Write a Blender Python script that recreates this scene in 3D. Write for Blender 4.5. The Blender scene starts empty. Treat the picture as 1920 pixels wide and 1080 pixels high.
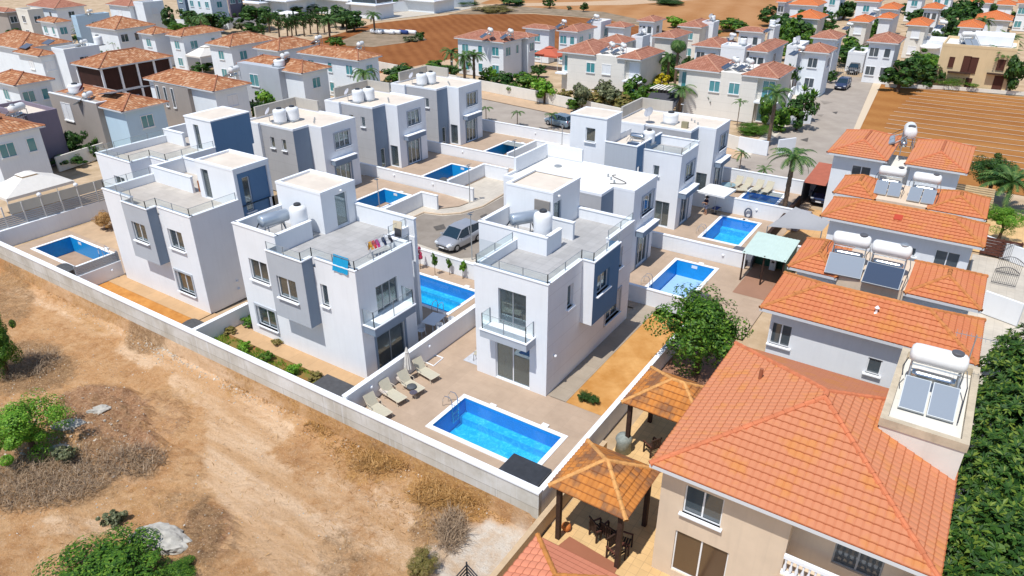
import bpy, math, random
from mathutils import Vector, Matrix
R = math.radians
S = bpy.context.scene
COL = S.collection
# ------------------------------------------------------------------ camera
FPX, PITCH, ROLL, YAW, CH = 1340.14, R(27.691), R(0.2736), R(123.612), 24.0
fwd = Vector((math.cos(PITCH)*math.cos(YAW), math.cos(PITCH)*math.sin(YAW), -math.sin(PITCH)))
rgt = Vector((math.sin(YAW), -math.cos(YAW), 0)); dwn = fwd.cross(rgt)
r2 = rgt*math.cos(ROLL)+dwn*math.sin(ROLL); d2 = dwn*math.cos(ROLL)-rgt*math.sin(ROLL)
cd = bpy.data.cameras.new('camera'); cam = bpy.data.objects.new('camera', cd); COL.objects.link(cam)
cd.sensor_width = 36; cd.lens = 36*FPX/1920; cd.clip_start = .5; cd.clip_end = 4000
cam.matrix_world = Matrix(((r2.x, -d2.x, -fwd.x, 0), (r2.y, -d2.y, -fwd.y, 0), (r2.z, -d2.z, -fwd.z, CH), (0, 0, 0, 1)))
S.camera = cam
# ------------------------------------------------------------------ light
SUN = Vector((-.06, -.70, 1.47)).normalized()
W = bpy.data.worlds.new('World'); S.world = W; W.use_nodes = True
nt = W.node_tree; bg = nt.nodes['Background']
sky = nt.nodes.new('ShaderNodeTexSky'); sky.sky_type = 'NISHITA'; sky.sun_disc = False
sky.sun_elevation = math.asin(SUN.z); sky.sun_rotation = math.atan2(SUN.x, SUN.y)
sky.air_density = 1.0; sky.dust_density = .4; sky.ozone_density = 2.2
tn = nt.nodes.new('ShaderNodeMix'); tn.data_type = 'RGBA'; tn.blend_type = 'MULTIPLY'; tn.inputs[0].default_value = 1; tn.inputs[7].default_value = (.98, 1.0, 1.03, 1)
nt.links.new(sky.outputs[0], tn.inputs[6]); nt.links.new(tn.outputs[2], bg.inputs[0]); bg.inputs[1].default_value = .125
sl = bpy.data.lights.new('sun', 'SUN'); sl.energy = 4.35; sl.angle = R(.53); sl.color = (1, .975, .93)
so = bpy.data.objects.new('sun', sl); COL.objects.link(so); so.rotation_euler = SUN.to_track_quat('Z', 'Y').to_euler()
S.view_settings.view_transform = 'Standard'; S.view_settings.look = 'None'; S.view_settings.gamma = 1
S.view_settings.exposure = 0.04
S.cycles.max_bounces = 6; S.cycles.transparent_max_bounces = 12
# ------------------------------------------------------------------ helpers
def at(u, v, z=0.):
    "photo pixel -> point at height z"
    d = r2*((u-960)/FPX)+d2*((v-540)/FPX)+fwd
    t = (z-CH)/d.z
    return Vector((d.x*t, d.y*t, z))
def pix(p):
    q = Vector(p)-Vector((0, 0, CH)); c = q.dot(fwd)
    return 960+FPX*q.dot(r2)/c, 540+FPX*q.dot(d2)/c
def solve(fn, target, lo, hi):
    up = fn(hi) > fn(lo)
    for _ in range(50):
        m = (lo+hi)/2
        if (fn(m) < target) == up: lo = m
        else: hi = m
    return (lo+hi)/2
# materials -----------------------------------------------------------------
MATS = {}
def mat(name, col=(.8, .8, .8), rough=.8, metal=0., spec=.3, noise=0., nscale=2., col2=None, bump=0., bscale=20., coord='Object', n2=0.):
    if name in MATS: return MATS[name]
    m = bpy.data.materials.new(name); m.use_nodes = True; MATS[name] = m
    t = m.node_tree; b = t.nodes['Principled BSDF']
    b.inputs['Roughness'].default_value = rough; b.inputs['Metallic'].default_value = metal
    b.inputs['Specular IOR Level'].default_value = spec
    b.inputs['Base Color'].default_value = (*col, 1)
    tc = t.nodes.new('ShaderNodeTexCoord')
    if noise or col2:
        n = t.nodes.new('ShaderNodeTexNoise'); n.inputs['Scale'].default_value = nscale; n.inputs['Detail'].default_value = 5
        n.inputs['Roughness'].default_value = .65
        t.links.new(tc.outputs[coord], n.inputs['Vector'])
        cr = t.nodes.new('ShaderNodeValToRGB'); cr.color_ramp.elements[0].position = .35; cr.color_ramp.elements[1].position = .65
        c2 = col2 or tuple(c*(1-noise) for c in col)
        cr.color_ramp.elements[0].color = (*c2, 1); cr.color_ramp.elements[1].color = (*col, 1)
        t.links.new(n.outputs['Fac'], cr.inputs[0]); t.links.new(cr.outputs[0], b.inputs['Base Color'])
    if bump:
        n = t.nodes.new('ShaderNodeTexNoise'); n.inputs['Scale'].default_value = bscale; n.inputs['Detail'].default_value = 4
        t.links.new(tc.outputs[coord], n.inputs['Vector'])
        bp = t.nodes.new('ShaderNodeBump'); bp.inputs['Strength'].default_value = bump; bp.inputs['Distance'].default_value = .05
        t.links.new(n.outputs['Fac'], bp.inputs['Height']); t.links.new(bp.outputs[0], b.inputs['Normal'])
    return m
def N(t, typ, **kw):
    n = t.nodes.new(typ)
    for k, v in kw.items():
        if k.startswith('i_'): n.inputs[k[2:]].default_value = v
        elif k.startswith('n_'): n.inputs[int(k[2:])].default_value = v
        else: setattr(n, k, v)
    return n
def ramp(t, src, stops, interp='LINEAR'):
    c = t.nodes.new('ShaderNodeValToRGB'); e = c.color_ramp.elements; c.color_ramp.interpolation = interp
    while len(e) > 1: e.remove(e[0])
    e[0].position = stops[0][0]; e[0].color = (*stops[0][1], 1)
    for p, k in stops[1:]:
        x = e.new(p); x.color = (*k, 1)
    t.links.new(src, c.inputs[0]); return c.outputs[0]
def mixc(t, f, a, b, mode='MIX'):
    m = t.nodes.new('ShaderNodeMix'); m.data_type = 'RGBA'; m.blend_type = mode
    for i, s in ((0, f), (6, a), (7, b)):
        if isinstance(s, (int, float)): m.inputs[i].default_value = s
        elif isinstance(s, tuple): m.inputs[i].default_value = (*s, 1)
        else: t.links.new(s, m.inputs[i])
    return m.outputs[2]
def math_(t, op, a, b=0.):
    m = t.nodes.new('ShaderNodeMath'); m.operation = op
    for i, s in ((0, a), (1, b)):
        if isinstance(s, (int, float)): m.inputs[i].default_value = s
        else: t.links.new(s, m.inputs[i])
    return m.outputs[0]
def plaster(name, col, stain=.06, bands=False, axis=2):
    "painted render: faint blotches, rain streaks below edges, fine grain"
    if name in MATS: return MATS[name]
    m = mat(name, col, rough=.85, spec=.15); t = m.node_tree; b = t.nodes['Principled BSDF']
    g = N(t, 'ShaderNodeNewGeometry')
    n1 = N(t, 'ShaderNodeTexNoise', i_Scale=.55, i_Detail=6., i_Roughness=.6); t.links.new(g.outputs['Position'], n1.inputs['Vector'])
    mp = N(t, 'ShaderNodeMapping'); mp.inputs['Scale'].default_value = (5, 5, .35); t.links.new(g.outputs['Position'], mp.inputs['Vector'])
    n2 = N(t, 'ShaderNodeTexNoise', i_Scale=1.2, i_Detail=4.); t.links.new(mp.outputs[0], n2.inputs['Vector'])
    f = math_(t, 'MULTIPLY', ramp(t, n1.outputs['Fac'], [(.4, (0, 0, 0)), (.75, (1, 1, 1))]), 1.)
    f2 = ramp(t, n2.outputs['Fac'], [(.5, (0, 0, 0)), (.8, (1, 1, 1))])
    d = tuple(c*(1-stain*2.2) for c in col)
    c = mixc(t, math_(t, 'MULTIPLY', f, .6), col, d); c = mixc(t, math_(t, 'MULTIPLY', f2, .28), c, tuple(x*.93 for x in d))
    if bands:   # grooves every 1.05 m
        sx = N(t, 'ShaderNodeSeparateXYZ'); t.links.new(g.outputs['Position'], sx.inputs[0])
        fr = math_(t, 'FRACT', math_(t, 'DIVIDE', sx.outputs[2], 1.05))
        c = mixc(t, math_(t, 'LESS_THAN', fr, .025), c, tuple(x*.80 for x in col))
    t.links.new(c, b.inputs['Base Color'])
    n3 = N(t, 'ShaderNodeTexNoise', i_Scale=60., i_Detail=2.); t.links.new(g.outputs['Position'], n3.inputs['Vector'])
    bp = N(t, 'ShaderNodeBump', i_Strength=.15, i_Distance=.01); t.links.new(n3.outputs['Fac'], bp.inputs['Height']); t.links.new(bp.outputs[0], b.inputs['Normal'])
    return m
WHITE = plaster('white_render', (.79, .81, .835), .045)
COPE = plaster('white_coping', (.82, .84, .87), .02)
GREY = plaster('grey_render', (.44, .47, .51)); GREYB = plaster('grey_band_render', (.44, .44, .45), bands=True)
DGREY = plaster('dark_grey_render', (.22, .28, .36)); BLUEG = plaster('slate_render', (.12, .22, .36))
WBAND = plaster('white_band_render', (.78, .80, .825), .045, bands=True)
WARMW = plaster('warm_white_render', (.74, .71, .64), .1); CREAMW = plaster('cream_render', (.70, .56, .42), .1)
YEL = plaster('yellow_render', (.68, .52, .31), .08); PURP = plaster('mauve_render', (.24, .20, .25)); TAUPE = plaster('taupe_render', (.36, .32, .29))
COOLW = plaster('cool_white_render', (.76, .81, .85), .06); LBLUE = plaster('pale_blue_render', (.50, .66, .78), .05)
ROOFC = mat('roof_screed', (.72, .63, .53), noise=.14, nscale=.8, rough=.9)
ROOFW = mat('white_roof_membrane', (.80, .77, .72), noise=.1, nscale=.9, rough=.8)
def mk_tiles(name, c, grout, s, var=.12, rough=.6):
    m = mat(name, c, rough=rough); t = m.node_tree; b = t.nodes['Principled BSDF']
    g = N(t, 'ShaderNodeNewGeometry'); br = N(t, 'ShaderNodeTexBrick', i_Scale=1.); br.offset = 0.; br.squash = 1.
    br.inputs['Color1'].default_value = (*c, 1); br.inputs['Color2'].default_value = (*[x*(1-var) for x in c], 1)
    br.inputs['Mortar'].default_value = (*grout, 1); br.inputs['Mortar Size'].default_value = .012; br.inputs['Brick Width'].default_value = s; br.inputs['Row Height'].default_value = s
    t.links.new(g.outputs['Position'], br.inputs['Vector'])
    n = N(t, 'ShaderNodeTexNoise', i_Scale=.7, i_Detail=6., i_Roughness=.7); t.links.new(g.outputs['Position'], n.inputs['Vector'])
    k = ramp(t, n.outputs['Fac'], [(.3, (.80, .79, .78)), (.7, (1, 1, 1))])
    t.links.new(mixc(t, 1., br.outputs['Color'], k, 'MULTIPLY'), b.inputs['Base Color']); return m
DECKT = mk_tiles('terrace_tiles', (.47, .46, .45), (.36, .36, .36), .6)
PATIO = mk_tiles('tan_patio_paving', (.49, .365, .265), (.44, .33, .24), 1.2, .05, .85)
LIGHTP = mk_tiles('light_paving', (.62, .56, .47), (.5, .45, .38), .5, .08)
STRIPP = mk_tiles('sand_path_slabs', (.57, .37, .20), (.45, .29, .16), 1.5, .07, .85)
YARDP = mk_tiles('yellow_yard_paving', (.74, .49, .23), (.55, .36, .18), .4, .1, .8)
def sheen(name, col, alpha, tint, rough=.03, spec=1., facing=.12):
    "thin clear glass: see-through, tinted, reflects the sky"
    if name in MATS: return MATS[name]
    m = bpy.data.materials.new(name); m.use_nodes = True; MATS[name] = m; t = m.node_tree; t.nodes.clear()
    o = N(t, 'ShaderNodeOutputMaterial'); tr = N(t, 'ShaderNodeBsdfTransparent'); tr.inputs[0].default_value = (*tint, 1)
    gl = N(t, 'ShaderNodeBsdfGlossy', i_Roughness=rough); gl.inputs[0].default_value = (*col, 1)
    df = N(t, 'ShaderNodeBsdfDiffuse'); df.inputs[0].default_value = (*col, 1)
    lw = N(t, 'ShaderNodeLayerWeight', i_Blend=.25); m1 = N(t, 'ShaderNodeMixShader'); m2 = N(t, 'ShaderNodeMixShader')
    t.links.new(math_(t, 'ADD', math_(t, 'MULTIPLY', lw.outputs['Fresnel'], .8), facing*.4), m1.inputs[0])
    m2.inputs[0].default_value = alpha
    t.links.new(tr.outputs[0], m2.inputs[1]); t.links.new(df.outputs[0], m2.inputs[2])
    t.links.new(m2.outputs[0], m1.inputs[1]); t.links.new(gl.outputs[0], m1.inputs[2]); t.links.new(m1.outputs[0], o.inputs[0]); return m
GLASS = sheen('window_glass', (.78, .88, .92), .06, (.62, .70, .72), facing=.3)
RAIL = sheen('balustrade_glass', (.75, .84, .85), .06, (.93, .97, .96), facing=.0)
def shiny(name, col, rough=.15, metal=0., spec=.8): return mat(name, col, rough=rough, metal=metal, spec=spec)
DGLASS = shiny('dark_window_glass', (.065, .085, .10), .06, 0, 1.); TGLASS = shiny('teal_window_glass', (.07, .27, .30), .08, 0, 1.)
SHUT = shiny('white_shutter', (.76, .78, .80), .5, 0, .3); BRNSH = shiny('brown_shutter', (.09, .035, .025), .6, 0, .2)
ALU = shiny('grey_aluminium', (.33, .36, .39), .4, .3, .5); WFR = shiny('white_window_frame', (.8, .81, .82), .4, 0, .5)
STEEL = shiny('stainless_steel', (.6, .62, .63), .25, 1.); IRON = shiny('black_iron', (.03, .03, .035), .5); GALV = shiny('galvanised_metal', (.42, .45, .47), .45, .6)
CURT = mat('curtain_fabric', (.62, .60, .54), noise=.25, nscale=3); CURTB = mat('brown_curtain', (.35, .25, .16), noise=.2)
WPLAS = mat('white_plastic', (.80, .81, .82), rough=.4, spec=.4, noise=.04); BPLAS = mat('black_plastic', (.045, .048, .055), rough=.45, spec=.4, noise=.3, nscale=4)
LIDG = mat('grey_lid', (.10, .10, .11), rough=.5); WTANK = mat('white_enamel_tank', (.80, .80, .78), rough=.3, spec=.5, noise=.06, nscale=3)
PANEL = shiny('solar_collector_glass', (.34, .38, .42), .18, .3, 1.); PANELD = shiny('dark_solar_glass', (.05, .07, .11), .1, 0, 1.); PV = shiny('photovoltaic_panel', (.10, .11, .14), .25, 0, .6)
CANV = mat('cream_canvas', (.74, .70, .64), noise=.06, nscale=3, bump=.2, bscale=6); CANVW = mat('white_canvas', (.80, .80, .79), noise=.05)
BEIGE = mat('beige_sling_fabric', (.52, .48, .37), noise=.08, nscale=8); CRMFR = mat('cream_metal_frame', (.62, .54, .42), rough=.5)
DWOOD = mat('dark_brown_wood', (.055, .028, .02), noise=.4, nscale=6, rough=.7); RWOOD = mat('reddish_wood', (.13, .045, .03), noise=.4, nscale=5, rough=.6); PWOOD = mat('pale_timber', (.62, .45, .25), noise=.25, nscale=4)
# clay roof tiles: uv = (tile column, course)
def rooftile(name, cols, line=(.25, .07, .03), bumpd=.03, patch=None, geo=False):
    m = mat(name, cols[0], rough=.8, spec=.2); t = m.node_tree; b = t.nodes['Principled BSDF']
    uv = N(t, 'ShaderNodeUVMap'); uv.uv_map = 'uv'
    fl = N(t, 'ShaderNodeVectorMath'); fl.operation = 'FLOOR'; t.links.new(uv.outputs[0], fl.inputs[0])
    fr = N(t, 'ShaderNodeVectorMath'); fr.operation = 'FRACTION'; t.links.new(uv.outputs[0], fr.inputs[0])
    wn = N(t, 'ShaderNodeTexWhiteNoise'); wn.noise_dimensions = '2D'; t.links.new(fl.outputs[0], wn.inputs['Vector'])
    g = N(t, 'ShaderNodeNewGeometry'); n = N(t, 'ShaderNodeTexNoise', i_Scale=.55, i_Detail=6., i_Roughness=.65); t.links.new(g.outputs['Position'], n.inputs['Vector'])
    v = math_(t, 'ADD', math_(t, 'MULTIPLY', wn.outputs['Value'], .28 if geo else .6), math_(t, 'MULTIPLY', n.outputs['Fac'], .8 if geo else .5))
    k = len(cols); c = ramp(t, v, [(.15+.75*i/(k-1), cols[i]) for i in range(k)])
    if patch:
        n2 = N(t, 'ShaderNodeTexNoise', i_Scale=1.1, i_Detail=3.); t.links.new(g.outputs['Position'], n2.inputs['Vector'])
        wn2 = math_(t, 'ADD', n2.outputs['Fac'], math_(t, 'MULTIPLY', wn.outputs['Value'], .16))
        c = mixc(t, ramp(t, wn2, [(.52, (0, 0, 0)), (.70, (.85, .85, .85))] if 'old' in name else [(.60, (0, 0, 0)), (.78, (.6, .6, .6))]), c, patch)
    sx = N(t, 'ShaderNodeSeparateXYZ'); t.links.new(fr.outputs[0], sx.inputs[0])
    if geo:
        c = mixc(t, math_(t, 'MULTIPLY', math_(t, 'LESS_THAN', sx.outputs[1], .13), .62), c, line)
        c = mixc(t, math_(t, 'MULTIPLY', math_(t, 'LESS_THAN', sx.outputs[0], .10), .12), c, line)
    else:
        c = mixc(t, math_(t, 'MULTIPLY', math_(t, 'LESS_THAN', sx.outputs[1], .16), .75), c, line)
        c = mixc(t, math_(t, 'MULTIPLY', math_(t, 'LESS_THAN', sx.outputs[0], .16), .45), c, line)
        h = math_(t, 'SINE', math_(t, 'MULTIPLY', sx.outputs[0], math.pi)); h = math_(t, 'SUBTRACT', h, math_(t, 'MULTIPLY', sx.outputs[1], .6))
        bp = N(t, 'ShaderNodeBump', i_Strength=.8, i_Distance=bumpd*2); t.links.new(h, bp.inputs['Height']); t.links.new(bp.outputs[0], b.inputs['Normal'])
    t.links.new(c, b.inputs['Base Color']); return m
T_NEAR = rooftile('orange_concrete_tiles', [(.53, .20, .10), (.55, .215, .11), (.57, .235, .125)], geo=True, line=(.30, .07, .02), patch=(.56, .22, .05))
T_LICH = rooftile('weathered_orange_tiles', [(.52, .165, .075), (.55, .19, .085), (.58, .225, .11)], geo=True, line=(.30, .07, .02), patch=(.55, .22, .05))
T_GAZ = rooftile('old_clay_tiles', [(.32, .12, .035), (.54, .205, .045), (.62, .28, .085)], geo=True, line=(.22, .07, .02), patch=(.17, .085, .05))
T_PINK = rooftile('pink_corrugated_tiles', [(.62, .22, .13), (.68, .26, .15)], geo=True)
T_MOT = rooftile('mottled_clay_tiles', [(.25, .085, .035), (.42, .18, .08), (.46, .21, .10), (.64, .42, .26)], (.17, .055, .03))
T_PB = rooftile('brown_pink_tiles', [(.32, .13, .08), (.40, .17, .11), (.46, .22, .15)], (.20, .08, .05))
T_OR = rooftile('bright_orange_tiles', [(.56, .17, .06), (.60, .20, .075)], (.42, .10, .03))
TILEM = {'near': T_NEAR, 'lich': T_LICH, 'gaz': T_GAZ, 'pink': T_PINK, 'mot': T_MOT, 'pb': T_PB, 'or': T_OR}
RIDGE = {'near': mat('orange_ridge', (.64, .20, .09), noise=.25, nscale=3), 'lich': mat('weathered_ridge', (.58, .22, .07), noise=.3, nscale=3), 'gaz': mat('pale_ridge_tiles', (.72, .36, .12), noise=.35, nscale=4),
         'pink': mat('ochre_ridge', (.60, .24, .06), noise=.3, nscale=3), 'mot': mat('brown_ridge', (.42, .17, .09), noise=.3, nscale=3), 'pb': mat('pink_ridge', (.52, .26, .17), noise=.2, nscale=3), 'or': mat('bright_ridge', (.66, .19, .06))}
# mesh builder -----------------------------------------------------------------
ORG = {}
class MB:
    def __init__(s): s.v = []; s.f = []; s.m = []; s.uv = []
    def add(s, vs, fs, m=0, uvs=None):
        b = len(s.v); s.v += [tuple(p) for p in vs]
        for i, f in enumerate(fs):
            s.f.append(tuple(b+k for k in f)); s.m.append(m)
            s.uv.append(uvs[i] if uvs else None)
        return s
    def quad(s, a, b, c, d, m=0, uv=None): return s.add([a, b, c, d], [(0, 1, 2, 3)], m, [uv] if uv else None)
    def poly(s, ps, m=0): return s.add(ps, [tuple(range(len(ps)))], m)
    def box(s, x0, x1, y0, y1, z0, z1, m=0, skip=''):
        v = [(x0, y0, z0), (x1, y0, z0), (x1, y1, z0), (x0, y1, z0), (x0, y0, z1), (x1, y0, z1), (x1, y1, z1), (x0, y1, z1)]
        F = {'b': (3, 2, 1, 0), 't': (4, 5, 6, 7), 's': (0, 1, 5, 4), 'e': (1, 2, 6, 5), 'n': (2, 3, 7, 6), 'w': (3, 0, 4, 7)}
        return s.add(v, [F[k] for k in F if k not in skip], m)
    def obox(s, c, sz, rz=0, m=0, rx=0, ry=0):
        M = Matrix.Translation(Vector(c)) @ Matrix.Rotation(rz, 4, 'Z') @ Matrix.Rotation(ry, 4, 'Y') @ Matrix.Rotation(rx, 4, 'X')
        a, b, d = sz[0]/2, sz[1]/2, sz[2]/2
        v = [M @ Vector((x, y, z)) for z in (-d, d) for x, y in ((-a, -b), (a, -b), (a, b), (-a, b))]
        return s.add(v, [(3, 2, 1, 0), (4, 5, 6, 7), (0, 1, 5, 4), (1, 2, 6, 5), (2, 3, 7, 6), (3, 0, 4, 7)], m)
    def tube(s, p0, p1, r0, r1=None, n=8, m=0, caps=True):
        p0 = Vector(p0); p1 = Vector(p1); r1 = r0 if r1 is None else r1
        d = (p1-p0); d = d.normalized() if d.length > 1e-6 else Vector((0, 0, 1))
        a = d.orthogonal().normalized(); b = d.cross(a)
        v = [p+(a*math.cos(2*math.pi*i/n)+b*math.sin(2*math.pi*i/n))*r for p, r in ((p0, r0), (p1, r1)) for i in range(n)]
        f = [(i, (i+1) % n, n+(i+1) % n, n+i) for i in range(n)]
        if caps: f += [tuple(range(n-1, -1, -1)), tuple(range(n, 2*n))]
        return s.add(v, f, m)
    def path(s, pts, r, n=6, m=0):
        for a, b in zip(pts, pts[1:]): s.tube(a, b, r, n=n, m=m)
        return s
    def lathe(s, c, prof, n=16, m=0, axis='z'):
        v = []; c = Vector(c)
        for r, h in prof:
            for i in range(n):
                a = 2*math.pi*i/n; x, y = r*math.cos(a), r*math.sin(a)
                v.append(c+(Vector((x, y, h)) if axis == 'z' else Vector((h, x, y)) if axis == 'x' else Vector((x, h, y))))
        f = []
        for k in range(len(prof)-1):
            for i in range(n): f.append((k*n+i, k*n+(i+1) % n, (k+1)*n+(i+1) % n, (k+1)*n+i))
        f += [tuple(range(n-1, -1, -1)), tuple(range((len(prof)-1)*n, len(prof)*n))]
        return s.add(v, f, m)
    def prism(s, pts, z0, z1, m=0):
        n = len(pts); v = [(*p, z0) for p in pts]+[(*p, z1) for p in pts]
        return s.add(v, [(i, (i+1) % n, n+(i+1) % n, n+i) for i in range(n)]+[tuple(range(n-1, -1, -1)), tuple(range(n, 2*n))], m)
    def build(s, name, mats, parent=None, origin=None, smooth=False):
        if not isinstance(mats, (list, tuple)): mats = [mats]
        if parent is not None: o3 = ORG[parent.name]
        else:
            if origin is None:
                xs = [p[0] for p in s.v]; ys = [p[1] for p in s.v]; zs = [p[2] for p in s.v]
                origin = ((min(xs)+max(xs))/2, (min(ys)+max(ys))/2, min(zs))
            o3 = Vector(origin)
        me = bpy.data.meshes.new(name)
        me.from_pydata([(p[0]-o3[0], p[1]-o3[1], p[2]-o3[2]) for p in s.v], [], s.f)
        for k in mats: me.materials.append(k)
        if len(mats) > 1: me.polygons.foreach_set('material_index', s.m)
        if smooth: me.polygons.foreach_set('use_smooth', [True]*len(s.f))
        if any(u is not None for u in s.uv):
            ul = me.uv_layers.new(name='uv'); k = 0
            for f, u in zip(s.f, s.uv):
                for j in range(len(f)):
                    ul.data[k].uv = u[j] if u else (0, 0)
                    k += 1
        me.validate(); me.update()
        o = bpy.data.objects.new(name, me); COL.objects.link(o)
        if parent is not None: o.parent = parent; ORG[o.name] = o3
        else: o.location = o3; ORG[o.name] = o3
        return o
def tag(o, label=None, cat=None, group=None, kind=None):
    if label: o['label'] = label
    if cat: o['category'] = cat
    if group: o['group'] = group
    if kind: o['kind'] = kind
    return o
def thing(name, loc, label, cat, group=None, rz=0.):
    o = bpy.data.objects.new(name, None); COL.objects.link(o); o.location = loc; o.rotation_euler = (0, 0, rz)
    o.empty_display_size = .3; ORG[o.name] = Vector(loc); return tag(o, label, cat, group)
def thing0(name, label, cat, group=None):
    "a thing modelled round its own origin, placed afterwards"
    return thing(name, (0, 0, 0), label, cat, group)
def place(o, x, y, z=0., rz=0., s=1.):
    o.location = (x, y, z); o.rotation_euler = (0, 0, rz)
    if s != 1.: o.scale = (s, s, s) if not isinstance(s, tuple) else s
    return o
KIDS = {}
def kids(o):
    return [c for c in COL.objects if c.parent == o]
def dup(root, label=None, group=None):
    r = root.copy(); COL.objects.link(r)
    if label: r['label'] = label
    if group: r['group'] = group
    if root.name not in KIDS: KIDS[root.name] = [(c, kids(c)) for c in kids(root)]
    for c, gs in KIDS[root.name]:
        k = c.copy(); COL.objects.link(k); k.parent = r
        for g_ in gs:
            q = g_.copy(); COL.objects.link(q); q.parent = k
    return r
def sheet(name, pts, m, z=0., kind='structure', label=None):
    mb = MB(); mb.poly([(p[0], p[1], z) for p in pts]); o = mb.build(name, m)
    tag(o, label, None, None, kind); return o
def rect(x0, x1, y0, y1): return [(x0, y0), (x1, y0), (x1, y1), (x0, y1)]
# ================================================================== GROUND
from mathutils import noise as MN
POOLS = [(-20.2, -14.0, 22.7, 25.6), (-32.7, -26.95, 32.7, 36.1), (-61.6, -55.5, 22.7, 25.5), (-47.3, -44.2, 42.8, 48.6),
         (-46.6, -43.6, 52.7, 58.5), (-46.3, -43.3, 63.0, 69.0), (-17.1, -14.1, 43.2, 49.0), (-17.1, -14.0, 54.3, 59.7), (-17.2, -14.1, 62.9, 68.3)]
def fb(x, y, s, o=3):
    v = 0; a = 1
    for i in range(o):
        v += a*MN.noise(Vector((x*s, y*s, 3.7+i))); s *= 2.1; a *= .5
    return v
def lotz(x, y):
    z = -1.22+.10*fb(x, y, .35)+.04*fb(x, y, 1.6)
    d = max(0, 1-abs(x+24.5+.4*(y-8))/9)*max(0, min(1, (13.5-y)/5)); z += .25*d
    z += .15*max(0, 1-(20.6-y)/1.2)+.05*abs(fb(x, y, 3.2, 2))
    z += .45*max(0, fb(x+40, y, .22, 2))*max(0, min(1, (14-y)/4))*(1 if x < -26 else 0)
    z += mnd(x, y)*(.6+.8*abs(fb(x, y, 1.3, 3)))
    w = white(x, y); return z*(1-w)-1.18*w
def white(x, y):
    d = math.hypot((x+12.9)/3.1, (y-17.4)/3.0)+.22*fb(x, y, .8)
    return max(0, min(1, (1.0-d)*6))
def blobs(L, u, v):
    m = 0
    for (a, b2, ru, rv_, w) in L:
        d = ((u-a)/ru)**2+((v-b2)/rv_)**2
        if d < 1: m = max(m, w*min(1, 2.2*(1-d)))
    return m
TRACKB = [(90, 545, 110, 45, .6), (200, 590, 110, 50, .8), (320, 650, 120, 50, .9), (420, 720, 120, 60, 1), (460, 800, 90, 70, 1), (440, 870, 70, 90, 1), (490, 950, 90, 110, 1), (560, 1040, 110, 90, 1), (620, 960, 80, 90, .7), (740, 950, 70, 60, .7), (720, 1030, 80, 60, .6), (150, 995, 120, 26, .7), (250, 890, 60, 30, .5)]
BRUSHB = [(60, 900, 190, 70, 1), (40, 690, 120, 60, 1), (180, 870, 110, 50, .8), (255, 880, 60, 26, .8), (380, 1010, 40, 90, .9), (170, 800, 120, 60, .5), (290, 640, 70, 26, .9), (345, 960, 70, 40, .5), (640, 1050, 60, 60, .6), (820, 990, 60, 60, .7), (700, 870, 60, 30, .5), (20, 560, 50, 60, .8)]
OCHREB = [(580, 750, 80, 36, 1), (470, 720, 60, 30, .7), (720, 870, 110, 50, .8), (830, 925, 90, 40, 1), (890, 950, 60, 30, 1), (210, 590, 100, 40, .6), (90, 520, 140, 30, .6), (330, 745, 60, 24, .5), (650, 800, 90, 40, .7), (280, 940, 120, 30, .4)]
RED = [(190, 780, 110, 60, 1), (230, 840, 90, 40, 1), (300, 780, 60, 50, .5), (390, 1010, 60, 70, .6)]
def mnd(x, y):
    u, v = pix((x, y, -1.2)); return blobs(RED, u, v)*.5+blobs(BRUSHB, u, v)*.12+blobs([(500, 700, 60, 40, 1), (600, 790, 70, 30, 1), (760, 900, 90, 30, 1), (420, 640, 60, 20, .7), (330, 880, 60, 40, .8)], u, v)*.22
xs = set([-900, -600, -400, -300, -220, -160, -120, -95, 10, 25, 60, 150, 400, 900]); ys = set([-200, -100, -40, 0, 3, 20.55, 24, 80, 150, 300, 600, 1500])
k = -80.
while k < -11.99: xs.add(round(k, 3)); k += .25
k = 3.
while k < 20.5: ys.add(round(k, 3)); k += .25
for a, b, c, d in POOLS: xs.update((a, b)); ys.update((c, d))
xs = sorted(xs); ys = sorted(ys)
mb = MB(); wv = []
for y in ys:
    for x in xs:
        lot = y < 20.54 and -80 <= x <= -11.9
        mb.v.append((x, y, lotz(x, y) if lot else (-.3 if (y < 41 and x > -12.6) else -.10))); wv.append(white(x, y) if lot else 0)
nx = len(xs)
for j in range(len(ys)-1):
    for i in range(nx-1):
        cx, cy = (xs[i]+xs[i+1])/2, (ys[j]+ys[j+1])/2
        if any(a < cx < b and c < cy < d for a, b, c, d in POOLS): continue
        mb.f.append((j*nx+i, j*nx+i+1, (j+1)*nx+i+1, (j+1)*nx+i)); mb.m.append(0 if (cy < 20.6 and -80 < cx < -11.8) else 1); mb.uv.append(None)
DIRT = mat('lot_dirt', (.5, .3, .16), rough=.95, spec=.1); t = DIRT.node_tree; b = t.nodes['Principled BSDF']
g = N(t, 'ShaderNodeNewGeometry'); P = g.outputs['Position']
def nz(sc, det=6., ro=.65, vec=None, dist=0.):
    n = N(t, 'ShaderNodeTexNoise', i_Scale=sc, i_Detail=det, i_Roughness=ro, i_Distortion=dist); t.links.new(vec or P, n.inputs['Vector']); return n.outputs['Fac']
mp = N(t, 'ShaderNodeMapping'); mp.inputs['Rotation'].default_value = (0, 0, R(28)); mp.inputs['Scale'].default_value = (.10, .9, 1); t.links.new(P, mp.inputs['Vector'])
def attr(n): a = N(t, 'ShaderNodeAttribute'); a.attribute_name = n; return a.outputs['Fac']
def soft(n, k, lo, hi, det=7.): return ramp(t, math_(t, 'ADD', attr(n), math_(t, 'MULTIPLY', math_(t, 'SUBTRACT', nz(k, det, .8), .5), 2.6)), [(lo, (0, 0, 0)), (hi, (1, 1, 1))])
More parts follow.
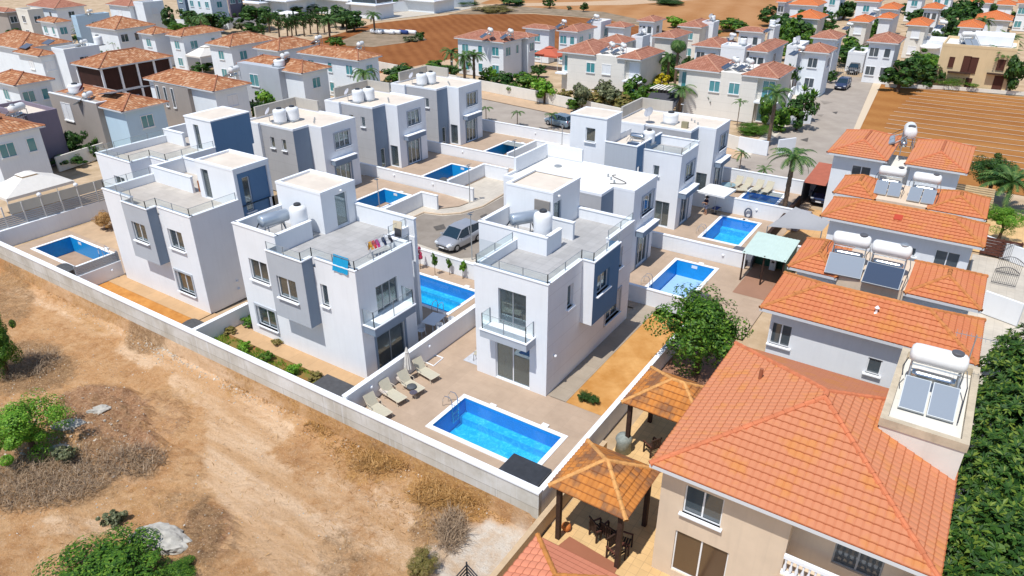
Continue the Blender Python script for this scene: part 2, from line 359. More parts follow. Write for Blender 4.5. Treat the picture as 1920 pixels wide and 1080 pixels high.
c = mixc(t, .5, ramp(t, nz(.3, 8., .7), [(.30, (.36, .155, .055)), (.45, (.55, .27, .105)), (.6, (.66, .385, .185))]), ramp(t, nz(1.6, 9., .8), [(.32, (.26, .13, .06)), (.5, (.56, .34, .17)), (.7, (.72, .53, .34))]))
c = mixc(t, math_(t, 'MULTIPLY', soft('track', 1.2, .30, .85), .85), c, mixc(t, ramp(t, nz(1., 5., .6, mp.outputs[0]), [(.42, (0, 0, 0)), (.62, (1, 1, 1))]), (.62, .38, .20), (.80, .57, .37)))
c = mixc(t, math_(t, 'MULTIPLY', soft('ochre', 2.0, .35, .95), .8), c, mixc(t, ramp(t, nz(6., 6., .8), [(.4, (0, 0, 0)), (.6, (1, 1, 1))]), (.32, .15, .045), (.60, .34, .12)))
c = mixc(t, math_(t, 'MULTIPLY', soft('rubble', 2.0, .3, .9), .85), c, mixc(t, ramp(t, nz(5., 8., .85), [(.40, (0, 0, 0)), (.62, (1, 1, 1))]), (.20, .085, .04), (.56, .34, .20)))
c = mixc(t, math_(t, 'MULTIPLY', soft('brush', 2.2, .3, .95), .85), c, mixc(t, ramp(t, nz(7., 8., .85), [(.38, (0, 0, 0)), (.62, (1, 1, 1))]), (.13, .07, .035), (.46, .29, .15)))
c = mixc(t, ramp(t, nz(9., 4., .8), [(.58, (0, 0, 0)), (.68, (.6, .6, .6))]), c, (.30, .17, .08))
c = mixc(t, ramp(t, nz(14., 3., .8), [(.62, (0, 0, 0)), (.70, (.9, .9, .9))]), c, (.80, .68, .54))
av = N(t, 'ShaderNodeAttribute'); av.attribute_name = 'cement'
c = mixc(t, av.outputs['Fac'], c, mixc(t, ramp(t, nz(1.1, 6., .7), [(.35, (0, 0, 0)), (.6, (1, 1, 1))]), (.66, .48, .32), (.76, .68, .58)))
t.links.new(c, b.inputs['Base Color'])
bp = N(t, 'ShaderNodeBump', i_Strength=1., i_Distance=.22); t.links.new(nz(2.2, 12., .8), bp.inputs['Height']); t.links.new(bp.outputs[0], b.inputs['Normal'])
EARTH = mat('village_earth', (.56, .42, .28), rough=.95, noise=.3, nscale=.35, col2=(.38, .27, .16), bump=.4, bscale=2)
MK = {'track': [], 'brush': [], 'ochre': [], 'rubble': []}
for p_ in mb.v:
    if p_[1] < 20.6 and -80 < p_[0] < -11: u, v = pix((p_[0]+.5*MN.noise(Vector((p_[0]*.8, p_[1]*.8, 1))), p_[1]+.5*MN.noise(Vector((p_[0]*.8, p_[1]*.8, 9))), -1.2)); r_ = [blobs(L, u, v) for L in (TRACKB, BRUSHB, OCHREB, RED)]
    else: r_ = [0, 0, 0, 0]
    for k_, q_ in zip(MK, r_): MK[k_].append(q_)
g_ = mb.build('ground', [DIRT, EARTH], origin=(0, 0, 0)); tag(g_, kind='structure')
a_ = g_.data.attributes.new('cement', 'FLOAT', 'POINT'); a_.data.foreach_set('value', wv)
for k_ in MK: a_ = g_.data.attributes.new(k_, 'FLOAT', 'POINT'); a_.data.foreach_set('value', MK[k_])
# ---- paved sheets with pool openings
def sheet_holes(name, x0, x1, y0, y1, m, z, holes):
    X = sorted({x0, x1, *[h[k] for h in holes for k in (0, 1) if x0 < h[k] < x1]}); Y = sorted({y0, y1, *[h[k] for h in holes for k in (2, 3) if y0 < h[k] < y1]})
    mb = MB()
    for i in range(len(X)-1):
        for j in range(len(Y)-1):
            cx, cy = (X[i]+X[i+1])/2, (Y[j]+Y[j+1])/2
            if any(h[0] < cx < h[1] and h[2] < cy < h[3] for h in holes): continue
            mb.quad((X[i], Y[j], z), (X[i+1], Y[j], z), (X[i+1], Y[j+1], z), (X[i], Y[j+1], z))
    return tag(mb.build(name, m), kind='structure')
sheet_holes('patio', -24.35, -12.5, 20.75, 28.35, PATIO, 0, POOLS)
sheet('patio', rect(-24.35, -16.3, 28.35, 40), PATIO, 0)
sheet_holes('patio', -33.5, -24.6, 29, 37.6, PATIO, 0, POOLS)
sheet('patio', rect(-26.3, -24.6, 23.3, 29), PATIO, 0)
sheet_holes('patio', -63.3, -50.95, 21, 30, PATIO, 0, POOLS)
sheet_holes('patio', -22, -9.2, 40.2, 50.3, PATIO, 0, POOLS); sheet_holes('patio', -22, -11.5, 50.5, 60.9, PATIO, 0, POOLS); sheet_holes('patio', -22, -11.2, 61.1, 69.3, PATIO, 0, POOLS)
sheet_holes('patio', -52, -41.4, 41.2, 50.8, PATIO, 0, POOLS); sheet_holes('patio', -52, -41.2, 51, 60.9, PATIO, 0, POOLS); sheet_holes('patio', -52, -41, 61.1, 71.3, PATIO, 0, POOLS)
sheet('patio', [(-41.4, 47.5), (-39.6, 47.5), (-38.4, 49), (-38.2, 50.3), (-41.4, 50.8)], PATIO, .004)
sheet('patio', [(-41.2, 57.6), (-38.6, 58), (-38.2, 60.2), (-41.2, 60.9)], PATIO, .004)
sheet('path', rect(-40.3, -25.9, 22.75, 24.0), STRIPP, .02); sheet('path', rect(-51, -40.2, 22.7, 24.0), STRIPP, .02)
sheet('path', rect(-16.7, -15.3, 28.36, 41), mk_tiles('concrete_side_path', (.42, .35, .27), (.32, .26, .2), 1.4, .06), .02)
SOILO = mat('orange_soil', (.58, .27, .07), rough=.95, noise=.3, nscale=.9, col2=(.42, .17, .035), bump=.6, bscale=5)
SOILT = mat('dry_yard_soil', (.62, .34, .12), rough=.95, col2=(.46, .21, .05), noise=.3, nscale=.5, bump=.6, bscale=4)
sheet('soil', rect(-51, -37.9, 20.7, 22.75), SOILO, .0); sheet('soil', rect(-15.3, -12.5, 28.36, 41), SOILT, .0); sheet('soil', rect(-63.3, -50.95, 26.2, 31), mat('pale_sandy_soil', (.54, .38, .24), rough=.95, noise=.2, nscale=.6), .004)
GRB = mat('garden_bed_soil', (.13, .17, .03), rough=.95, col2=(.30, .12, .045), noise=.3, nscale=1.3, bump=.6, bscale=8)
sheet('garden_soil', rect(-37.4, -27.6, 20.7, 22.75), GRB, 0)
sheet('pavement', rect(-43, -22, 37.8, 72), LIGHTP, -.06)
ASPH = mat('road_asphalt', (.235, .20, .165), rough=.92, col2=(.30, .26, .22), noise=.2, nscale=.6, bump=.3, bscale=12)
ASPL = mat('pale_asphalt', (.40, .345, .29), rough=.92, col2=(.33, .28, .235), noise=.2, nscale=.35, bump=.2, bscale=10)
SIDEW = mat('sidewalk_paving', (.56, .39, .25), rough=.9, noise=.15, nscale=1); SIDEL = mat('light_sidewalk', (.64, .57, .48), rough=.9, noise=.1, nscale=1)
def psheet(name, px, m, z): return sheet(name, [at(u, v, z)[:2] for u, v in px], m, z)
psheet('road', [(740, 435), (772, 411), (795, 401), (830, 405), (865, 402), (905, 390), (948, 366), (985, 352), (1030, 380), (1000, 470), (915, 482), (893, 482), (862, 484), (770, 452)], ASPH, -.045)
mb = MB(); kp = [at(u, v, 0) for u, v in [(740, 431), (772, 408), (795, 398), (830, 402), (865, 399), (905, 387), (946, 363)]]
for a, b2 in zip(kp, kp[1:]): mb.tube(a-Vector((0, 0, .0)), b2-Vector((0, 0, .0)), .09, n=6)
tag(mb.build('kerb', mat('kerb_concrete', (.64, .50, .36), noise=.15)), kind='structure')
psheet('road', [(700, 150), (905, 186), (1030, 212), (1165, 240), (1300, 278), (1385, 300), (1480, 316), (1600, 330), (1600, 372), (1480, 354), (1360, 330), (1180, 296), (1010, 262), (915, 236), (700, 196)], ASPL, -.04)
psheet('road', [(1385, 300), (1452, 258), (1484, 228), (1497, 176), (1567, 145), (1641, 145), (1600, 243), (1580, 330), (1480, 316)], ASPL, -.028)
psheet('sidewalk', [(700, 136), (905, 170), (1030, 196), (1165, 226), (1300, 260), (1390, 284), (1385, 299), (1300, 277), (1165, 239), (1030, 211), (905, 185), (700, 149)], SIDEW, -.016)
psheet('sidewalk', [(905, 229), (1010, 252), (1180, 288), (1360, 322), (1480, 346), (1600, 366), (1600, 378), (1480, 362), (1360, 340), (1180, 304), (1010, 270), (905, 246)], SIDEL, -.012)
psheet('verge', [(905, 248), (1010, 271), (1180, 305), (1360, 341), (1470, 360), (1470, 372), (1360, 352), (1180, 318), (1010, 284), (905, 262)], mat('grey_verge_gravel', (.30, .33, .32), noise=.2, nscale=3), -.006)
psheet('sidewalk', [(1641, 146), (1656, 150), (1612, 243), (1600, 243)], mat('pale_kerb_strip', (.62, .50, .36)), -.008)
psheet('pavement', [(1395, 284), (1455, 232), (1470, 170), (1497, 176), (1484, 228), (1452, 258), (1400, 296)], SIDEL, -.02)
# patched tarmac marks
for px in ([(1573, 262), (1592, 258), (1590, 268), (1576, 270)], [(1530, 215), (1545, 214), (1540, 219)], [(1537, 188), (1562, 192), (1545, 196)]):
    psheet('road_patch', px, ASPH, -.02)
for px in ([(812, 425), (832, 420), (836, 428), (818, 432)], [(900, 405), (912, 400), (916, 408), (903, 412)], [(1500, 262), (1516, 258), (1514, 266)], [(1560, 210), (1571, 209), (1568, 214)], [(1010, 238), (1030, 241), (1020, 245)]): psheet('oil_stain', px, mat('oil_stained_asphalt', (.13, .115, .10), rough=.7, noise=.3, nscale=3), -.012)
# fields
def field(name, dark, light, ang, per, px=None, rc=None, z=-.05):
    m = mat(name+'_soil', dark, rough=.95, spec=.05); t = m.node_tree; b = t.nodes['Principled BSDF']
    g = N(t, 'ShaderNodeNewGeometry'); mp = N(t, 'ShaderNodeMapping'); mp.inputs['Rotation'].default_value = (0, 0, R(ang)); t.links.new(g.outputs['Position'], mp.inputs['Vector'])
    w = N(t, 'ShaderNodeTexWave', i_Scale=2*math.pi/20/per*1., i_Distortion=2.5, i_Detail=3.); w.inputs['Detail Scale'].default_value = 1.2; w.bands_direction = 'Y'; t.links.new(mp.outputs[0], w.inputs['Vector'])
    n = N(t, 'ShaderNodeTexNoise', i_Scale=.05, i_Detail=10., i_Roughness=.75); t.links.new(g.outputs['Position'], n.inputs['Vector'])
    f = math_(t, 'ADD', math_(t, 'MULTIPLY', w.outputs['Fac'], .14), math_(t, 'MULTIPLY', n.outputs['Fac'], .9))
    n2 = N(t, 'ShaderNodeTexNoise', i_Scale=1.5, i_Detail=5., i_Roughness=.8); t.links.new(g.outputs['Position'], n2.inputs['Vector'])
    f = math_(t, 'ADD', f, math_(t, 'MULTIPLY', n2.outputs['Fac'], .35))
    t.links.new(ramp(t, f, [(.52, dark), (.92, light)]), b.inputs['Base Color'])
    return psheet('field', px, m, z) if px else sheet('field', rc, m, z)
field('red_field', (.20, .070, .024), (.31, .125, .045), 42, 2.2, px=[(540, 88), (640, 62), (700, 44), (850, 27), (1000, 26), (1130, 36), (1260, 60), (1100, 92), (980, 100), (850, 138), (700, 142), (600, 112)])
field('ochre_field', (.35, .16, .06), (.47, .255, .12), 75, 9, px=[(900, 6), (960, -14), (1180, -22), (1470, -22), (1460, 30), (1435, 66), (1250, 72), (1215, 48), (1120, 30), (1000, 20)])
field('brown_field', (.30, .12, .035), (.42, .20, .065), 4, 5, rc=[(-14.6, 82), (-14.9, 128), (90, 131), (90, 74)])
SCRUB = mat('scrub_earth', (.34, .25, .17), noise=.4, nscale=.3, col2=(.20, .15, .09))
psheet('scrubland', [(640, 76), (700, 52), (785, 62), (800, 75), (760, 80), (700, 88), (650, 86)], SCRUB, -.03)
psheet('scrubland', [(840, 27), (930, 8), (1000, 14), (1130, 22), (1240, 45), (1225, 50), (1120, 34), (1000, 24), (880, 26)], SCRUB, -.03)
psheet('track', [(700, 140), (850, 110), (860, 122), (860, 132), (720, 152)], SIDEW, -.03)
psheet('track', [(690, 30), (850, 10), (900, 12), (850, 22), (700, 40)], LIGHTP, -.03)
psheet('track', [(900, 8), (1100, 3), (1300, -6), (1440, -14), (1440, -10), (1300, 0), (1180, 9), (960, 12)], SIDEW, -.03)
# neighbours' yards
sheet('yard', rect(-11.5, -5, 12, 31), YARDP, -.27)
sheet('yard', rect(-12.3, -6, 31.2, 46), mk_tiles('brown_yard_paving', (.36, .19, .12), (.3, .16, .1), .5, .08), -.22)
sheet('yard', rect(-11.8, -9.0, 46.1, 51.8), mat('brown_carpet_paving', (.34, .185, .12), noise=.1, nscale=.5), .01)
sheet('yard', rect(-12.2, -7.5, 52, 66), mk_tiles('ochre_yard_paving', (.70, .42, .19), (.5, .3, .14), .5, .08), -.02)
sheet('yard', rect(2, 7, 30, 62.9), LIGHTP, -.05)
MAROON = mat('maroon_paint', (.34, .13, .07), noise=.08, nscale=1)
sheet('yard_mat', [at(u, v, -.25)[:2] for u, v in [(1043, 1026), (1068, 1006), (1160, 1060), (1150, 1080), (1100, 1080)]], MAROON, -.24)
# ---- low boundary walls
def wall(x0, x1, y0, y1, z0, z1, label, m=WHITE, cope=True, group=None, th=.22):
    mb = MB(); mb.box(x0, x1, y0, y1, z0, z1)
    t_ = thing('boundary_wall', ((x0+x1)/2, (y0+y1)/2, z0), label, 'wall', group); mb.build('wall_panel', m, t_)
    if cope: c_ = MB(); c_.box(x0-.03, x1+.03, y0-.03, y1+.03, z1, z1+.07); c_.build('coping', COPE, t_)
    return t_
CONC = mat('board_marked_concrete', (.50, .485, .44), rough=.9); t = CONC.node_tree; b = t.nodes['Principled BSDF']; g = N(t, 'ShaderNodeNewGeometry'); P = g.outputs['Position']
sx = N(t, 'ShaderNodeSeparateXYZ'); t.links.new(P, sx.inputs[0])
c = ramp(t, nz(.5, 7.), [(.3, (.44, .41, .35)), (.5, (.58, .56, .51)), (.7, (.70, .69, .67))])
zz = math_(t, 'ADD', sx.outputs[2], math_(t, 'MULTIPLY', nz(.6, 2.), .05))
c = mixc(t, math_(t, 'MULTIPLY', math_(t, 'LESS_THAN', math_(t, 'ABSOLUTE', math_(t, 'SUBTRACT', zz, .22)), .018), .6), c, (.20, .18, .15))
c = mixc(t, math_(t, 'MULTIPLY', math_(t, 'LESS_THAN', zz, .22), .25), c, (.42, .36, .25))
fx = math_(t, 'FRACT', math_(t, 'DIVIDE', sx.outputs[0], 2.44)); c = mixc(t, math_(t, 'MULTIPLY', math_(t, 'MULTIPLY', math_(t, 'LESS_THAN', fx, .012), math_(t, 'LESS_THAN', zz, .24)), .55), c, (.22, .2, .17))
mp = N(t, 'ShaderNodeMapping'); mp.inputs['Scale'].default_value = (2.2, 2.2, .12); t.links.new(P, mp.inputs['Vector'])
c = mixc(t, ramp(t, nz(1.6, 4., .7, mp.outputs[0]), [(.55, (0, 0, 0)), (.7, (.6, .6, .6))]), c, (.70, .72, .74)); c = mixc(t, ramp(t, nz(2.3, 4., .7, mp.outputs[0]), [(.60, (0, 0, 0)), (.72, (.6, .6, .6))]), c, (.27, .24, .19))
c = mixc(t, ramp(t, nz(22., 2., .6), [(.68, (0, 0, 0)), (.72, (.8, .8, .8))]), c, (.16, .14, .12)); t.links.new(c, b.inputs['Base Color'])
bp = N(t, 'ShaderNodeBump', i_Strength=.3, i_Distance=.03); t.links.new(nz(8., 6.), bp.inputs['Height']); t.links.new(bp.outputs[0], b.inputs['Normal'])
w_ = thing('retaining_wall', (-38, 20.6, -1.3), 'long board-marked concrete wall with white top edging the dirt lot', 'wall')
mb = MB(); mb.box(-64.2, -12.25, 20.5, 20.75, -1.6, 1.1); mb.build('wall_panel', CONC, w_)
mb = MB(); mb.box(-64.2, -12.22, 20.44, 20.81, 1.1, 1.19); mb.build('coping', COPE, w_)
wall(-24.62, -24.36, 20.76, 37.6, -.1, 1.35, 'white wall between the sun loungers and the villa with the roof terrace washing')
wall(-51.2, -51.0, 20.76, 24.0, -.1, 1.1, 'short white wall beside the empty pool at the left edge')
wall(-37.75, -37.5, 20.76, 24.9, -.1, 1.1, 'short wall with climbing plants at the end of the green garden bed')
wall(-64.2, -63.95, 20.76, 31, -.1, 1.3, 'white wall below the slatted fence behind the leftmost pool')
wall(-34.3, -24.63, 37.62, 37.82, -.1, 1.2, 'white wall with four trained plants behind the car parking bay')
wall(-22.0, -12.3, 41.0, 41.2, -.1, 1.2, 'white wall at the far end of the orange dirt side yard')
wall(-22.0, -12.3, 50.33, 50.53, -.1, 1.2, 'white wall between the empty right-hand pool and the pool beside the patio visitor')
wall(-22.0, -11.6, 60.9, 61.1, -.1, 1.4, 'white wall crossed by the shadow of the open square parasol')
wall(-24.0, -11.4, 69.2, 69.4, -.1, 1.3, 'white roadside wall behind the row of four cream loungers')
wall(-53.5, -38.2, 50.9, 51.1, -.1, 1.1, 'white wall between the two nearest empty blue pools on the left')
wall(-53.5, -38.6, 61.0, 61.2, -.1, 1.1, 'white wall between the middle and farthest empty blue pools on the left')
wall(-53.5, -36.0, 71.4, 71.6, -.1, 1.3, 'white roadside wall beyond the farthest small pool')
for k_, (a, b2, yy, xe) in enumerate([(41.4, 47.3, 47.3, -39.6), (51.3, 57.2, 57.2, -38.5), (61.6, 67.3, 67.3, -38.4)]):
    s_ = ('nearest', 'middle', 'farthest')[k_]; mb = MB(); mb.box(-41.55, -41.35, a, b2+.2, -.1, 1.25); mb.box(-41.35, xe, b2, b2+.2, -.1, 1.25)
    t_ = thing('boundary_wall', (-41.4, b2, 0), 'L-shaped white wall round the pool corner, %s of the three by the turning road' % s_, 'wall', 'L-shaped pool walls'); mb.build('wall_panel', WHITE, t_)
    mb = MB(); mb.box(-41.58, -41.32, a, b2+.23, 1.25, 1.31); mb.box(-41.32, xe+.03, b2-.03, b2+.23, 1.25, 1.31); mb.build('coping', COPE, t_)
wall(-12.5, -12.28, 20.76, 41, -.3, .95, 'white wall dividing the lounger patio and dirt yard from the tiled gazebos', th=.2)
wall(-11.85, -11.6, 10, 26.0, -1.3, .55, 'unpainted sand coloured block wall beside the two tiled gazebos', mat('sandy_blockwork', (.58, .42, .26), noise=.15, nscale=2, bump=.3, bscale=8), False)
def pwall(px, h, label, m, th=.2, z=0.):
    pts = [at(u, v, z) for u, v in px]; mb = MB()
    for a, b2 in zip(pts, pts[1:]):
        d = (b2-a); L = d.length; mb.obox(((a+b2)/2+Vector((0, 0, h/2)))[:], (L+th*.5, th, h), math.atan2(d.y, d.x))
    t_ = thing('boundary_wall', pts[len(pts)//2], label, 'wall'); mb.build('wall_panel', m, t_)
pwall([(690, 128), (911, 171), (1035, 196), (1165, 225), (1300, 258), (1385, 282)], 1.5, 'long warm white garden wall along the far side of the road', WARMW)
pwall([(1384, 282), (1437, 292)], 1.6, 'white wall below the hedge at the road corner', WHITE)
pwall([(1457, 290), (1487, 286)], 1.7, 'freestanding white gate wall at the road junction', WHITE)
pwall([(1480, 232), (1518, 232)], 1.6, 'white wall in front of the spiky dark shrub', WHITE); pwall([(1497, 172), (1483, 180), (1460, 232)], 1.2, 'curving low white wall beside the parked blue car', WHITE)
pwall([(112, 322), (160, 306), (205, 292)], 1.6, 'grey-white garden wall behind the slatted fence and canopy tent', WARMW)
pwall([(640, 28), (700, 26), (850, 14), (888, 10)], 2.6, 'long pale blue-white wall beyond the red field', COOLW)
pwall([(235, 60), (300, 46), (430, 55)], 1.5, 'white wall below the buildings at the upper left', COOLW)
pwall([(430, 54), (500, 46)], 2.2, 'plain white wall beside the blue bin', COOLW)
pwall([(1660, 163), (1780, 168), (1930, 180)], .5, 'low stone kerb wall in front of the yellow house hedge', WARMW)
pwall([(1842, 470), (1935, 505)], 1.3, 'white wall east of the orange roofs, upper of two', WHITE); pwall([(1838, 585), (1905, 610)], 1.6, 'white wall east of the orange roofs, lower of two', WHITE)
for x, y, z, ax_ in ((-24.34, 22.6, .95, 'e'), (-24.34, 27.6, .95, 'e'), (-24.34, 32.4, .95, 'e'), (-48, 50.88, .7, 's'), (-43, 50.88, .7, 's'), (-47, 60.98, .7, 's'), (-44, 71.38, .8, 's'), (-14.5, 41.22, .6, 's'), (-14.0, 50.31, .7, 's'), (-14.6, 60.88, .8, 's'), (-30.5, 37.6, .7, 's'), (-50.98, 23.2, .7, 'e')):
    t_ = thing('wall_light', (x, y, z), 'small white light fitting on the white boundary walls', 'wall light', 'small wall lights on the boundary walls'); mb = MB(); mb.lathe((x, y, z), [(.02, -.09), (.09, -.06), (.1, 0), (.08, .06), (.02, .08)], 10); mb.build('housing', COPE, t_)
# ---- swimming pools
PBLUE = mat('blue_mosaic', (.012, .31, .72), rough=.3, noise=.14, nscale=5)
PLB = mat('pale_blue_mosaic', (.36, .58, .82), rough=.4, noise=.1, nscale=3)
WFLOOR = mat('painted_ripple_mosaic', (.02, .40, .68), rough=.5); t = WFLOOR.node_tree; b = t.nodes['Principled BSDF']; g = N(t, 'ShaderNodeNewGeometry'); P = g.outputs['Position']
t.links.new(ramp(t, nz(2.6, 5., .7, None, 1.2), [(.35, (.02, .44, .72)), (.52, (.05, .56, .82)), (.68, (.30, .76, .94))]), b.inputs['Base Color'])  # pale ripple light of the water is painted into the floor colour
PEMP = mat('dusty_pool_floor', (.45, .30, .20), noise=.25, nscale=.8)
WATER = sheen('pool_water', (.5, .8, .95), .03, (.46, .88, .98), .04, 1, .1); t = WATER.node_tree
bp = N(t, 'ShaderNodeBump', i_Strength=.25, i_Distance=.04); n = N(t, 'ShaderNodeTexNoise', i_Scale=3.5, i_Detail=4.); g = N(t, 'ShaderNodeNewGeometry'); t.links.new(g.outputs['Position'], n.inputs['Vector']); t.links.new(n.outputs['Fac'], bp.inputs['Height'])
for nn in t.nodes:
    if nn.type == 'BSDF_GLOSSY': t.links.new(bp.outputs[0], nn.inputs['Normal'])
def pool(i, depth, water, floor, label, wallm=PBLUE, rim=.26):
    x0, x1, y0, y1 = POOLS[i]
    t_ = thing('swimming_pool', ((x0+x1)/2, (y0+y1)/2, -depth), label, 'pool')
    mb = MB(); mb.quad((x0, y0, -depth), (x1, y0, -depth), (x1, y1, -depth), (x0, y1, -depth), 1)
    for a, b2, c_, d_ in ((x0, y0, x1, y0), (x1, y0, x1, y1), (x1, y1, x0, y1), (x0, y1, x0, y0)): mb.quad((a, b2, -depth), (c_, d_, -depth), (c_, d_, .02), (a, b2, .02), 0)
    if water: mb.box(x0+.001, x1-.001, y1-.55, y1-.001, -depth+.001, -depth+.45, 1, 'b')
    mb.build('basin', [wallm, floor], t_)
    mb = MB(); r = rim
    mb.box(x0-r, x1+r, y0-r, y0, 0, .05); mb.box(x0-r, x1+r, y1, y1+r, 0, .05); mb.box(x0-r, x0, y0, y1, 0, .05); mb.box(x1, x1+r, y0, y1, 0, .05); mb.build('rim', COPE, t_)
    if water: mb = MB(); mb.quad((x0, y0, -.09), (x1, y0, -.09), (x1, y1, -.09), (x0, y1, -.09)); mb.build('water', WATER, t_)
    mb = MB()
    mb.box(x0+1.2, x0+1.65, y1-.02, y1+.001, -.35, -.12) if not water else mb.box(x0+1.5, x0+1.9, y1+.02, y1+.4, .05, .065)
    mb.box(x1-1.4, x1-1.0, y1+.05, y1+.5, .052, .065); mb.build('skimmer', WPLAS, t_)
    return t_
pool(0, 1.35, True, WFLOOR, 'large filled blue pool with white rim beside the loungers'); pool(1, 1.35, True, WFLOOR, 'filled blue pool half hidden behind the villa with the clothes rack')
pool(2, 1.3, False, PEMP, 'empty pool with dusty floor at the left edge'); pool(3, 1.3, False, PEMP, 'empty blue pool right behind the middle villa, nearest of three', PBLUE); pool(4, 1.3, False, PEMP, 'empty blue pool, middle of three by the turning road')
pool(5, 1.3, False, PEMP, 'small empty blue pool nearest the main road on the left side'); pool(6, 1.25, False, PLB, 'empty pale blue pool partly hidden by the leafy tree', PBLUE)
pool(7, 1.35, True, WFLOOR, 'filled pool in front of the patio visitor'); pool(8, 1.35, True, WFLOOR, 'small filled pool in front of the row of four loungers')
def ladder(x, y, rz, label):
    t_ = thing('pool_ladder', (x, y, 0), label, 'ladder', rz=0); c_, s_ = math.cos(rz), math.sin(rz); mb = MB()
    def L(a, b2, z): return (x+a*c_-b2*s_, y+a*s_+b2*c_, z)
    for sd in (-.25, .25): mb.path([L(-.55, sd, .05), L(-.5, sd, .5), L(-.35, sd, .75), L(-.05, sd, .78), L(.1, sd, .6), L(.14, sd, -.9)], .022, 6)
    mb.build('handrail', STEEL, t_); mb = MB()
    for z in (-.3, -.6, -.85): mb.tube(L(.14, -.25, z), L(.14, .25, z), .03)
    mb.build('step', STEEL, t_)
ladder(-20.25, 24.6, 0, 'steel pool ladder at the corner of the big pool by the loungers'); ladder(-27.6, 32.6, math.pi/2, 'steel pool ladder beside the white patio table')
ladder(-17.2, 55.0, 0, 'small steel ladder at the pool by the patio visitor'); ladder(-17.2, 43.9, 0, 'steel ladder at the empty pale blue pool'); ladder(-55.6, 25.0, math.pi, 'steel ladder at the empty pool on the left edge')
# ================================================================== MODERN VILLAS
def wface(mb, ax, c, a0, a1, z0, z1, holes=(), dep=.16, m=0):
    "wall plane with window openings and reveals. ax S: y=c facing -Y (a=x); E: x=c facing +X (a=y)"
    P = (lambda a, z, d=0: (a, c+d, z)) if ax == 'S' else (lambda a, z, d=0: (c-d, a, z))
    H = [(max(h[0], a0), min(h[1], a1), max(h[2], z0), min(h[3], z1)) for h in holes if h[0] < a1 and h[1] > a0 and h[2] < z1 and h[3] > z0]
    A = sorted({a0, a1, *[v for h in H for v in h[:2]]}); Z = sorted({z0, z1, *[v for h in H for v in h[2:]]})
    for i in range(len(A)-1):
        for j in range(len(Z)-1):
            ca, cz = (A[i]+A[i+1])/2, (Z[j]+Z[j+1])/2
            if any(h[0] < ca < h[1] and h[2] < cz < h[3] for h in H): continue
            mb.quad(P(A[i], Z[j]), P(A[i+1], Z[j]), P(A[i+1], Z[j+1]), P(A[i], Z[j+1]), m)
    for h in H:
        for (a, z), (b2, y) in (((h[0], h[2]), (h[1], h[2])), ((h[1], h[2]), (h[1], h[3])), ((h[1], h[3]), (h[0], h[3])), ((h[0], h[3]), (h[0], h[2]))):
            mb.quad(P(a, z), P(b2, y), P(b2, y, dep), P(a, z, dep), m)
def shell(mb, x0, x1, y0, y1, z0, z1, hS=(), hE=(), m=0, top=True, mE=None, mS=None, dep=.16, skip=''):
    wface(mb, 'S', y0, x0, x1, z0, z1, hS, dep, m if mS is None else mS) if 's' not in skip else 0
    wface(mb, 'E', x1, y0, y1, z0, z1, hE, dep, m if mE is None else mE) if 'e' not in skip else 0
    if 'n' not in skip: mb.quad((x0, y1, z0), (x1, y1, z0), (x1, y1, z1), (x0, y1, z1), m)
    if 'w' not in skip: mb.quad((x0, y0, z0), (x0, y1, z0), (x0, y1, z1), (x0, y0, z1), m)
    if top: mb.quad((x0, y0, z1), (x1, y0, z1), (x1, y1, z1), (x0, y1, z1), m)
ROOM = mat('dim_room_lining', (.26, .24, .22), rough=.9); ROOMF = mat('room_floor', (.30, .20, .14), rough=.6)
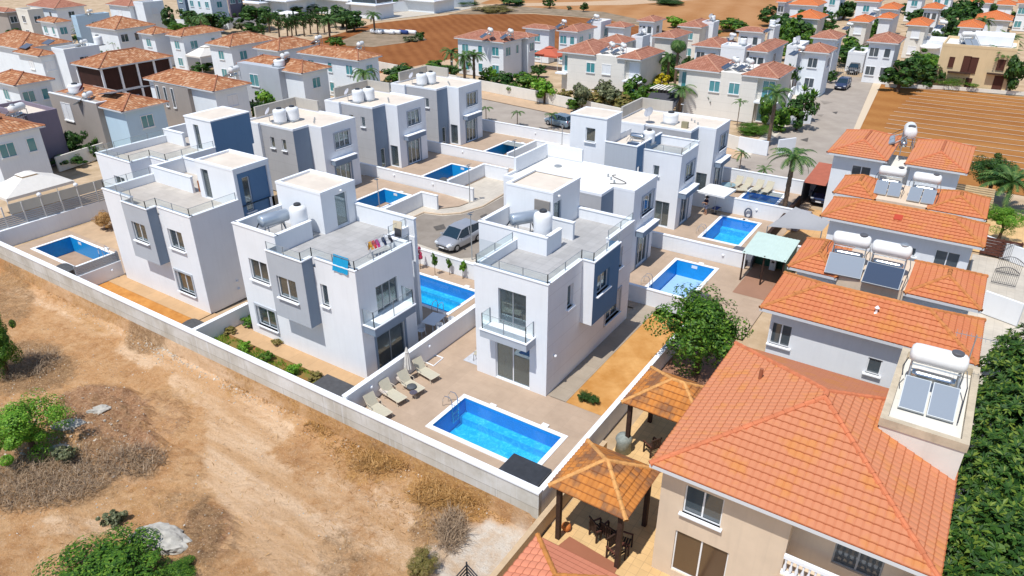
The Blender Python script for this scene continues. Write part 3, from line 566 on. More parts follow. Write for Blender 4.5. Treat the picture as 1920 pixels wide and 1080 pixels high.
def window(par, ax, c, h, panes=2, dep=.16, fr=WFR, sill=True, curt='sides', surround=None, name='window', glass=GLASS, room=1.1, label=None):
    a0, a1, z0, z1 = h; s = -1 if ax == 'S' else 1
    def B(mb, p0, p1, q0, q1, d0, d1, m=0):   # along a, z, depth inwards
        if ax == 'S': mb.box(p0, p1, c+d0, c+d1, q0, q1, m)
        else: mb.box(c-d1, c-d0, p0, p1, q0, q1, m)
    f = .055; d0, d1 = dep-.06, dep
    mb = MB(); B(mb, a0, a1, z0, z0+f, d0, d1); B(mb, a0, a1, z1-f, z1, d0, d1); B(mb, a0, a0+f, z0+f, z1-f, d0, d1); B(mb, a1-f, a1, z0+f, z1-f, d0, d1)
    w = (a1-a0)/panes
    for k in range(1, panes): B(mb, a0+k*w-f*.6, a0+k*w+f*.6, z0+f, z1-f, d0, d1)
    if surround: 
        q = .14
        B(mb, a0-q, a1+q, z1, z1+q, -.05, .0, 1); B(mb, a0-q, a1+q, z0-q, z0, -.05, 0, 1); B(mb, a0-q, a0, z0, z1, -.05, 0, 1); B(mb, a1, a1+q, z0, z1, -.05, 0, 1)
    W_ = mb.build(name, [fr, surround or fr], par)
    if label: W_['label'] = label
    mb = MB(); B(mb, a0+f, a1-f, z0+f, z1-f, d0+.025, d0+.033); mb.build('pane', glass, W_)
    if sill: mb = MB(); B(mb, a0-.1, a1+.1, z0-.06, z0, -.16, dep-.06); mb.build('sill', COPE, W_)
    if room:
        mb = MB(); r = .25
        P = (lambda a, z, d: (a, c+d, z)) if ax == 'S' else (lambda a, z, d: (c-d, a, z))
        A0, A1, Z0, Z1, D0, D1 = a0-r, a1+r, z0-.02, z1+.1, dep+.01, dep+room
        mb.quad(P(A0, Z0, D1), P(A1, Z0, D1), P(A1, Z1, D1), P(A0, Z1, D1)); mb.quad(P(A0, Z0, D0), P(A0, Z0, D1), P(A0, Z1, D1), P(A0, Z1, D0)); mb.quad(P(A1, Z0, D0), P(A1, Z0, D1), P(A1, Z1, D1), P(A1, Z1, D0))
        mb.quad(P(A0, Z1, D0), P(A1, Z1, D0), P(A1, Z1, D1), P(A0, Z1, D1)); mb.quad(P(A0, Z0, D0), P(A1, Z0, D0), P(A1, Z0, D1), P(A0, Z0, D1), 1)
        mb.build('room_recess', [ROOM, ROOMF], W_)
    if curt:
        mb = MB(); L = a1-a0; spans = {'sides': [(0, .24), (.80, 1)], 'full': [(0.02, .98)], 'left': [(0, .42)], 'right': [(.5, 1)]}[curt]
        for u0, u1 in spans:
            n = max(4, int((u1-u0)*L/.05)); P = (lambda a, z, d: (a, c+d, z)) if ax == 'S' else (lambda a, z, d: (c-d, a, z))
            pts = [(a0+L*(u0+(u1-u0)*i/n), dep+.12+.045*math.sin(i*1.9)) for i in range(n+1)]
            for (p, d), (q, e) in zip(pts, pts[1:]): mb.quad(P(p, z0+.03, d), P(q, z0+.03, e), P(q, z1-.02, e), P(p, z1-.02, d))
        mb.build('curtain', CURT if sum(map(ord, curt)) % 2 else CURTB, W_)
    return W_
def rail(par, pts, z, h=.5, name='glass_balustrade'):
    "clamped glass panels with thin posts along a line of points"
    g = MB(); p = MB(); c = 0
    for a, b2 in zip(pts, pts[1:]):
        a = Vector((*a, z)); b2 = Vector((*b2, z)); L = (b2-a).length; n = max(1, round(L/1.5)); d = (b2-a)/n
        for k in range(n):
            s0 = a+d*(k+.03/d.length); s1 = a+d*(k+1-.03/d.length)
            g.quad(s0, s1, s1+Vector((0, 0, h)), s0+Vector((0, 0, h)))
        for k in range(n+1):
            q = a+d*k; p.box(q.x-.02, q.x+.02, q.y-.02, q.y+.02, z, z+h+.02)
        p.obox(((a+b2)/2+Vector((0, 0, h)))[:], (L, .018, .018), math.atan2(d.y, d.x))
    G_ = g.build(name, RAIL, par); p.build('rail_post', ALU, G_); return G_
def parapets(par, segs, z0, z1=None):
    for s in segs:
        x0, x1, y0, y1, zt = s; mb = MB(); cp = MB(); mb.box(x0, x1, y0, y1, z0, zt, 0, 'bt'); cp.box(x0-.04, x1+.04, y0-.04, y1+.04, zt, zt+.06); cp.build('coping', COPE, mb.build('parapet', WHITE, par))
def slab_box(par, x0, x1, y0, y1, z0, z1, name='canopy', m=DGREY):
    mb = MB(); mb.box(x0, x1, y0, y1, z0, z1); o = mb.build(name, m, par)
    mb = MB(); mb.box(x0-.04, x1+.04, y0-.04, y1+.04, z1, z1+.06); mb.build('slab_edge', COPE, o); return o
def aerial(par, x, y, z, h=.9):
    mb = MB(); mb.tube((x, y, z), (x, y, z+h), .015, n=5)
    mb.build('roof_pipe', GALV, par)
def wall_lamp(par, x, y, z):
    mb = MB(); mb.lathe((x, y, z), [(.0, -.09), (.09, -.05), (.1, 0), (.08, .06), (0, .09)], 10); mb.build('wall_lamp', WPLAS, par, smooth=True)
# ---------- front villa in the middle (H2)
v = thing('villa', (-31, 27, 0), 'white two-storey villa with washing on its roof terrace, beside the closed parasol', 'villa')
zd, zl, zh = 6.45, 7.0, 7.55
S_ = [(-35.15, -33.5, 4.1, 5.5), (-28.95, -28.4, 4.1, 5.48), (-35.3, -33.5, .8, 2.2)]; E_ = [(25.3, 27.1, 3.72, 5.45), (24.95, 27.35, .05, 2.35)]
mb = MB(); shell(mb, -36.1, -26, 23.92, 28.5, 0, zd, S_, E_, 0, top=False); shell(mb, -36.1, -27.9, 28.5, 30.4, 0, zd, m=0, top=False, skip='s'); mb.box(-27.9, -27.2, 30.15, 30.4, 0, zd); mb.build('wall', WHITE, v)
mb = MB(); mb.poly([(-36, 24, zd), (-26.05, 24, zd), (-26.05, 28.5, zd), (-27.9, 28.5, zd), (-27.9, 30.3, zd), (-36, 30.3, zd)]); mb.quad((-32.2, 23.25, zd), (-29.4, 23.25, zd), (-29.4, 24, zd), (-32.2, 24, zd)); mb.build('roof_terrace', DECKT, v)
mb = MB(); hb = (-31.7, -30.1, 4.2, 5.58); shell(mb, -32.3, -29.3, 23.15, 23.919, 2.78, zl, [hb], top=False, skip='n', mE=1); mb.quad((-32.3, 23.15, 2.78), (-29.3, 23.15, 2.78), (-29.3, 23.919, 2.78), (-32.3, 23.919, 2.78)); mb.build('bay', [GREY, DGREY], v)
parapets(v, [(-36.1, -32.3, 23.92, 24.12, zh), (-36.1, -35.9, 24.12, 27.5, zh), (-32.5, -32.3, 24.12, 26.7, zh), (-32.06, -27.2, 30.2, 30.4, zh+.05), (-29.1, -26, 23.92, 24.12, zl), (-26.2, -26, 24.12, 28.5, zl), (-27.9, -26.2, 28.3, 28.5, zl), (-27.9, -27.7, 28.5, 30.2, zl), (-29.52, -29.32, 23.35, 23.918, zl)], zd)
mb = MB(); mb.box(-32.34, -29.26, 23.11, 23.3, zl, zl+.06); mb.build('bay_coping', COPE, v)
mb = MB(); th = (28.6, 29.6, zd+.08, 8.65)
mb = MB(); shell(mb, -36.1, -32.1, 27.5, 30.4, zd, 9.0, [], [th], 0, top=False); mb.quad((-36, 27.6, 9.0), (-32.2, 27.6, 9.0), (-32.2, 30.3, 9.0), (-36, 30.3, 9.0), 1); tw = mb.build('stair_tower', [WHITE, ROOFC], v)
mb = MB(); [mb.box(*q) for q in ((-36.12, -32.08, 27.48, 27.7, 9.0, 9.15), (-36.12, -32.08, 30.2, 30.42, 9.0, 9.15), (-36.12, -35.9, 27.7, 30.2, 9.0, 9.15), (-32.3, -32.08, 27.7, 30.2, 9.0, 9.15))]; mb.build('tower_rim', COPE, tw)
mb = MB(); mb.box(-32.15, -32.11, 28.62, 29.58, 7.5, 7.6)
window(v, 'E', -32.1, th, 1, name='glazed_door', sill=False, curt='full')
for h, cu, su, pn in ((S_[0], 'sides', None, 2), (S_[1], 'full', None, 1), (S_[2], 'full', GREY, 2)): window(v, 'S', 23.92, h, pn, curt=cu, surround=su)
window(v, 'S', 23.15, hb, 2, curt='sides'); window(v, 'E', -26, E_[0], 3, name='glazed_door', sill=False, curt='full', fr=ALU); window(v, 'E', -26, E_[1], 2, name='glazed_door', sill=False, curt='sides', fr=ALU, surround=DGREY)
slab_box(v, -25.999, -25.1, 24.05, 27.5, 3.15, 3.62, 'balcony_slab'); rail(v, [(-25.98, 24.12), (-25.2, 24.12), (-25.2, 27.4), (-25.98, 27.4)], 3.68, .95)
rail(v, [(-32.2, 23.2), (-29.4, 23.2), (-29.4, 24.0), (-26.1, 24.0), (-26.1, 28.4)], zl+.06, .5); rail(v, [(-27.8, 28.6), (-27.8, 30.1)], zl+.06, .5)
wall_lamp(v, -32.02, 29.1, 8.85)
DECKT2 = mk_tiles('beige_terrace_tiles', (.56, .51, .45), (.45, .41, .37), .6)
# ---------- left front villa (H1)
v = thing('villa', (-45.3, 27, 0), 'white villa with slate-blue stair tower panel, nearest the slatted fence', 'villa')
S_ = [(-43.2, -41.65, 4.28, 5.65), (-43.45, -41.65, .95, 2.5)]
mb = MB(); shell(mb, -50.3, -40.3, 23.8, 27.5, 0, zd, S_, [], 0, top=False); shell(mb, -50.3, -40.3, 27.5, 30.4, 0, zd, m=0, top=False, skip='se'); mb.quad((-40.3, 30.0, 0), (-40.3, 30.4, 0), (-40.3, 30.4, zd), (-40.3, 30.0, zd)); mb.build('wall', WHITE, v)
mb = MB(); mb.quad((-50.2, 23.9, zd), (-40.35, 23.9, zd), (-40.35, 30.3, zd), (-50.2, 30.3, zd)); mb.quad((-46.7, 23.15, zd), (-44, 23.15, zd), (-44, 23.9, zd), (-46.7, 23.9, zd)); mb.build('roof_terrace', DECKT2, v)
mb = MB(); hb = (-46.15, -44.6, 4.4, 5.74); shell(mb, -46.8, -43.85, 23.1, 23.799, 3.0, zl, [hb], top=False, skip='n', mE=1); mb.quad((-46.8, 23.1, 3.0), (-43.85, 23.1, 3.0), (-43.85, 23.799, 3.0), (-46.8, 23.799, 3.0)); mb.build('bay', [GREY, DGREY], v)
parapets(v, [(-50.3, -46.9, 23.8, 24.0, zl), (-50.3, -50.1, 24.0, 27.6, zl), (-50.3, -45.5, 27.6, 27.78, zh+.05), (-50.3, -50.1, 27.78, 30.2, zh), (-43.7, -40.3, 23.8, 24.0, zl), (-40.5, -40.3, 24.0, 27.5, zl), (-50.3, -44.4, 30.2, 30.4, zh), (-44.07, -43.87, 23.3, 23.798, zl)], zd)
mb = MB(); mb.box(-46.84, -43.81, 23.06, 23.25, zl, zl+.06); mb.build('bay_coping', COPE, v)
td = (-43.9, -43.1, zd+.06, 8.6)
mb = MB(); shell(mb, -44.4, -40.3, 27.5, 30.4, zd, 9.0, [td], [], 0, top=False, skip='e'); wface(mb, 'E', -40.3, 27.5, 30.4, zd, 9.0, [(27.75, 30.2, 6, 8.75)], .12); mb.quad((-44.3, 27.6, 9.0), (-40.4, 27.6, 9.0), (-40.4, 30.3, 9.0), (-44.3, 30.3, 9.0), 1)
wface(mb, 'E', -40.3, 27.5, 30.4, 0, zd, [(27.75, 30.2, 2.9, 7)], .12); tw = mb.build('stair_tower', [WHITE, ROOFC], v)
mb = MB(); wface(mb, 'E', -40.42, 27.75, 30.2, 2.9, 8.75, [(28.15, 28.75, 5.9, 8.35)], .16); mb.build('blue_panel', BLUEG, v); window(v, 'E', -40.42, (28.15, 28.75, 5.9, 8.35), 1, curt='left')
mb = MB(); [mb.box(*q) for q in ((-44.42, -40.28, 27.48, 27.7, 9.0, 9.15), (-44.42, -40.28, 30.2, 30.42, 9.0, 9.15), (-44.42, -44.2, 27.7, 30.2, 9.0, 9.15), (-40.5, -40.28, 27.7, 30.2, 9.0, 9.15))]; mb.build('tower_rim', COPE, tw)
window(v, 'S', 27.5, td, 1, name='glazed_door', sill=False, curt='full', fr=ALU); window(v, 'S', 23.8, S_[0], 2, curt='sides'); window(v, 'S', 23.8, S_[1], 2, curt='full', surround=GREY); window(v, 'S', 23.1, hb, 2, curt='right')
rail(v, [(-46.7, 23.15), (-43.95, 23.15), (-43.95, 23.9), (-40.4, 23.9), (-40.4, 27.4)], zl+.06, .5); rail(v, [(-50.2, 27.4), (-50.2, 23.9), (-46.9, 23.9)], zl+.06, .5); aerial(v, -45.7, 29.5, zd, 1.4)
# ---------- villa behind it (H0)
v = thing('villa', (-55.5, 33, 0), 'white villa with slate stair tower half hidden behind the leftmost front villa', 'villa')
mb = MB(); S_ = [(-57.1, -55.6, 4.3, 5.5)]; shell(mb, -59, -54.2, 28.2, 38, 0, zd, S_, [], 0, top=False, skip='n'); shell(mb, -54.2, -52.1, 29.9, 38, 0, zd, m=0, mE=1, top=False, skip='wn'); mb.build('wall', [WHITE, BLUEG], v)
mb = MB(); mb.box(-54.19, -53.0, 28.25, 29.9, 0, 3.2); mb.build('porch_block', GREY, v)
mb = MB(); mb.poly([(-58.9, 28.3, zd), (-54.3, 28.3, zd), (-54.3, 30, zd), (-52.2, 30, zd), (-52.2, 38, zd), (-58.9, 38, zd)]); mb.build('roof_terrace', DECKT2, v)
parapets(v, [(-59, -54.2, 28.2, 28.4, zl), (-59, -58.8, 28.4, 34.3, zl), (-54.4, -54.2, 28.4, 29.9, zl), (-54.4, -52.1, 29.9, 30.1, zl), (-52.3, -52.1, 30.1, 34.4, zl), (-59, -56.3, 34.3, 34.5, zh), (-59, -58.8, 34.5, 38, zh)], zd)
td = (-54.6, -53.9, zd+.05, 8.6); mb = MB(); shell(mb, -55.6, -52.1, 34.4, 38.2, zd, 9.1, [td], [], 0, top=True, mE=1); tw = mb.build('stair_tower', [WHITE, BLUEG], v); window(v, 'S', 34.4, td, 1, name='glazed_door', sill=False, curt='full', fr=ALU)
mb = MB(); mb.box(-55.65, -52.05, 34.35, 38.25, 9.101, 9.2); mb.build('tower_rim', COPE, tw); mb = MB(); mb.quad((-55.3, 34.7, 9.205), (-52.4, 34.7, 9.205), (-52.4, 37.9, 9.205), (-55.3, 37.9, 9.205)); mb.build('tower_roof', ROOFC, tw)
window(v, 'S', 28.2, S_[0], 2, curt='sides'); rail(v, [(-58.9, 34.2), (-58.9, 28.3), (-54.3, 28.3), (-54.3, 30), (-52.2, 30), (-52.2, 34.3)], zl+.06, .5)
# ---------- front villa on the right (H3)
v = thing('villa', (-19, 33, 0), 'tall white front villa with glazed patio doors facing the big pool', 'villa')
S_ = [(-19.65, -17.85, 3.72, 6.0), (-19.9, -17.6, .05, 2.75)]; E_ = [(30.3, 30.95, 4.6, 6.02), (35.4, 37.2, 4.5, 5.85), (35.25, 37.25, 1.2, 2.9)]
mb = MB(); wface(mb, 'E', -16.5, 28.2, 38.6, 0, zd, E_, .2, 1); wface(mb, 'S', 28.2, -21.25, -16.5, 0, zd, S_, .16, 0)
mb.quad((-21.25, 28.2, 0), (-21.25, 32.2, 0), (-21.25, 32.2, zd), (-21.25, 28.2, zd)); mb.quad((-23.8, 38.6, 0), (-16.5, 38.6, 0), (-16.5, 38.6, zd), (-23.8, 38.6, zd)); mb.quad((-23.8, 32.2, 0), (-21.25, 32.2, 0), (-21.25, 32.2, zd), (-23.8, 32.2, zd), 2); mb.quad((-23.8, 32.2, 0), (-23.8, 38.6, 0), (-23.8, 38.6, zd), (-23.8, 32.2, zd)); mb.build('wall', [WHITE, WBAND, mat('pale_grey_render', (.60, .65, .68))], v)
mb = MB(); mb.quad((-21.1, 28.3, zd), (-16.6, 28.3, zd), (-16.6, 38.5, zd), (-21.1, 38.5, zd)); mb.quad((-23.6, 32.3, zd), (-21.1, 32.3, zd), (-21.1, 38.5, zd), (-23.6, 38.5, zd)); mb.quad((-16.6, 32.0, zd), (-15.8, 32.0, zd), (-15.8, 35.1, zd), (-16.6, 35.1, zd)); mb.build('roof_terrace', DECKT, v)
hb = (32.35, 33.9, 4.72, 5.98); mb = MB(); mb.quad((-16.499, 31.9, 3.0), (-15.75, 31.9, 3.0), (-15.75, 31.9, zl), (-16.499, 31.9, zl), 1); wface(mb, 'E', -15.75, 31.9, 35.15, 3.0, zl, [hb], .22); mb.quad((-16.499, 35.15, 3.0), (-15.75, 35.15, 3.0), (-15.75, 35.15, zl), (-16.499, 35.15, zl)); mb.quad((-16.499, 31.9, 3.0), (-15.75, 31.9, 3.0), (-15.75, 35.15, 3.0), (-16.499, 35.15, 3.0)); mb.build('bay', [BLUEG, WHITE], v)
parapets(v, [(-21.25, -16.5, 28.2, 28.4, zl), (-16.7, -16.5, 28.4, 31.85, zl), (-16.7, -16.5, 35.2, 38.6, zl), (-21.25, -21.05, 28.4, 32.2, zl), (-23.8, -19.0, 32.2, 32.4, zh), (-19.2, -19.0, 32.4, 33.9, zh), (-20.4, -18.85, 35.0, 35.2, zh), (-20.4, -16.7, 38.4, 38.6, zl+.1), (-23.8, -23.6, 32.4, 35.2, zh)], zd)
mb = MB(); mb.box(-16.0, -15.7, 31.86, 35.19, zl, zl+.06); mb.box(-16.5, -16.0, 31.86, 32.1, zl, zl+.06); mb.build('bay_coping', COPE, v)
td = (35.35, 36.25, zd+.05, 8.4); mb = MB(); shell(mb, -23.8, -20.4, 35.2, 38.6, zd, 9.0, [], [td], 0, top=False); mb.quad((-23.7, 35.3, 8.95), (-20.5, 35.3, 8.95), (-20.5, 38.5, 8.95), (-23.7, 38.5, 8.95), 1); tw = mb.build('stair_tower', [WHITE, ROOFC], v)
mb = MB(); [mb.box(*q) for q in ((-23.82, -20.38, 35.18, 35.4, 9.0, 9.12), (-23.82, -20.38, 38.4, 38.62, 9.0, 9.12), (-23.82, -23.6, 35.4, 38.4, 9.0, 9.12), (-20.6, -20.38, 35.4, 38.4, 9.0, 9.12))]; mb.build('tower_rim', COPE, tw); window(v, 'E', -20.4, td, 1, name='glazed_door', sill=False, curt=None, fr=ALU); wall_lamp(v, -20.32, 35.8, 8.75)
window(v, 'S', 28.2, S_[0], 2, name='glazed_door', sill=False, curt='left', fr=ALU, room=2.); window(v, 'S', 28.2, S_[1], 2, name='glazed_door', sill=False, curt='left', fr=WFR, room=2.6)
window(v, 'E', -16.5, E_[0], 1, dep=.2, curt='full'); window(v, 'E', -16.5, E_[1], 2, dep=.2); window(v, 'E', -16.5, E_[2], 2, dep=.2, surround=GREY); window(v, 'E', -15.75, hb, 2, dep=.22, curt='left')
slab_box(v, -20.3, -17.25, 27.3, 28.199, 3.15, 3.6, 'balcony_slab', GREY); rail(v, [(-20.2, 28.15), (-20.2, 27.4), (-17.35, 27.4), (-17.35, 28.15)], 3.66, .95)
rail(v, [(-21.15, 31.9), (-21.15, 28.3), (-16.6, 28.3), (-16.6, 31.95), (-15.85, 31.95), (-15.85, 35.1)], zl+.06, .5); rail(v, [(-16.6, 35.2), (-16.6, 38.5)], zl+.06, .5)
for (x, y, z) in ((-40.22, 26.2, 1.5), (-40.22, 26.2, .9), (-25.92, 28.2, 2.6), (-16.42, 29.0, 2.3)): wall_lamp(v, x, y, z)
# ---------- flat-roofed villas
def villaB(x1, y0, label, east=True, lowE=1.9, L=8.2, N_=4.4, zt=6.6, west=True, hose=False):
    """white front block with a banded grey box on its west side"""
    v = thing('flat_roofed_villa', (x1-4, y0+3, 0), label, 'villa'); xb, xa = x1-1.65, x1-6.1; yf = y0+lowE; yn = yf+N_; zr = zt-.18; cx0 = x1-L
    Ew = [(yf+1.5, yf+3.45, 4.15, 5.6), (yf+1.2, yf+3.2, .05, 2.5)]; Sd = [(xb+.25, x1-.35, .05, 2.3)]
    mb = MB(); shell(mb, xb, x1, yf, yn, 0, zt, Sd, Ew, 0, top=False, skip='w'); mb.quad((cx0, yn, 0), (xb, yn, 0), (xb, yn, zt), (cx0, yn, zt)); mb.quad((cx0, y0-.3, 0), (xa, y0-.3, 0), (xa, y0-.3, zt), (cx0, y0-.3, zt)); mb.quad((cx0, y0-.3, 0), (cx0, yn, 0), (cx0, yn, zt), (cx0, y0-.3, zt)); mb.quad((xa, y0-.3, 0), (xa, y0, 0), (xa, y0, zt), (xa, y0-.3, zt)); mb.build('wall', WHITE, v)
    Sg = [(xa+1.1, xa+1.65, 4.4, 5.45), (xa+2.7, xa+3.25, 4.4, 5.45)]
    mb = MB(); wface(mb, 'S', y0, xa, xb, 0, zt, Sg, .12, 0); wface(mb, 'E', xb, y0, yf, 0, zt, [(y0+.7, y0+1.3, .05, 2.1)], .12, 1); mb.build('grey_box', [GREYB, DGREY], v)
    mb = MB(); mb.poly([(cx0, y0-.3, zr), (xa, y0-.3, zr), (xa, y0, zr), (xb, y0, zr), (xb, yf, zr), (x1, yf, zr), (x1, yn, zr), (cx0, yn, zr)]); mb.build('roof', ROOFC if not hose else ROOFW, v)
    mb = MB(); q = .16
    for s in ((cx0, xa, y0-.3, y0-.3+q), (xa, xb, y0, y0+q), (xb-q, xb, y0+q, yf), (xb-q, x1, yf, yf+q), (x1-q, x1, yf+q, yn-q), (cx0, x1, yn-q, yn), (cx0, cx0+q, y0-.3+q, yn-q)): mb.box(s[0]-.01, s[1]+.01, s[2]-.01, s[3]+.01, zt-.17, zt+.02)
    mb.build('roof_rim', COPE, v)
    mb = MB(); ym = y0+1.1; mb.box(cx0+.02, cx0+.22, ym, yn-.02, zt+.03, zt+1.0); mb.box(cx0+.22, cx0+3.4, yn-.22, yn-.02, zt+.03, zt+1.0); mb.build('service_parapet', WHITE if hose else TAUPEL, v)
    window(v, 'E', x1, Ew[0], 3, surround=GREY, curt='sides'); window(v, 'E', x1, Ew[1], 3, name='glazed_door', sill=False, curt='sides', surround=DGREY); window(v, 'S', yf, Sd[0], 1, name='glazed_door', sill=False, curt='full', fr=ALU)
    for h in Sg: window(v, 'S', y0, h, 1, dep=.12, curt=None)
    window(v, 'E', xb, (y0+.7, y0+1.3, .05, 2.1), 1, dep=.12, curt=None, name='door', sill=False)
    slab_box(v, x1+.001, x1+.6, yf+.7, yf+3.6, 2.85, 3.3); 
    mb = MB()
    for k in range(3): mb.tube((x1-2.2-k*.5, yf+1.2+.5*k, zr), (x1-2.2-k*.5, yf+1.2+.5*k, zr+.22), .07, n=8)
    mb.build('roof_vent', GALV, v)
    if hose:
        mb = MB(); pts = [(x1-2.4+.9*math.sin(i*.35)+.02*i, yf+.9+.13*i, zr+.03) for i in range(16)]; mb.path(pts, .03, 5); mb.build('coiled_hose', BPLAS, v)
    return v
TAUPEL = plaster('rough_grey_parapet', (.50, .47, .42), .12)
villaB(-50.6, 42.6, 'flat-roofed white villa with grey banded box, nearest of the three in the left row'); villaB(-50.3, 52.7, 'flat-roofed white villa with grey banded box, middle of the three in the left row'); villaB(-50.1, 62.8, 'flat-roofed white villa with grey banded box, closest to the road in the left row')
villaB(-19.2, 42.7, 'white villa whose bright flat roof has a loose hose, behind the tall front villa', L=9.7, N_=4.0, hose=True); villaB(-19.9, 61.6, 'white villa with dish on its grey box roof, beside the road on the right', L=9.2, N_=3.9)
# ---------- H8
v = thing('villa', (-24, 57, 0), 'white villa with square-windowed tower and silver water heater beyond the hose roof', 'villa'); zd8, z8 = 6.1, 6.5
S_ = [(-22, -21.45, 4.45, 5.33), (-21.55, -20.25, .1, 2.3)]; E_ = [(55.8, 57.7, 3.95, 5.35), (55.6, 57.2, .05, 2.4)]
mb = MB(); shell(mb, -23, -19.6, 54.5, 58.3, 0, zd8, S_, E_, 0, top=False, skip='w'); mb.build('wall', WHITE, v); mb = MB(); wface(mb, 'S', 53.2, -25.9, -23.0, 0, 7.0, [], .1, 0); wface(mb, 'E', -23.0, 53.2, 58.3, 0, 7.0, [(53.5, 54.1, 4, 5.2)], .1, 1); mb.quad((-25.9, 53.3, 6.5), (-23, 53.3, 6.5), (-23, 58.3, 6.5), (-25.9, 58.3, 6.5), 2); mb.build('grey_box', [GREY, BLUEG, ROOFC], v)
mb = MB(); mb.quad((-23, 54.6, zd8), (-19.7, 54.6, zd8), (-19.7, 58.3, zd8), (-23, 58.3, zd8)); mb.build('roof_terrace', DECKT, v)
parapets(v, [(-23, -19.6, 54.5, 54.7, z8), (-19.8, -19.6, 54.7, 58.1, z8), (-23, -19.6, 58.1, 58.3, z8+.3)], zd8)
mb = MB(); mb.box(-26.0, -22.96, 53.16, 53.36, 7.0, 7.07); mb.box(-23.16, -22.96, 53.36, 58.3, 7.0, 7.07); mb.build('box_coping', COPE, v)
th = (-27.9, -27.0, 6.7, 7.9); mb = MB(); shell(mb, -29.4, -25.95, 53.4, 56.2, 0, 8.8, [th], [], 0, top=True); mb.box(-25.95, -25.9, 56.2, 58.3, 0, 7); tw = mb.build('stair_tower', WHITE, v); mb = MB(); mb.box(-29.45, -25.9, 53.35, 56.25, 8.801, 8.9); mb.build('tower_rim', COPE, tw); mb = MB(); mb.quad((-29.2, 53.6, 8.905), (-26.15, 53.6, 8.905), (-26.15, 56, 8.905), (-29.2, 56, 8.905)); mb.build('tower_roof', ROOFC, tw)
window(v, 'S', 53.4, th, 1, curt=None); window(v, 'S', 54.5, S_[0], 1, curt=None); window(v, 'S', 54.5, S_[1], 2, name='glazed_door', sill=False, curt='left', fr=ALU); window(v, 'E', -19.6, E_[0], 2, surround=GREY, curt=None); window(v, 'E', -19.6, E_[1], 2, name='glazed_door', sill=False, curt='sides', surround=DGREY)
slab_box(v, -19.599, -18.95, 54.6, 57.6, 2.85, 3.3); rail(v, [(-22.9, 54.6), (-19.7, 54.6), (-19.7, 58.2)], z8+.06, .5)
# ================================================================== TILED HOUSES
def tplane(mb, p0, p1, q0, q1, tw=.3, ch=.36, geo=True, m=0):
    "roof plane from eave edge p0-p1 up to ridge edge q0-q1; geo = real corrugated courses"
    p0, p1, q0, q1 = map(Vector, (p0, p1, q0, q1)); ud = (p1-p0).normalized()
    mid0, mid1 = (p0+p1)/2, (q0+q1)/2
    up = (mid1-mid0); up -= ud*up.dot(ud); sl = up.length; un = up/sl; nr = ud.cross(un); nr = nr if nr.z > 0 else -nr
    uq0, uq1 = (q0-p0).dot(ud), (q1-p0).dot(ud); U = (p1-p0).length
    if not geo:
        if (q1-q0).length < .01: mb.add([p0, p1, q0], [(0, 1, 2)], m, [[(0, 0), (U/tw, 0), (uq0/tw, sl/ch)]])
        else: mb.quad(p0, p1, q1, q0, m, [(0, 0), (U/tw, 0), (uq1/tw, sl/ch), (uq0/tw, sl/ch)])
        return
    n = max(1, round(sl/ch)); st = tw/5
    for k in range(n):
        t0, t1 = k/n, (k+1)/n
        a0, a1 = uq0*t0, U+(uq1-U)*t0; b0, b1 = uq0*t1, U+(uq1-U)*t1
        i0, i1 = math.ceil(min(a0, b0)/st), math.floor(max(a1, b1)/st)
        us = [min(a0, b0)]+[i*st for i in range(i0, i1+1)]+[max(a1, b1)]
        vs = []; fs = []; uv = []
        for u in us:
            h = .034*math.sqrt(abs(math.sin(math.pi*u/tw)))
            lo = min(max(u, a0), a1); hi = min(max(u, b0), b1)
            vs += [p0+ud*lo+un*(sl*t0-.01)+nr*(h+.035), p0+ud*hi+un*(sl*t1+.02)+nr*(h+.002), p0+ud*lo+un*(sl*t0-.01)+nr*(h-.03)]
        for i in range(len(us)-1):
            a = i*3; uu, uw = us[i]/tw, us[i+1]/tw-1e-4
            fs.append((a, a+3, a+4, a+1)); uv.append([(uu, k+.02), (uw, k+.02), (uw, k+.98), (uu, k+.98)])
            fs.append((a+2, a+5, a+3, a)); uv.append([(uu, k+.02), (uw, k+.02), (uw, k+.04), (uu, k+.04)])
        mb.add(vs, fs, m, uv)
def ridge(mb, a, b2, r=.11, seg=.38, m=0):
    a, b2 = Vector(a), Vector(b2); L = (b2-a).length
    if L < .05: return
    n = max(1, round(L/seg)); d = (b2-a)/n
    for k in range(n): mb.tube(a+d*k, a+d*(k+1.06), r*1.12, r*.9, 8, m, False)
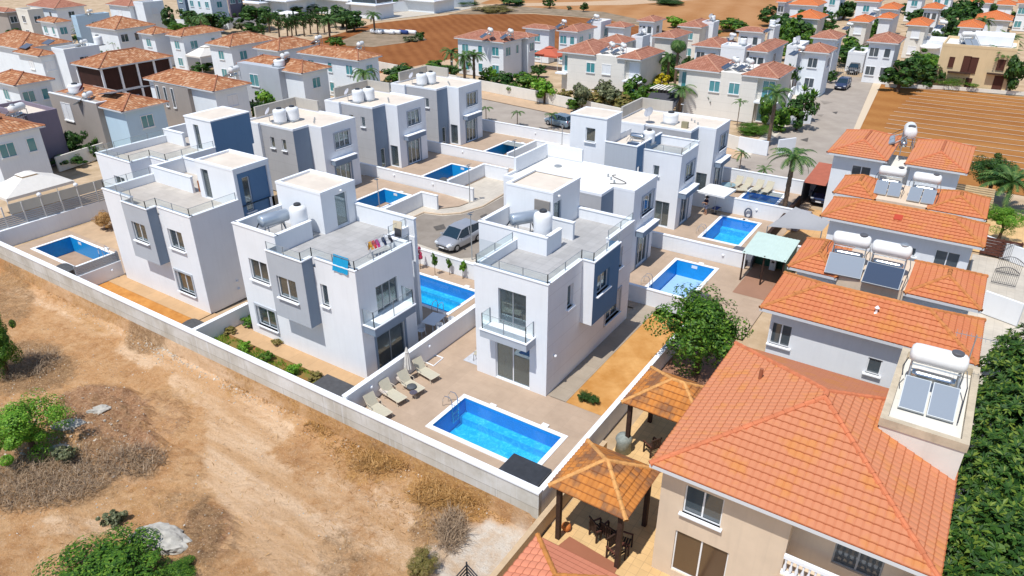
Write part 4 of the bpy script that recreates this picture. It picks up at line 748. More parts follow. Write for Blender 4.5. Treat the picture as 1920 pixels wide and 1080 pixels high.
def hip(par, x0, x1, y0, y1, ze, pitch=.38, style='mot', geo=False, tw=.3, ch=.36, cap=.11, soff=True, name='roof', skip=''):
    w, d = x1-x0, y1-y0; h = min(w, d)/2*pitch; mb = MB()
    if w >= d: r0, r1 = (x0+d/2, (y0+y1)/2, ze+h), (x1-d/2, (y0+y1)/2, ze+h)
    else: r0, r1 = ((x0+x1)/2, y0+w/2, ze+h), ((x0+x1)/2, y1-w/2, ze+h)
    A, B_, C_, D = (x0, y0, ze), (x1, y0, ze), (x1, y1, ze), (x0, y1, ze)
    if w >= d: pl = {'s': (A, B_, r0, r1), 'n': (C_, D, r1, r0), 'w': (D, A, r0, r0), 'e': (B_, C_, r1, r1)}
    else: pl = {'s': (A, B_, r0, r0), 'n': (C_, D, r1, r1), 'w': (D, A, r1, r0), 'e': (B_, C_, r0, r1)}
    for k, q in pl.items():
        if k not in skip: tplane(mb, *q, tw, ch, geo and k != 'n')
    if soff: mb.quad(A, B_, C_, D, 1)
    o = mb.build(name, [TILEM[style], WHITE], par)
    mb = MB()
    for e in ((A, r0), (B_, r1 if w >= d else r0), (C_, r1), (D, r0 if w >= d else r1), (r0, r1)): ridge(mb, e[0], e[1], cap, .42 if geo else 3)
    mb.build('ridge_tiles', RIDGE[style], o)
    if soff: mb = MB(); f = .05; [mb.box(*q) for q in ((x0, x1, y0-.02, y0+f, ze-.16, ze-.01), (x1-f, x1+.02, y0+f, y1, ze-.16, ze-.01))]; mb.build('fascia', GREYW, o)
    return o
GREYW = mat('grey_white_paint', (.62, .64, .66))
def heater(x, y, z, rz, label, col=None, tanks=1, panels=2, group=None, s=1., dark=False):
    "rooftop solar water heater: horizontal cylinder on a frame, sloping collectors in front (local -Y)"
    t_ = thing('solar_water_heater', (x, y, z), label, 'water heater', group); o = Vector((x, y, z)); M = Matrix.Translation(o) @ Matrix.Rotation(rz, 4, 'Z') @ Matrix.Scale(s, 4)
    def fin(mb, name, m, par=t_, sm=False): mb.v = [tuple(M @ Vector(p)) for p in mb.v]; return mb.build(name, m, par, smooth=sm)
    mb = MB(); mb.lathe((-.9, .75, 1.35), [(.05, 0), (.24, .03), (.33, .12), (.35, .28), (.35, 1.52), (.33, 1.68), (.24, 1.77), (.05, 1.8)], 18, axis='x'); tk = fin(mb, 'tank', col or WTANK, sm=True)
    mb = MB(); mb.lathe((.5, .75, 1.66), [(.2, 0), (.2, .08), (.15, .11)], 12); fin(mb, 'lid', LIDG if not dark else GALV, tk)
    mb = MB()
    for sx_ in (-.75, .75):
        mb.tube((sx_, .45, 0), (sx_, .45, 1.1), .03, n=5); mb.tube((sx_, 1.05, 0), (sx_, 1.05, 1.1), .03, n=5); mb.tube((sx_, .45, 1.04), (sx_, 1.05, 1.04), .03, n=5); mb.tube((sx_, .45, .95), (sx_, -1.0, .1), .025, n=5)
    mb.tube((-.75, .45, 1.04), (.75, .45, 1.04), .03, n=5); mb.tube((-.75, 1.05, .5), (.75, 1.05, .5), .025, n=5); fin(mb, 'stand', GALV)
    mb = MB(); mb.lathe((-.7, .55, .62), [(.05, 0), (.17, .04), (.19, .2), (.19, 1.2), (.17, 1.36), (.05, 1.4)], 12, axis='x'); fin(mb, 'cylinder', STEEL, sm=True)
    for k in range(panels):
        w = 1.75/panels; cx = -.875+w*(k+.5); mb = MB(); mb.obox((cx, -.52, .42), (w-.07, 1.3, .09), 0, 0, rx=R(30)); mb.obox((cx, -.545, .463), (w-.13, 1.24, .012), 0, 1, rx=R(30)); fin(mb, 'collector', [GALV, PANELD if (dark or (k == 0 and panels == 1 and 'bluish' not in label)) else PANEL])
    mb = MB(); mb.path([(-.9, .5, 1.2), (-1.0, .2, 1.0), (-.95, -.1, .8)], .02, 5); mb.path([(.9, .6, 1.2), (1.02, .2, .8), (.95, -1.1, .15)], .02, 5); fin(mb, 'pipe', BPLAS)
    return t_
def barrel(x, y, z, label, r=.62, h=1.3, group=None):
    t_ = thing('water_tank', (x, y, z), label, 'water tank', group); mb = MB(); mb.lathe((x, y, z), [(r, 0), (r*1.02, .1), (r, .2), (r*1.02, h*.4), (r, h*.44), (r*1.02, h*.7), (r, h*.88), (r*.92, h*.94), (r*.5, h*.99), (r*.4, h)], 20); b_ = mb.build('tank', WPLAS, t_, smooth=True)
    mb = MB(); mb.lathe((x, y, z+h), [(r*.42, -.03), (r*.42, .1), (r*.3, .14)], 14); mb.build('lid', BPLAS, b_); mb = MB(); mb.box(x-r, x+r, y-r, y+r, z-.12, z-.001); mb.build('base', ALU, t_); return t_
def dish(x, y, z, label, az=200, r=.42, m=None):
    t_ = thing('satellite_dish', (x, y, z), label, 'satellite dish'); mb = MB(); mb.tube((x, y, z), (x, y, z+.75), .03); mb.build('mast', GALV, t_)
    d = Vector((math.sin(R(az)), math.cos(R(az)), .75)).normalized(); a = d.orthogonal().normalized(); b2 = d.cross(a); c = Vector((x, y, z+.9)); v = [c]; f = []
    for k, rr in ((1, .35), (2, .7), (3, 1.)):
        for i in range(16):
            q = 2*math.pi*i/16; v.append(c+(a*math.cos(q)+b2*math.sin(q))*r*rr+d*(.16*r*rr*rr*2))
    for i in range(16): f.append((0, 1+i, 1+(i+1) % 16))
    for k in range(2):
        for i in range(16): f.append((1+k*16+i, 17+k*16+i, 17+k*16+(i+1) % 16, 1+k*16+(i+1) % 16))
    mb = MB(); mb.add(v, f); mb.build('reflector', m or mat('grey_dish_paint', (.36, .37, .40)), t_, smooth=True)
    mb = MB(); mb.tube(c-b2*r, c+d*r*1.3, .012, n=4); mb.tube(c+d*r*1.22, c+d*r*1.4, .035); mb.build('receiver_arm', GALV, t_); return t_
def antenna(x, y, z, label, h=2.2):
    t_ = thing('roof_aerial', (x, y, z), label, 'aerial'); mb = MB(); mb.tube((x, y, z), (x, y, z+h), .025, n=5); mb.build('mast', GALV, t_); mb = MB()
    mb.tube((x-.7, y, z+h-.1), (x+.7, y+.1, z+h-.1), .015, n=4)
    for k in range(9): q = x-.65+k*.16; mb.tube((q, y-.3+.015*k, z+h-.1), (q, y+.35-.015*k, z+h-.1), .008, n=4)
    mb.build('antenna_rods', GALV, t_); return t_
# windows that sit on a solid wall (background houses)
def bwin(par, ax, c, a, z, w, h, gl=None, name='window', fr=None):
    gl = gl or TGLASS; fr = fr or WFR; mb = MB(); f = .07
    def B(p0, p1, q0, q1, d0, d1, m):
        if ax == 'S': mb.box(p0, p1, c-d1, c-d0, q0, q1, m)
        else: mb.box(c+d0, c+d1, p0, p1, q0, q1, m)
    B(a, a+w, z, z+h, 0, .02, 1); B(a-f, a, z-f, z+h+f, 0, .06, 0); B(a+w, a+w+f, z-f, z+h+f, 0, .06, 0); B(a, a+w, z+h, z+h+f, 0, .06, 0); B(a-.08, a+w+.08, z-f-.06, z, 0, .14, 0)
    if w > .9: B(a+w/2-.03, a+w/2+.03, z, z+h, .02, .05, 0)
    return mb.build(name, [fr, gl], par)
# ---------- column of orange-roofed houses on the right
v = thing('cream_house', (-2, 25, -.3), 'large cream two-storey house with big orange pyramid roof in the bottom right corner', 'house')
S_ = [(-5.9, -4.4, 3.35, 4.75), (-6.05, -3.9, .1, 2.3), (-.55, 1.05, 3.1, 4.75)]
mb = MB(); wface(mb, 'S', 20.75, -6.85, -2.0, -.3, 5.6, S_, .14); mb.quad((-2.0, 20.75, -.3), (-2.0, 21.6, -.3), (-2.0, 21.6, 5.6), (-2.0, 20.75, 5.6)); wface(mb, 'S', 21.6, -2.0, 2.2, -.3, 5.6, [S_[2]], .14)
mb.quad((-6.85, 20.75, -.3), (-6.85, 29.8, -.3), (-6.85, 29.8, 5.6), (-6.85, 20.75, 5.6)); mb.quad((2.2, 21.6, -.3), (2.2, 29.8, -.3), (2.2, 29.8, 5.6), (2.2, 21.6, 5.6)); mb.quad((-6.85, 29.8, -.3), (2.2, 29.8, -.3), (2.2, 29.8, 5.6), (-6.85, 29.8, 5.6)); mb.quad((-6.8, 21.65, 5.55), (2.2, 21.65, 5.55), (2.2, 29.8, 5.55), (-6.8, 29.8, 5.55)); mb.build('wall', CREAMW, v)
mb = MB(); mb.box(1.9, 2.2, 20.75, 21.3, -.3, 5.6); mb.build('corner_pier', CREAMW, v)
window(v, 'S', 20.75, S_[0], 2, curt=None, dep=.14, glass=DGLASS, room=0); window(v, 'S', 20.75, S_[1], 2, name='patio_door', curt=None, dep=.14, sill=False, glass=shiny('brown_dark_glass', (.10, .06, .035), .15), room=0); window(v, 'S', 21.6, S_[2], 2, curt=None, dep=.14, fr=ALU, sill=False, glass=DGLASS, room=0)
mb = MB(); mb.box(-2.0, 1.9, 20.55, 21.6, 2.35, 2.6); mb.build('balcony_floor', CREAMW, v); mb = MB(); mb.box(-2.0, 1.9, 20.6, 20.75, 3.35, 3.5); mb.box(-2.0, 1.9, 20.6, 20.78, 2.6, 2.68); br_ = mb.build('balcony_rail', COPE, v)
for k in range(19):
    mb = MB(); x = -1.9+k*.205; mb.lathe((x, 20.68, 2.68), [(.045, 0), (.035, .06), (.07, .22), (.03, .42), (.05, .6), (.045, .67)], 8); mb.build('baluster', COPE, br_, smooth=True)
rf = hip(v, -7.2, 2.5, 20.15, 30.3, 5.6, .42, 'near', geo=True, tw=.27, ch=.32)
mb = MB(); mb.box(-.35, 2.45, 25.3, 31.0, 5.4, 7.0, skip='b'); mb.build('service_block', WARMW, v); mb = MB(); [mb.box(*q) for q in ((-.4, 2.5, 25.25, 25.5, 7.0, 7.35), (-.4, 2.5, 30.8, 31.05, 7.0, 7.35), (-.4, -.15, 25.5, 30.8, 7.0, 7.35), (2.25, 2.5, 25.5, 30.8, 7.0, 7.35))]; mb.build('service_parapet', mat('stained_concrete_rim', (.60, .50, .36), noise=.25, nscale=2), v)
heater(.95, 27.9, 7.02, R(2), 'largest white cylinder water heater with two collectors, on the big orange roof', s=1.12); antenna(1.9, 29.3, 7.0, 'leaning television aerial beside the largest white cylinder', 2.6)
mb = MB(); mb.tube((-5.1, 26.6, 6.1), (-5.1, 26.6, 7.0), .08); mb.build('vent_pipe', mat('clay_vent', (.34, .12, .06)), v)
def redhouse(x0, x1, y0, y1, ze, label, style='lich', S_=(), pitch=.42, wall=WHITE, geo=True, ins=.55):
    v = thing('orange_roofed_house', ((x0+x1)/2, (y0+y1)/2, -.2), label, 'house'); mb = MB(); shell(mb, x0+ins, x1-ins, y0+ins, y1-ins, -.2, ze, S_, [], 0, top=False, dep=.12); mb.quad((x0+ins, y0+ins, ze-.03), (x1-ins, y0+ins, ze-.03), (x1-ins, y1-ins, ze-.03), (x0+ins, y1-ins, ze-.03)); mb.build('wall', wall, v)
    for h in S_: window(v, 'S', y0+ins, h, 2 if h[1]-h[0] > .9 else 1, dep=.12, curt=None, sill=True, glass=DGLASS, room=0)
    hip(v, x0, x1, y0, y1, ze, pitch, style, geo=geo, tw=.27, ch=.31); return v
h2_ = redhouse(-7.2, 2.6, 34.05, 38.9, 5.8, 'long orange-roofed white house with a round roof cowl, just above the big cream house', S_=[(-5.65+-.9, -5.5, 3.6, 4.9), (-1.75, -1.1, 3.5, 4.4)])
mb = MB(); mb.lathe((-2.0, 35.5, 6.2), [(.3, 0), (.22, .1), (.06, .25), (.05, .45), (.12, .5), (.02, .62)], 12); mb.build('roof_cowl', WPLAS, h2_)
v = thing('orange_roofed_house', (-2.4, 42, -.2), 'orange-roofed house split by a gap holding two big water heaters', 'house'); mb = MB(); mb.box(-6.8, 1.9, 40.3, 44.3, -.2, 5.75); mb.build('wall', WHITE, v)
hip(v, -7.3, -4.6, 39.8, 44.6, 5.8, .5, 'lich', geo=True, tw=.27, ch=.31); hip(v, -1.2, 2.4, 39.9, 44.6, 5.8, .42, 'lich', geo=True, tw=.27, ch=.31, name='roof')
mb = MB(); mb.box(-4.6, -1.2, 39.95, 44.3, 5.2, 5.9); mb.build('heater_terrace', CREAMW, v)
heater(-4.45, 41.0, 5.9, R(4), 'white cylinder water heater with a bright bluish collector, left of the gap pair', panels=1, s=1.12); heater(-2.4, 40.8, 5.9, R(0), 'white cylinder water heater with a dark grey collector, right of the gap pair', panels=1, s=1.12, dark=True)
h4_ = redhouse(-7.5, 2.05, 48.9, 53.2, 5.8, 'long orange-roofed house with a small red roof hatch, middle of the right-hand column', S_=[(-6.2, -5.1, 3.7, 4.9), (-2.0, -1.45, 4.1, 4.7), (-.4, 1.0, 3.6, 4.9)])
mb = MB(); mb.obox((-3.0, 50.0, 6.33), (.5, .5, .08), 0, 0, rx=R(22)); mb.build('roof_hatch', mat('red_hatch', (.45, .06, .03)), h4_)
v = thing('orange_roofed_house', (-2.8, 57, -.2), 'orange-roofed house carrying the farther pair of white cylinder heaters', 'house'); mb = MB(); mb.box(-7.3, 1.4, 54.7, 59, -.2, 5.75); mb.build('wall', WHITE, v)
hip(v, -7.8, -5.0, 54.15, 58.6, 5.8, .5, 'lich', geo=True, tw=.27, ch=.31); hip(v, -1.7, 1.85, 54.2, 58.8, 5.8, .42, 'lich', geo=True, tw=.27, ch=.31); mb = MB(); mb.box(-5.0, -1.7, 54.4, 58.6, 5.2, 5.85); mb.build('heater_terrace', CREAMW, v)
heater(-4.5, 56.3, 5.85, R(3), 'white cylinder heater with twin silver collectors, left of the farther pair'); heater(-2.25, 56.0, 5.85, R(0), 'white cylinder heater with twin silver collectors, right of the farther pair')
v = thing('orange_roofed_house', (-5, 69, -.2), 'farthest house of the orange column, two separate hip roofs joined by a flat passage', 'house')
for x0, x1, w0 in ((-10.4, -5.7, -9.9), (-4.4, 0.05, -3.95)):
    mb = MB(); hs = [(w0+1.6, w0+3.1, 3.8, 4.9)] if x0 < -6 else []; shell(mb, w0, x1-.5, 64.9, 72, -.2, 5.78, hs, [], 0, dep=.12); mb.build('wall', COOLW, v); hip(v, x0, x1, 64.3, 72.6, 5.8, .36, 'near', geo=True, tw=.27, ch=.31)
    for h in hs: window(v, 'S', 64.9, h, 2, curt=None, dep=.12, sill=False, glass=DGLASS, room=0)
mb = MB(); mb.box(-6.2, -3.95, 66.0, 71, -.2, 4.6); mb.build('passage', WARMW, v)
heater(-6.1, 70.0, 5.2, R(-82), 'tilted long white cylinder heater with grey collectors above the passage', s=1.45)
v = thing('black_parked_van', (-5.2, 62.5, 0), 'black vehicle roof glimpsed in the passage between the two farthest orange roofs', 'vehicle'); mb = MB(); mb.box(-5.9, -4.2, 61.5, 63.9, 0, 1.4); mb.box(-5.8, -4.3, 61.8, 63.9, 1.4, 1.9); mb.build('body', IRON, v)
# ---------- tiled gazebos
def gazebo(x0, x1, y0, y1, z0, ze, label, style='gaz', pitch=.55, posts=DWOOD, tw=.24):
    v = thing('tiled_gazebo', ((x0+x1)/2, (y0+y1)/2, z0), label, 'gazebo'); hip(v, x0, x1, y0, y1, ze, pitch, style, geo=True, tw=tw, ch=.34, cap=.10, soff=False)
    i = .35
    for x in (x0+i, x1-i):
        for y in (y0+i, y1-i): mb = MB(); mb.box(x-.1, x+.1, y-.1, y+.1, z0, ze+.1); mb.build('post', posts, v)
    mb = MB(); mb.box(x0+.2, x1-.2, y0+i-.07, y0+i+.07, ze-.18, ze-.02); mb.box(x0+.2, x1-.2, y1-i-.07, y1-i+.07, ze-.18, ze-.02); mb.box(x0+i-.07, x0+i+.07, y0+i+.07, y1-i-.07, ze-.18, ze-.02); mb.box(x1-i-.07, x1-i+.07, y0+i+.07, y1-i-.07, ze-.18, ze-.02); mb.build('beam', posts, v)
    mb = MB()
    for k in range(9): x = x0+.3+(x1-x0-.6)*k/8; mb.box(x-.04, x+.04, y0+.1, y1-.1, ze-.01, ze+.03)
    mb.build('ceiling_boards', posts, v); mb = MB(); h_ = min(x1-x0, y1-y0)/2*pitch-.08; c_ = ((x0+x1)/2, (y0+y1)/2, ze+h_); q = [(x0+.05, y0+.05, ze-.02), (x1-.05, y0+.05, ze-.02), (x1-.05, y1-.05, ze-.02), (x0+.05, y1-.05, ze-.02)]; mb.add(q+[c_], [(0, 1, 4), (1, 2, 4), (2, 3, 4), (3, 0, 4)]); mb.build('shade_lining', posts, v); return v  # dark lining added under the tiles to make the gazebo interior look dark
gazebo(-11.25, -7.7, 19.6, 23.05, -.3, 2.85, 'nearest whole brown-stained clay gazebo, between the cream house and the pool corner')
gazebo(-11.2, -7.0, 26.4, 30.0, -.3, 2.9, 'second clay-tiled gazebo, below the leafy tree and beside the orange dirt yard')
gazebo(-10.15, -6.4, 13.1, 16.95, -.3, 3.0, 'pink corrugated hip roof cut off by the bottom edge', 'pink', .45, tw=.34)
# ---------- generic village houses, placed from the eave corners seen in the photo
RND = random.Random(5)
HN = 0
def vhouse(label, L, Nn, Rr, ze=5.7, style='mot', wall=COOLW, pitch=.40, ins=.45, win='teal', nS=2, nE=2, name='village_house', flat=False, gz=0., group=None, ground=True, roof2=None):
    """Nn = (u,v) of the near eave corner, L = u of the left eave corner, Rr = u of the right eave corner or ('d', metres)"""
    n = at(*Nn, ze); x1, y0 = n.x, n.y
    x0 = solve(lambda x: pix((x, y0, ze))[0], L, x1-40, x1)
    y1 = y0+Rr[1] if isinstance(Rr, tuple) else solve(lambda y: pix((x1, y, ze))[0], Rr, y0, y0+45)
    if y1-y0 < 3: y1 = y0+3
    v = thing(name, ((x0+x1)/2, (y0+y1)/2, gz), label, 'house', group)
    a, b2, c_, d_ = (x0, x1, y0, y1) if flat else (x0+ins, x1-ins, y0+ins, y1-ins)
    mb = MB(); mb.box(a, b2, c_, d_, gz, ze-.02 if not flat else ze); mb.build('wall', wall, v)
    if flat:
        mb = MB(); mb.quad((a+.2, c_+.2, ze+.01), (b2-.2, c_+.2, ze+.01), (b2-.2, d_-.2, ze+.01), (a+.2, d_-.2, ze+.01)); mb.build('roof', ROOFC if style != 'white' else ROOFW, v)
        mb = MB(); q = .2
        for s in ((a-.02, b2+.02, c_-.02, c_+q), (a-.02, b2+.02, d_-q, d_+.02), (a-.02, a+q, c_+q, d_-q), (b2-q, b2+.02, c_+q, d_-q)): mb.box(*s, ze+.005, ze+.4)
        mb.build('parapet', wall, v)
    else: hip(v, x0, x1, y0, y1, ze, pitch, style, soff=True)
    gl = {'teal': TGLASS, 'dark': DGLASS, 'shut': SHUT, 'brown': BRNSH}[win]
    if nS:
        w = (b2-a)
        for k in range(nS):
            ww = .8 if k % 2 else 1.25
            for z in ((ze-2.3,) if ze < 4 else (ze-2.2, ze-5.0)): bwin(v, 'S', c_, a+w*(k+.5)/nS-ww/2, max(z, .3), ww, 1.25, gl)
    if nE:
        w = (d_-c_)
        for k in range(nE):
            ww = .7 if k % 2 else 1.3
            bwin(v, 'E', b2, c_+w*(k+.5)/nE-ww/2, ze-2.25, ww, 1.25, gl)
    return v, (x0, x1, y0, y1)
G1 = 'orange-roofed houses at the upper left'; 
vhouse('white house whose roof is cut by the left edge, above the leftmost parasol', -110, (-26, 259), 85, 5.7, pitch=.36, nS=0, nE=2)
v, q = vhouse('mauve service block attached beside the house on the left edge', -12, (52, 222), 77, 5.4, wall=PURP, flat=True, nS=0, nE=0, name='service_block')
vhouse('pale house with teal window and mauve front, below the pair of dark roof panels', -30, (27, 161), 103, 5.7, nS=1, nE=2)
vo, q = vhouse('taupe-fronted house with maroon dish and striped photovoltaic panels', 92, (229, 210), 317, 5.7, wall=LBLUE, nS=0, nE=1, pitch=.36)
mb = MB(); fy = q[2]-.15; mb.box(q[0]+.3, q[1]-4.6, fy, fy+5, 0, 6.0); bl = mb.build('taupe_block', TAUPE, vo); mb = MB(); mb.box(q[0]+.28, q[1]-4.55, fy-.02, fy+.2, 6.0, 6.1); mb.box(q[1]-4.8, q[1]-4.58, fy+.2, fy+5, 6.0, 6.1); mb.build('block_rim', COPE, bl)
bwin(vo, 'S', fy, q[0]+2.6, 3.3, 1.9, 1.9, SHUT, 'shuttered_window'); bwin(vo, 'E', q[1]-4.6, fy+2.2, 3.2, .6, 1.5, DGLASS)
QT = q; barrel(q[0]+3.4, fy+1.6, 6.15, 'squat white barrel lying beside the maroon dish', .75, .9); dish(q[0]+5.4, fy+1.4, 6.0, 'maroon satellite dish on the taupe house', 215, .55, mat('maroon_dish', (.12, .02, .03)))
for k in range(4):
    t_ = thing('photovoltaic_panel', (q[1]-4.3+k*.0, fy+2+k*1.1, 6.2), 'grey photovoltaic panel lying on the roof behind the maroon dish', 'solar panel', 'panels behind the maroon dish'); mb = MB(); mb.obox((q[1]-5.0, fy+2.0+k*1.25, 6.75), (3.0, 1.1, .06), 0, 0, ry=R(-8)); mb.build('panel', PV, t_)
vb, q = vhouse('house with dark brown shuttered upper floor and white columns', 132, (185, 129), 325, 5.9, wall=mat('dark_brown_louvres', (.05, .018, .014), noise=.3, nscale=1), nS=0, nE=0, pitch=.38)
for k in range(5): mb = MB(); yy = q[2]+.45+(q[3]-q[2]-.9)*k/4; mb.box(q[1]-.46, q[1]-.3, yy-.14, yy+.14, 0, 5.85); mb.build('column', COPE, vb)
mb = MB(); mb.box(q[0]+.4, q[0]+.65, q[2]+.3, q[2]+.44, 0, 5.85); mb.build('column', COPE, vb)
vc, q = vhouse('pale house with three narrow dark windows and the widest mottled roof', 268, (400, 172), 472, 5.7, nS=0, nE=1, pitch=.38, win='shut')
mb = MB(); mb.box(q[0]+2.2, q[1]-5.0, q[2]-.02, q[2]+.44, 0, 5.6); mb.build('taupe_bay', TAUPE, vc)
for k in range(3): bwin(vc, 'S', q[2]-.02, q[0]+2.6+k*1.5, 2.8, .45, 2.3, DGLASS)
vd, q = vhouse('house with grey cube front and white cylinder, right of the widest mottled roof', 443, (566, 138), 622, 5.7, nS=1, nE=1, pitch=.38)
mb = MB(); fy = q[2]-.5; mb.box(q[0]+.8, q[1]-3.9, fy, fy+5, 0, 6.0); mb.build('grey_cube', GREY, vd); bwin(vd, 'S', fy, q[0]+3.2, 3.2, 1.7, 1.5, TGLASS)
heater(q[1]-5.8, fy+2.2, 6.0, R(-70), 'white cylinder water heater on the grey cube roof', s=.95); barrel(q[1]-5.0, fy+1.2, 6.12, 'low white barrel on the grey cube roof', .7, .8)
vhouse('white house with teal window behind the drooping palm', 556, (672, 114), 717, 5.7, nS=3, nE=1, win='teal', pitch=.38)
vhouse('white house with grey flat annexe behind the grey cube house', 473, (522, 96), 600, 5.7, nS=2, nE=0, win='dark'); vhouse('house with blue shaded side wall beside the small cream awning', 384, (431, 88), 520, 5.7, nS=1, nE=2, wall=COOLW)
vhouse('lilac-white house with two teal windows and a round lamp on its roof', 309, (340, 69), 421, 5.7, nS=1, nE=2); vhouse('small white house between two palms with one teal window', 256, (286, 65), 330, 5.7, nS=1, nE=0)
vhouse('pale house with dark slit windows behind the brown-louvred house', 161, (216, 56), 292, 5.7, nS=0, nE=3, win='dark', wall=COOLW)
vhouse('wide-roofed house on the left edge with a turquoise wall', -40, (36, 92), 135, 5.7, nS=0, nE=0, wall=COOLW)
vp, q = vhouse('white gable-ended wing carrying two dark roof panels', 24, (72, 106), 103, 5.7, nS=1, nE=1, win='shut')
for k in range(2): t_ = thing('photovoltaic_panel', (q[0]+1.4+k*1.8, q[2]+1.2, 6.2), 'dark panel lying on the small hip roof at the far left', 'solar panel', 'pair of dark roof panels'); mb = MB(); mb.obox((q[0]+1.8+k*2.4, q[2]+1.3+k*2.2, 6.5+.5*k), (2.0, 1.3, .08), 0, 0, rx=R(22)); mb.build('panel', PV, t_)
vf, q = vhouse('pale blue flat block with a barrel and ladder rails, left of the brown-louvred house', 97, (120, 98), 186, 6.2, flat=True, nS=0, nE=1, wall=COOLW, win='dark', name='flat_block')
dish(q[1]-1, q[2]+2.5, 6.3, 'small dark dish on the pale blue flat block', 220); barrel(q[1]-1.2, q[2]+6, 6.4, 'white barrel on the pale blue flat block')
vhouse('orange-roofed white house with two teal windows behind the big bushy palm', 68, (101, 43), 133, 5.7, nS=2, nE=1); vhouse('blue-shaded block with a triangular roof frame behind the big bushy palm', 134, (143, 34), 205, 6.0, flat=True, nS=0, nE=1, wall=LBLUE, name='flat_block')
vhouse('wide red-brown roofed house near the top left corner', 49, (102, 16), 162, 5.7, nS=2, nE=1, win='dark', style='pb'); vhouse('grey-brown house filling the top left corner', -60, (9, 23), 33, 5.7, nS=0, nE=1, win='dark', wall=TAUPE, style='pb')
vhouse('white house with long shutters and a red-brown roof at the top', 198, (240, 12), 276, 5.7, nS=1, nE=0, win='shut', style='pb'); vhouse('white stair block joined to a pale blue wall near the top left', 250, (268, 8), 306, 6.2, flat=True, nS=0, nE=1, wall=COOLW, win='shut', name='flat_block')
vhouse('tan block with balconies in the top left corner', 30, (52, 22), 62, 6.5, flat=True, nS=1, nE=1, win='dark', wall=WARMW, name='apartment_block'); vhouse('grey-blue apartment block between the white buildings at the top', 328, (343, -14), 352, 7.5, flat=True, nS=1, nE=1, wall=DGREY, name='apartment_block')
vhouse('white apartment building with four teal windows at the top', 350, (393, -4), 424, 7., flat=True, nS=3, nE=1, wall=COOLW, name='apartment_block', style='white'); vhouse('plum-coloured apartment corner beside the blue bin', 424, (427, -12), 452, 7.2, flat=True, nS=0, nE=2, wall=PURP, name='apartment_block')
for lb, L_, n_, r_, z_ in (('white modern villa with dark glazed upper floor at the top', 500, (534, -22), 586, 7.6), ('long low white modern villa with horizontal terraces', 585, (650, -22), 700, 6.8), ('white modern villa with stepped balconies right of the terraces', 655, (702, -14), 735, 6.4), ('white villa partly hidden by trees right of the stepped balconies', 745, (812, -20), 850, 6.), ('tall white house with narrow windows left of the dark glazed villa', 455, (483, -18), 505, 7.)):
    vq, q = vhouse(lb, L_, n_, r_, z_, flat=True, nS=0, nE=0, wall=COOLW, name='modern_villa', style='white'); mb = MB(); mb.box(q[0]+.5, q[1]+.03, q[2]-.04, q[2]+.1, z_-2.6, z_-.7); mb.box(q[1]-.1, q[1]+.04, q[2]+.5, q[3]-.5, z_-2.6, z_-.7); mb.build('window_band', DGLASS, vq)
    mb = MB(); mb.box(q[0]-.6, q[1]+1.2, q[2]-1.2, q[3], z_-3.1, z_-2.85); mb.build('terrace_slab', COPE, vq)
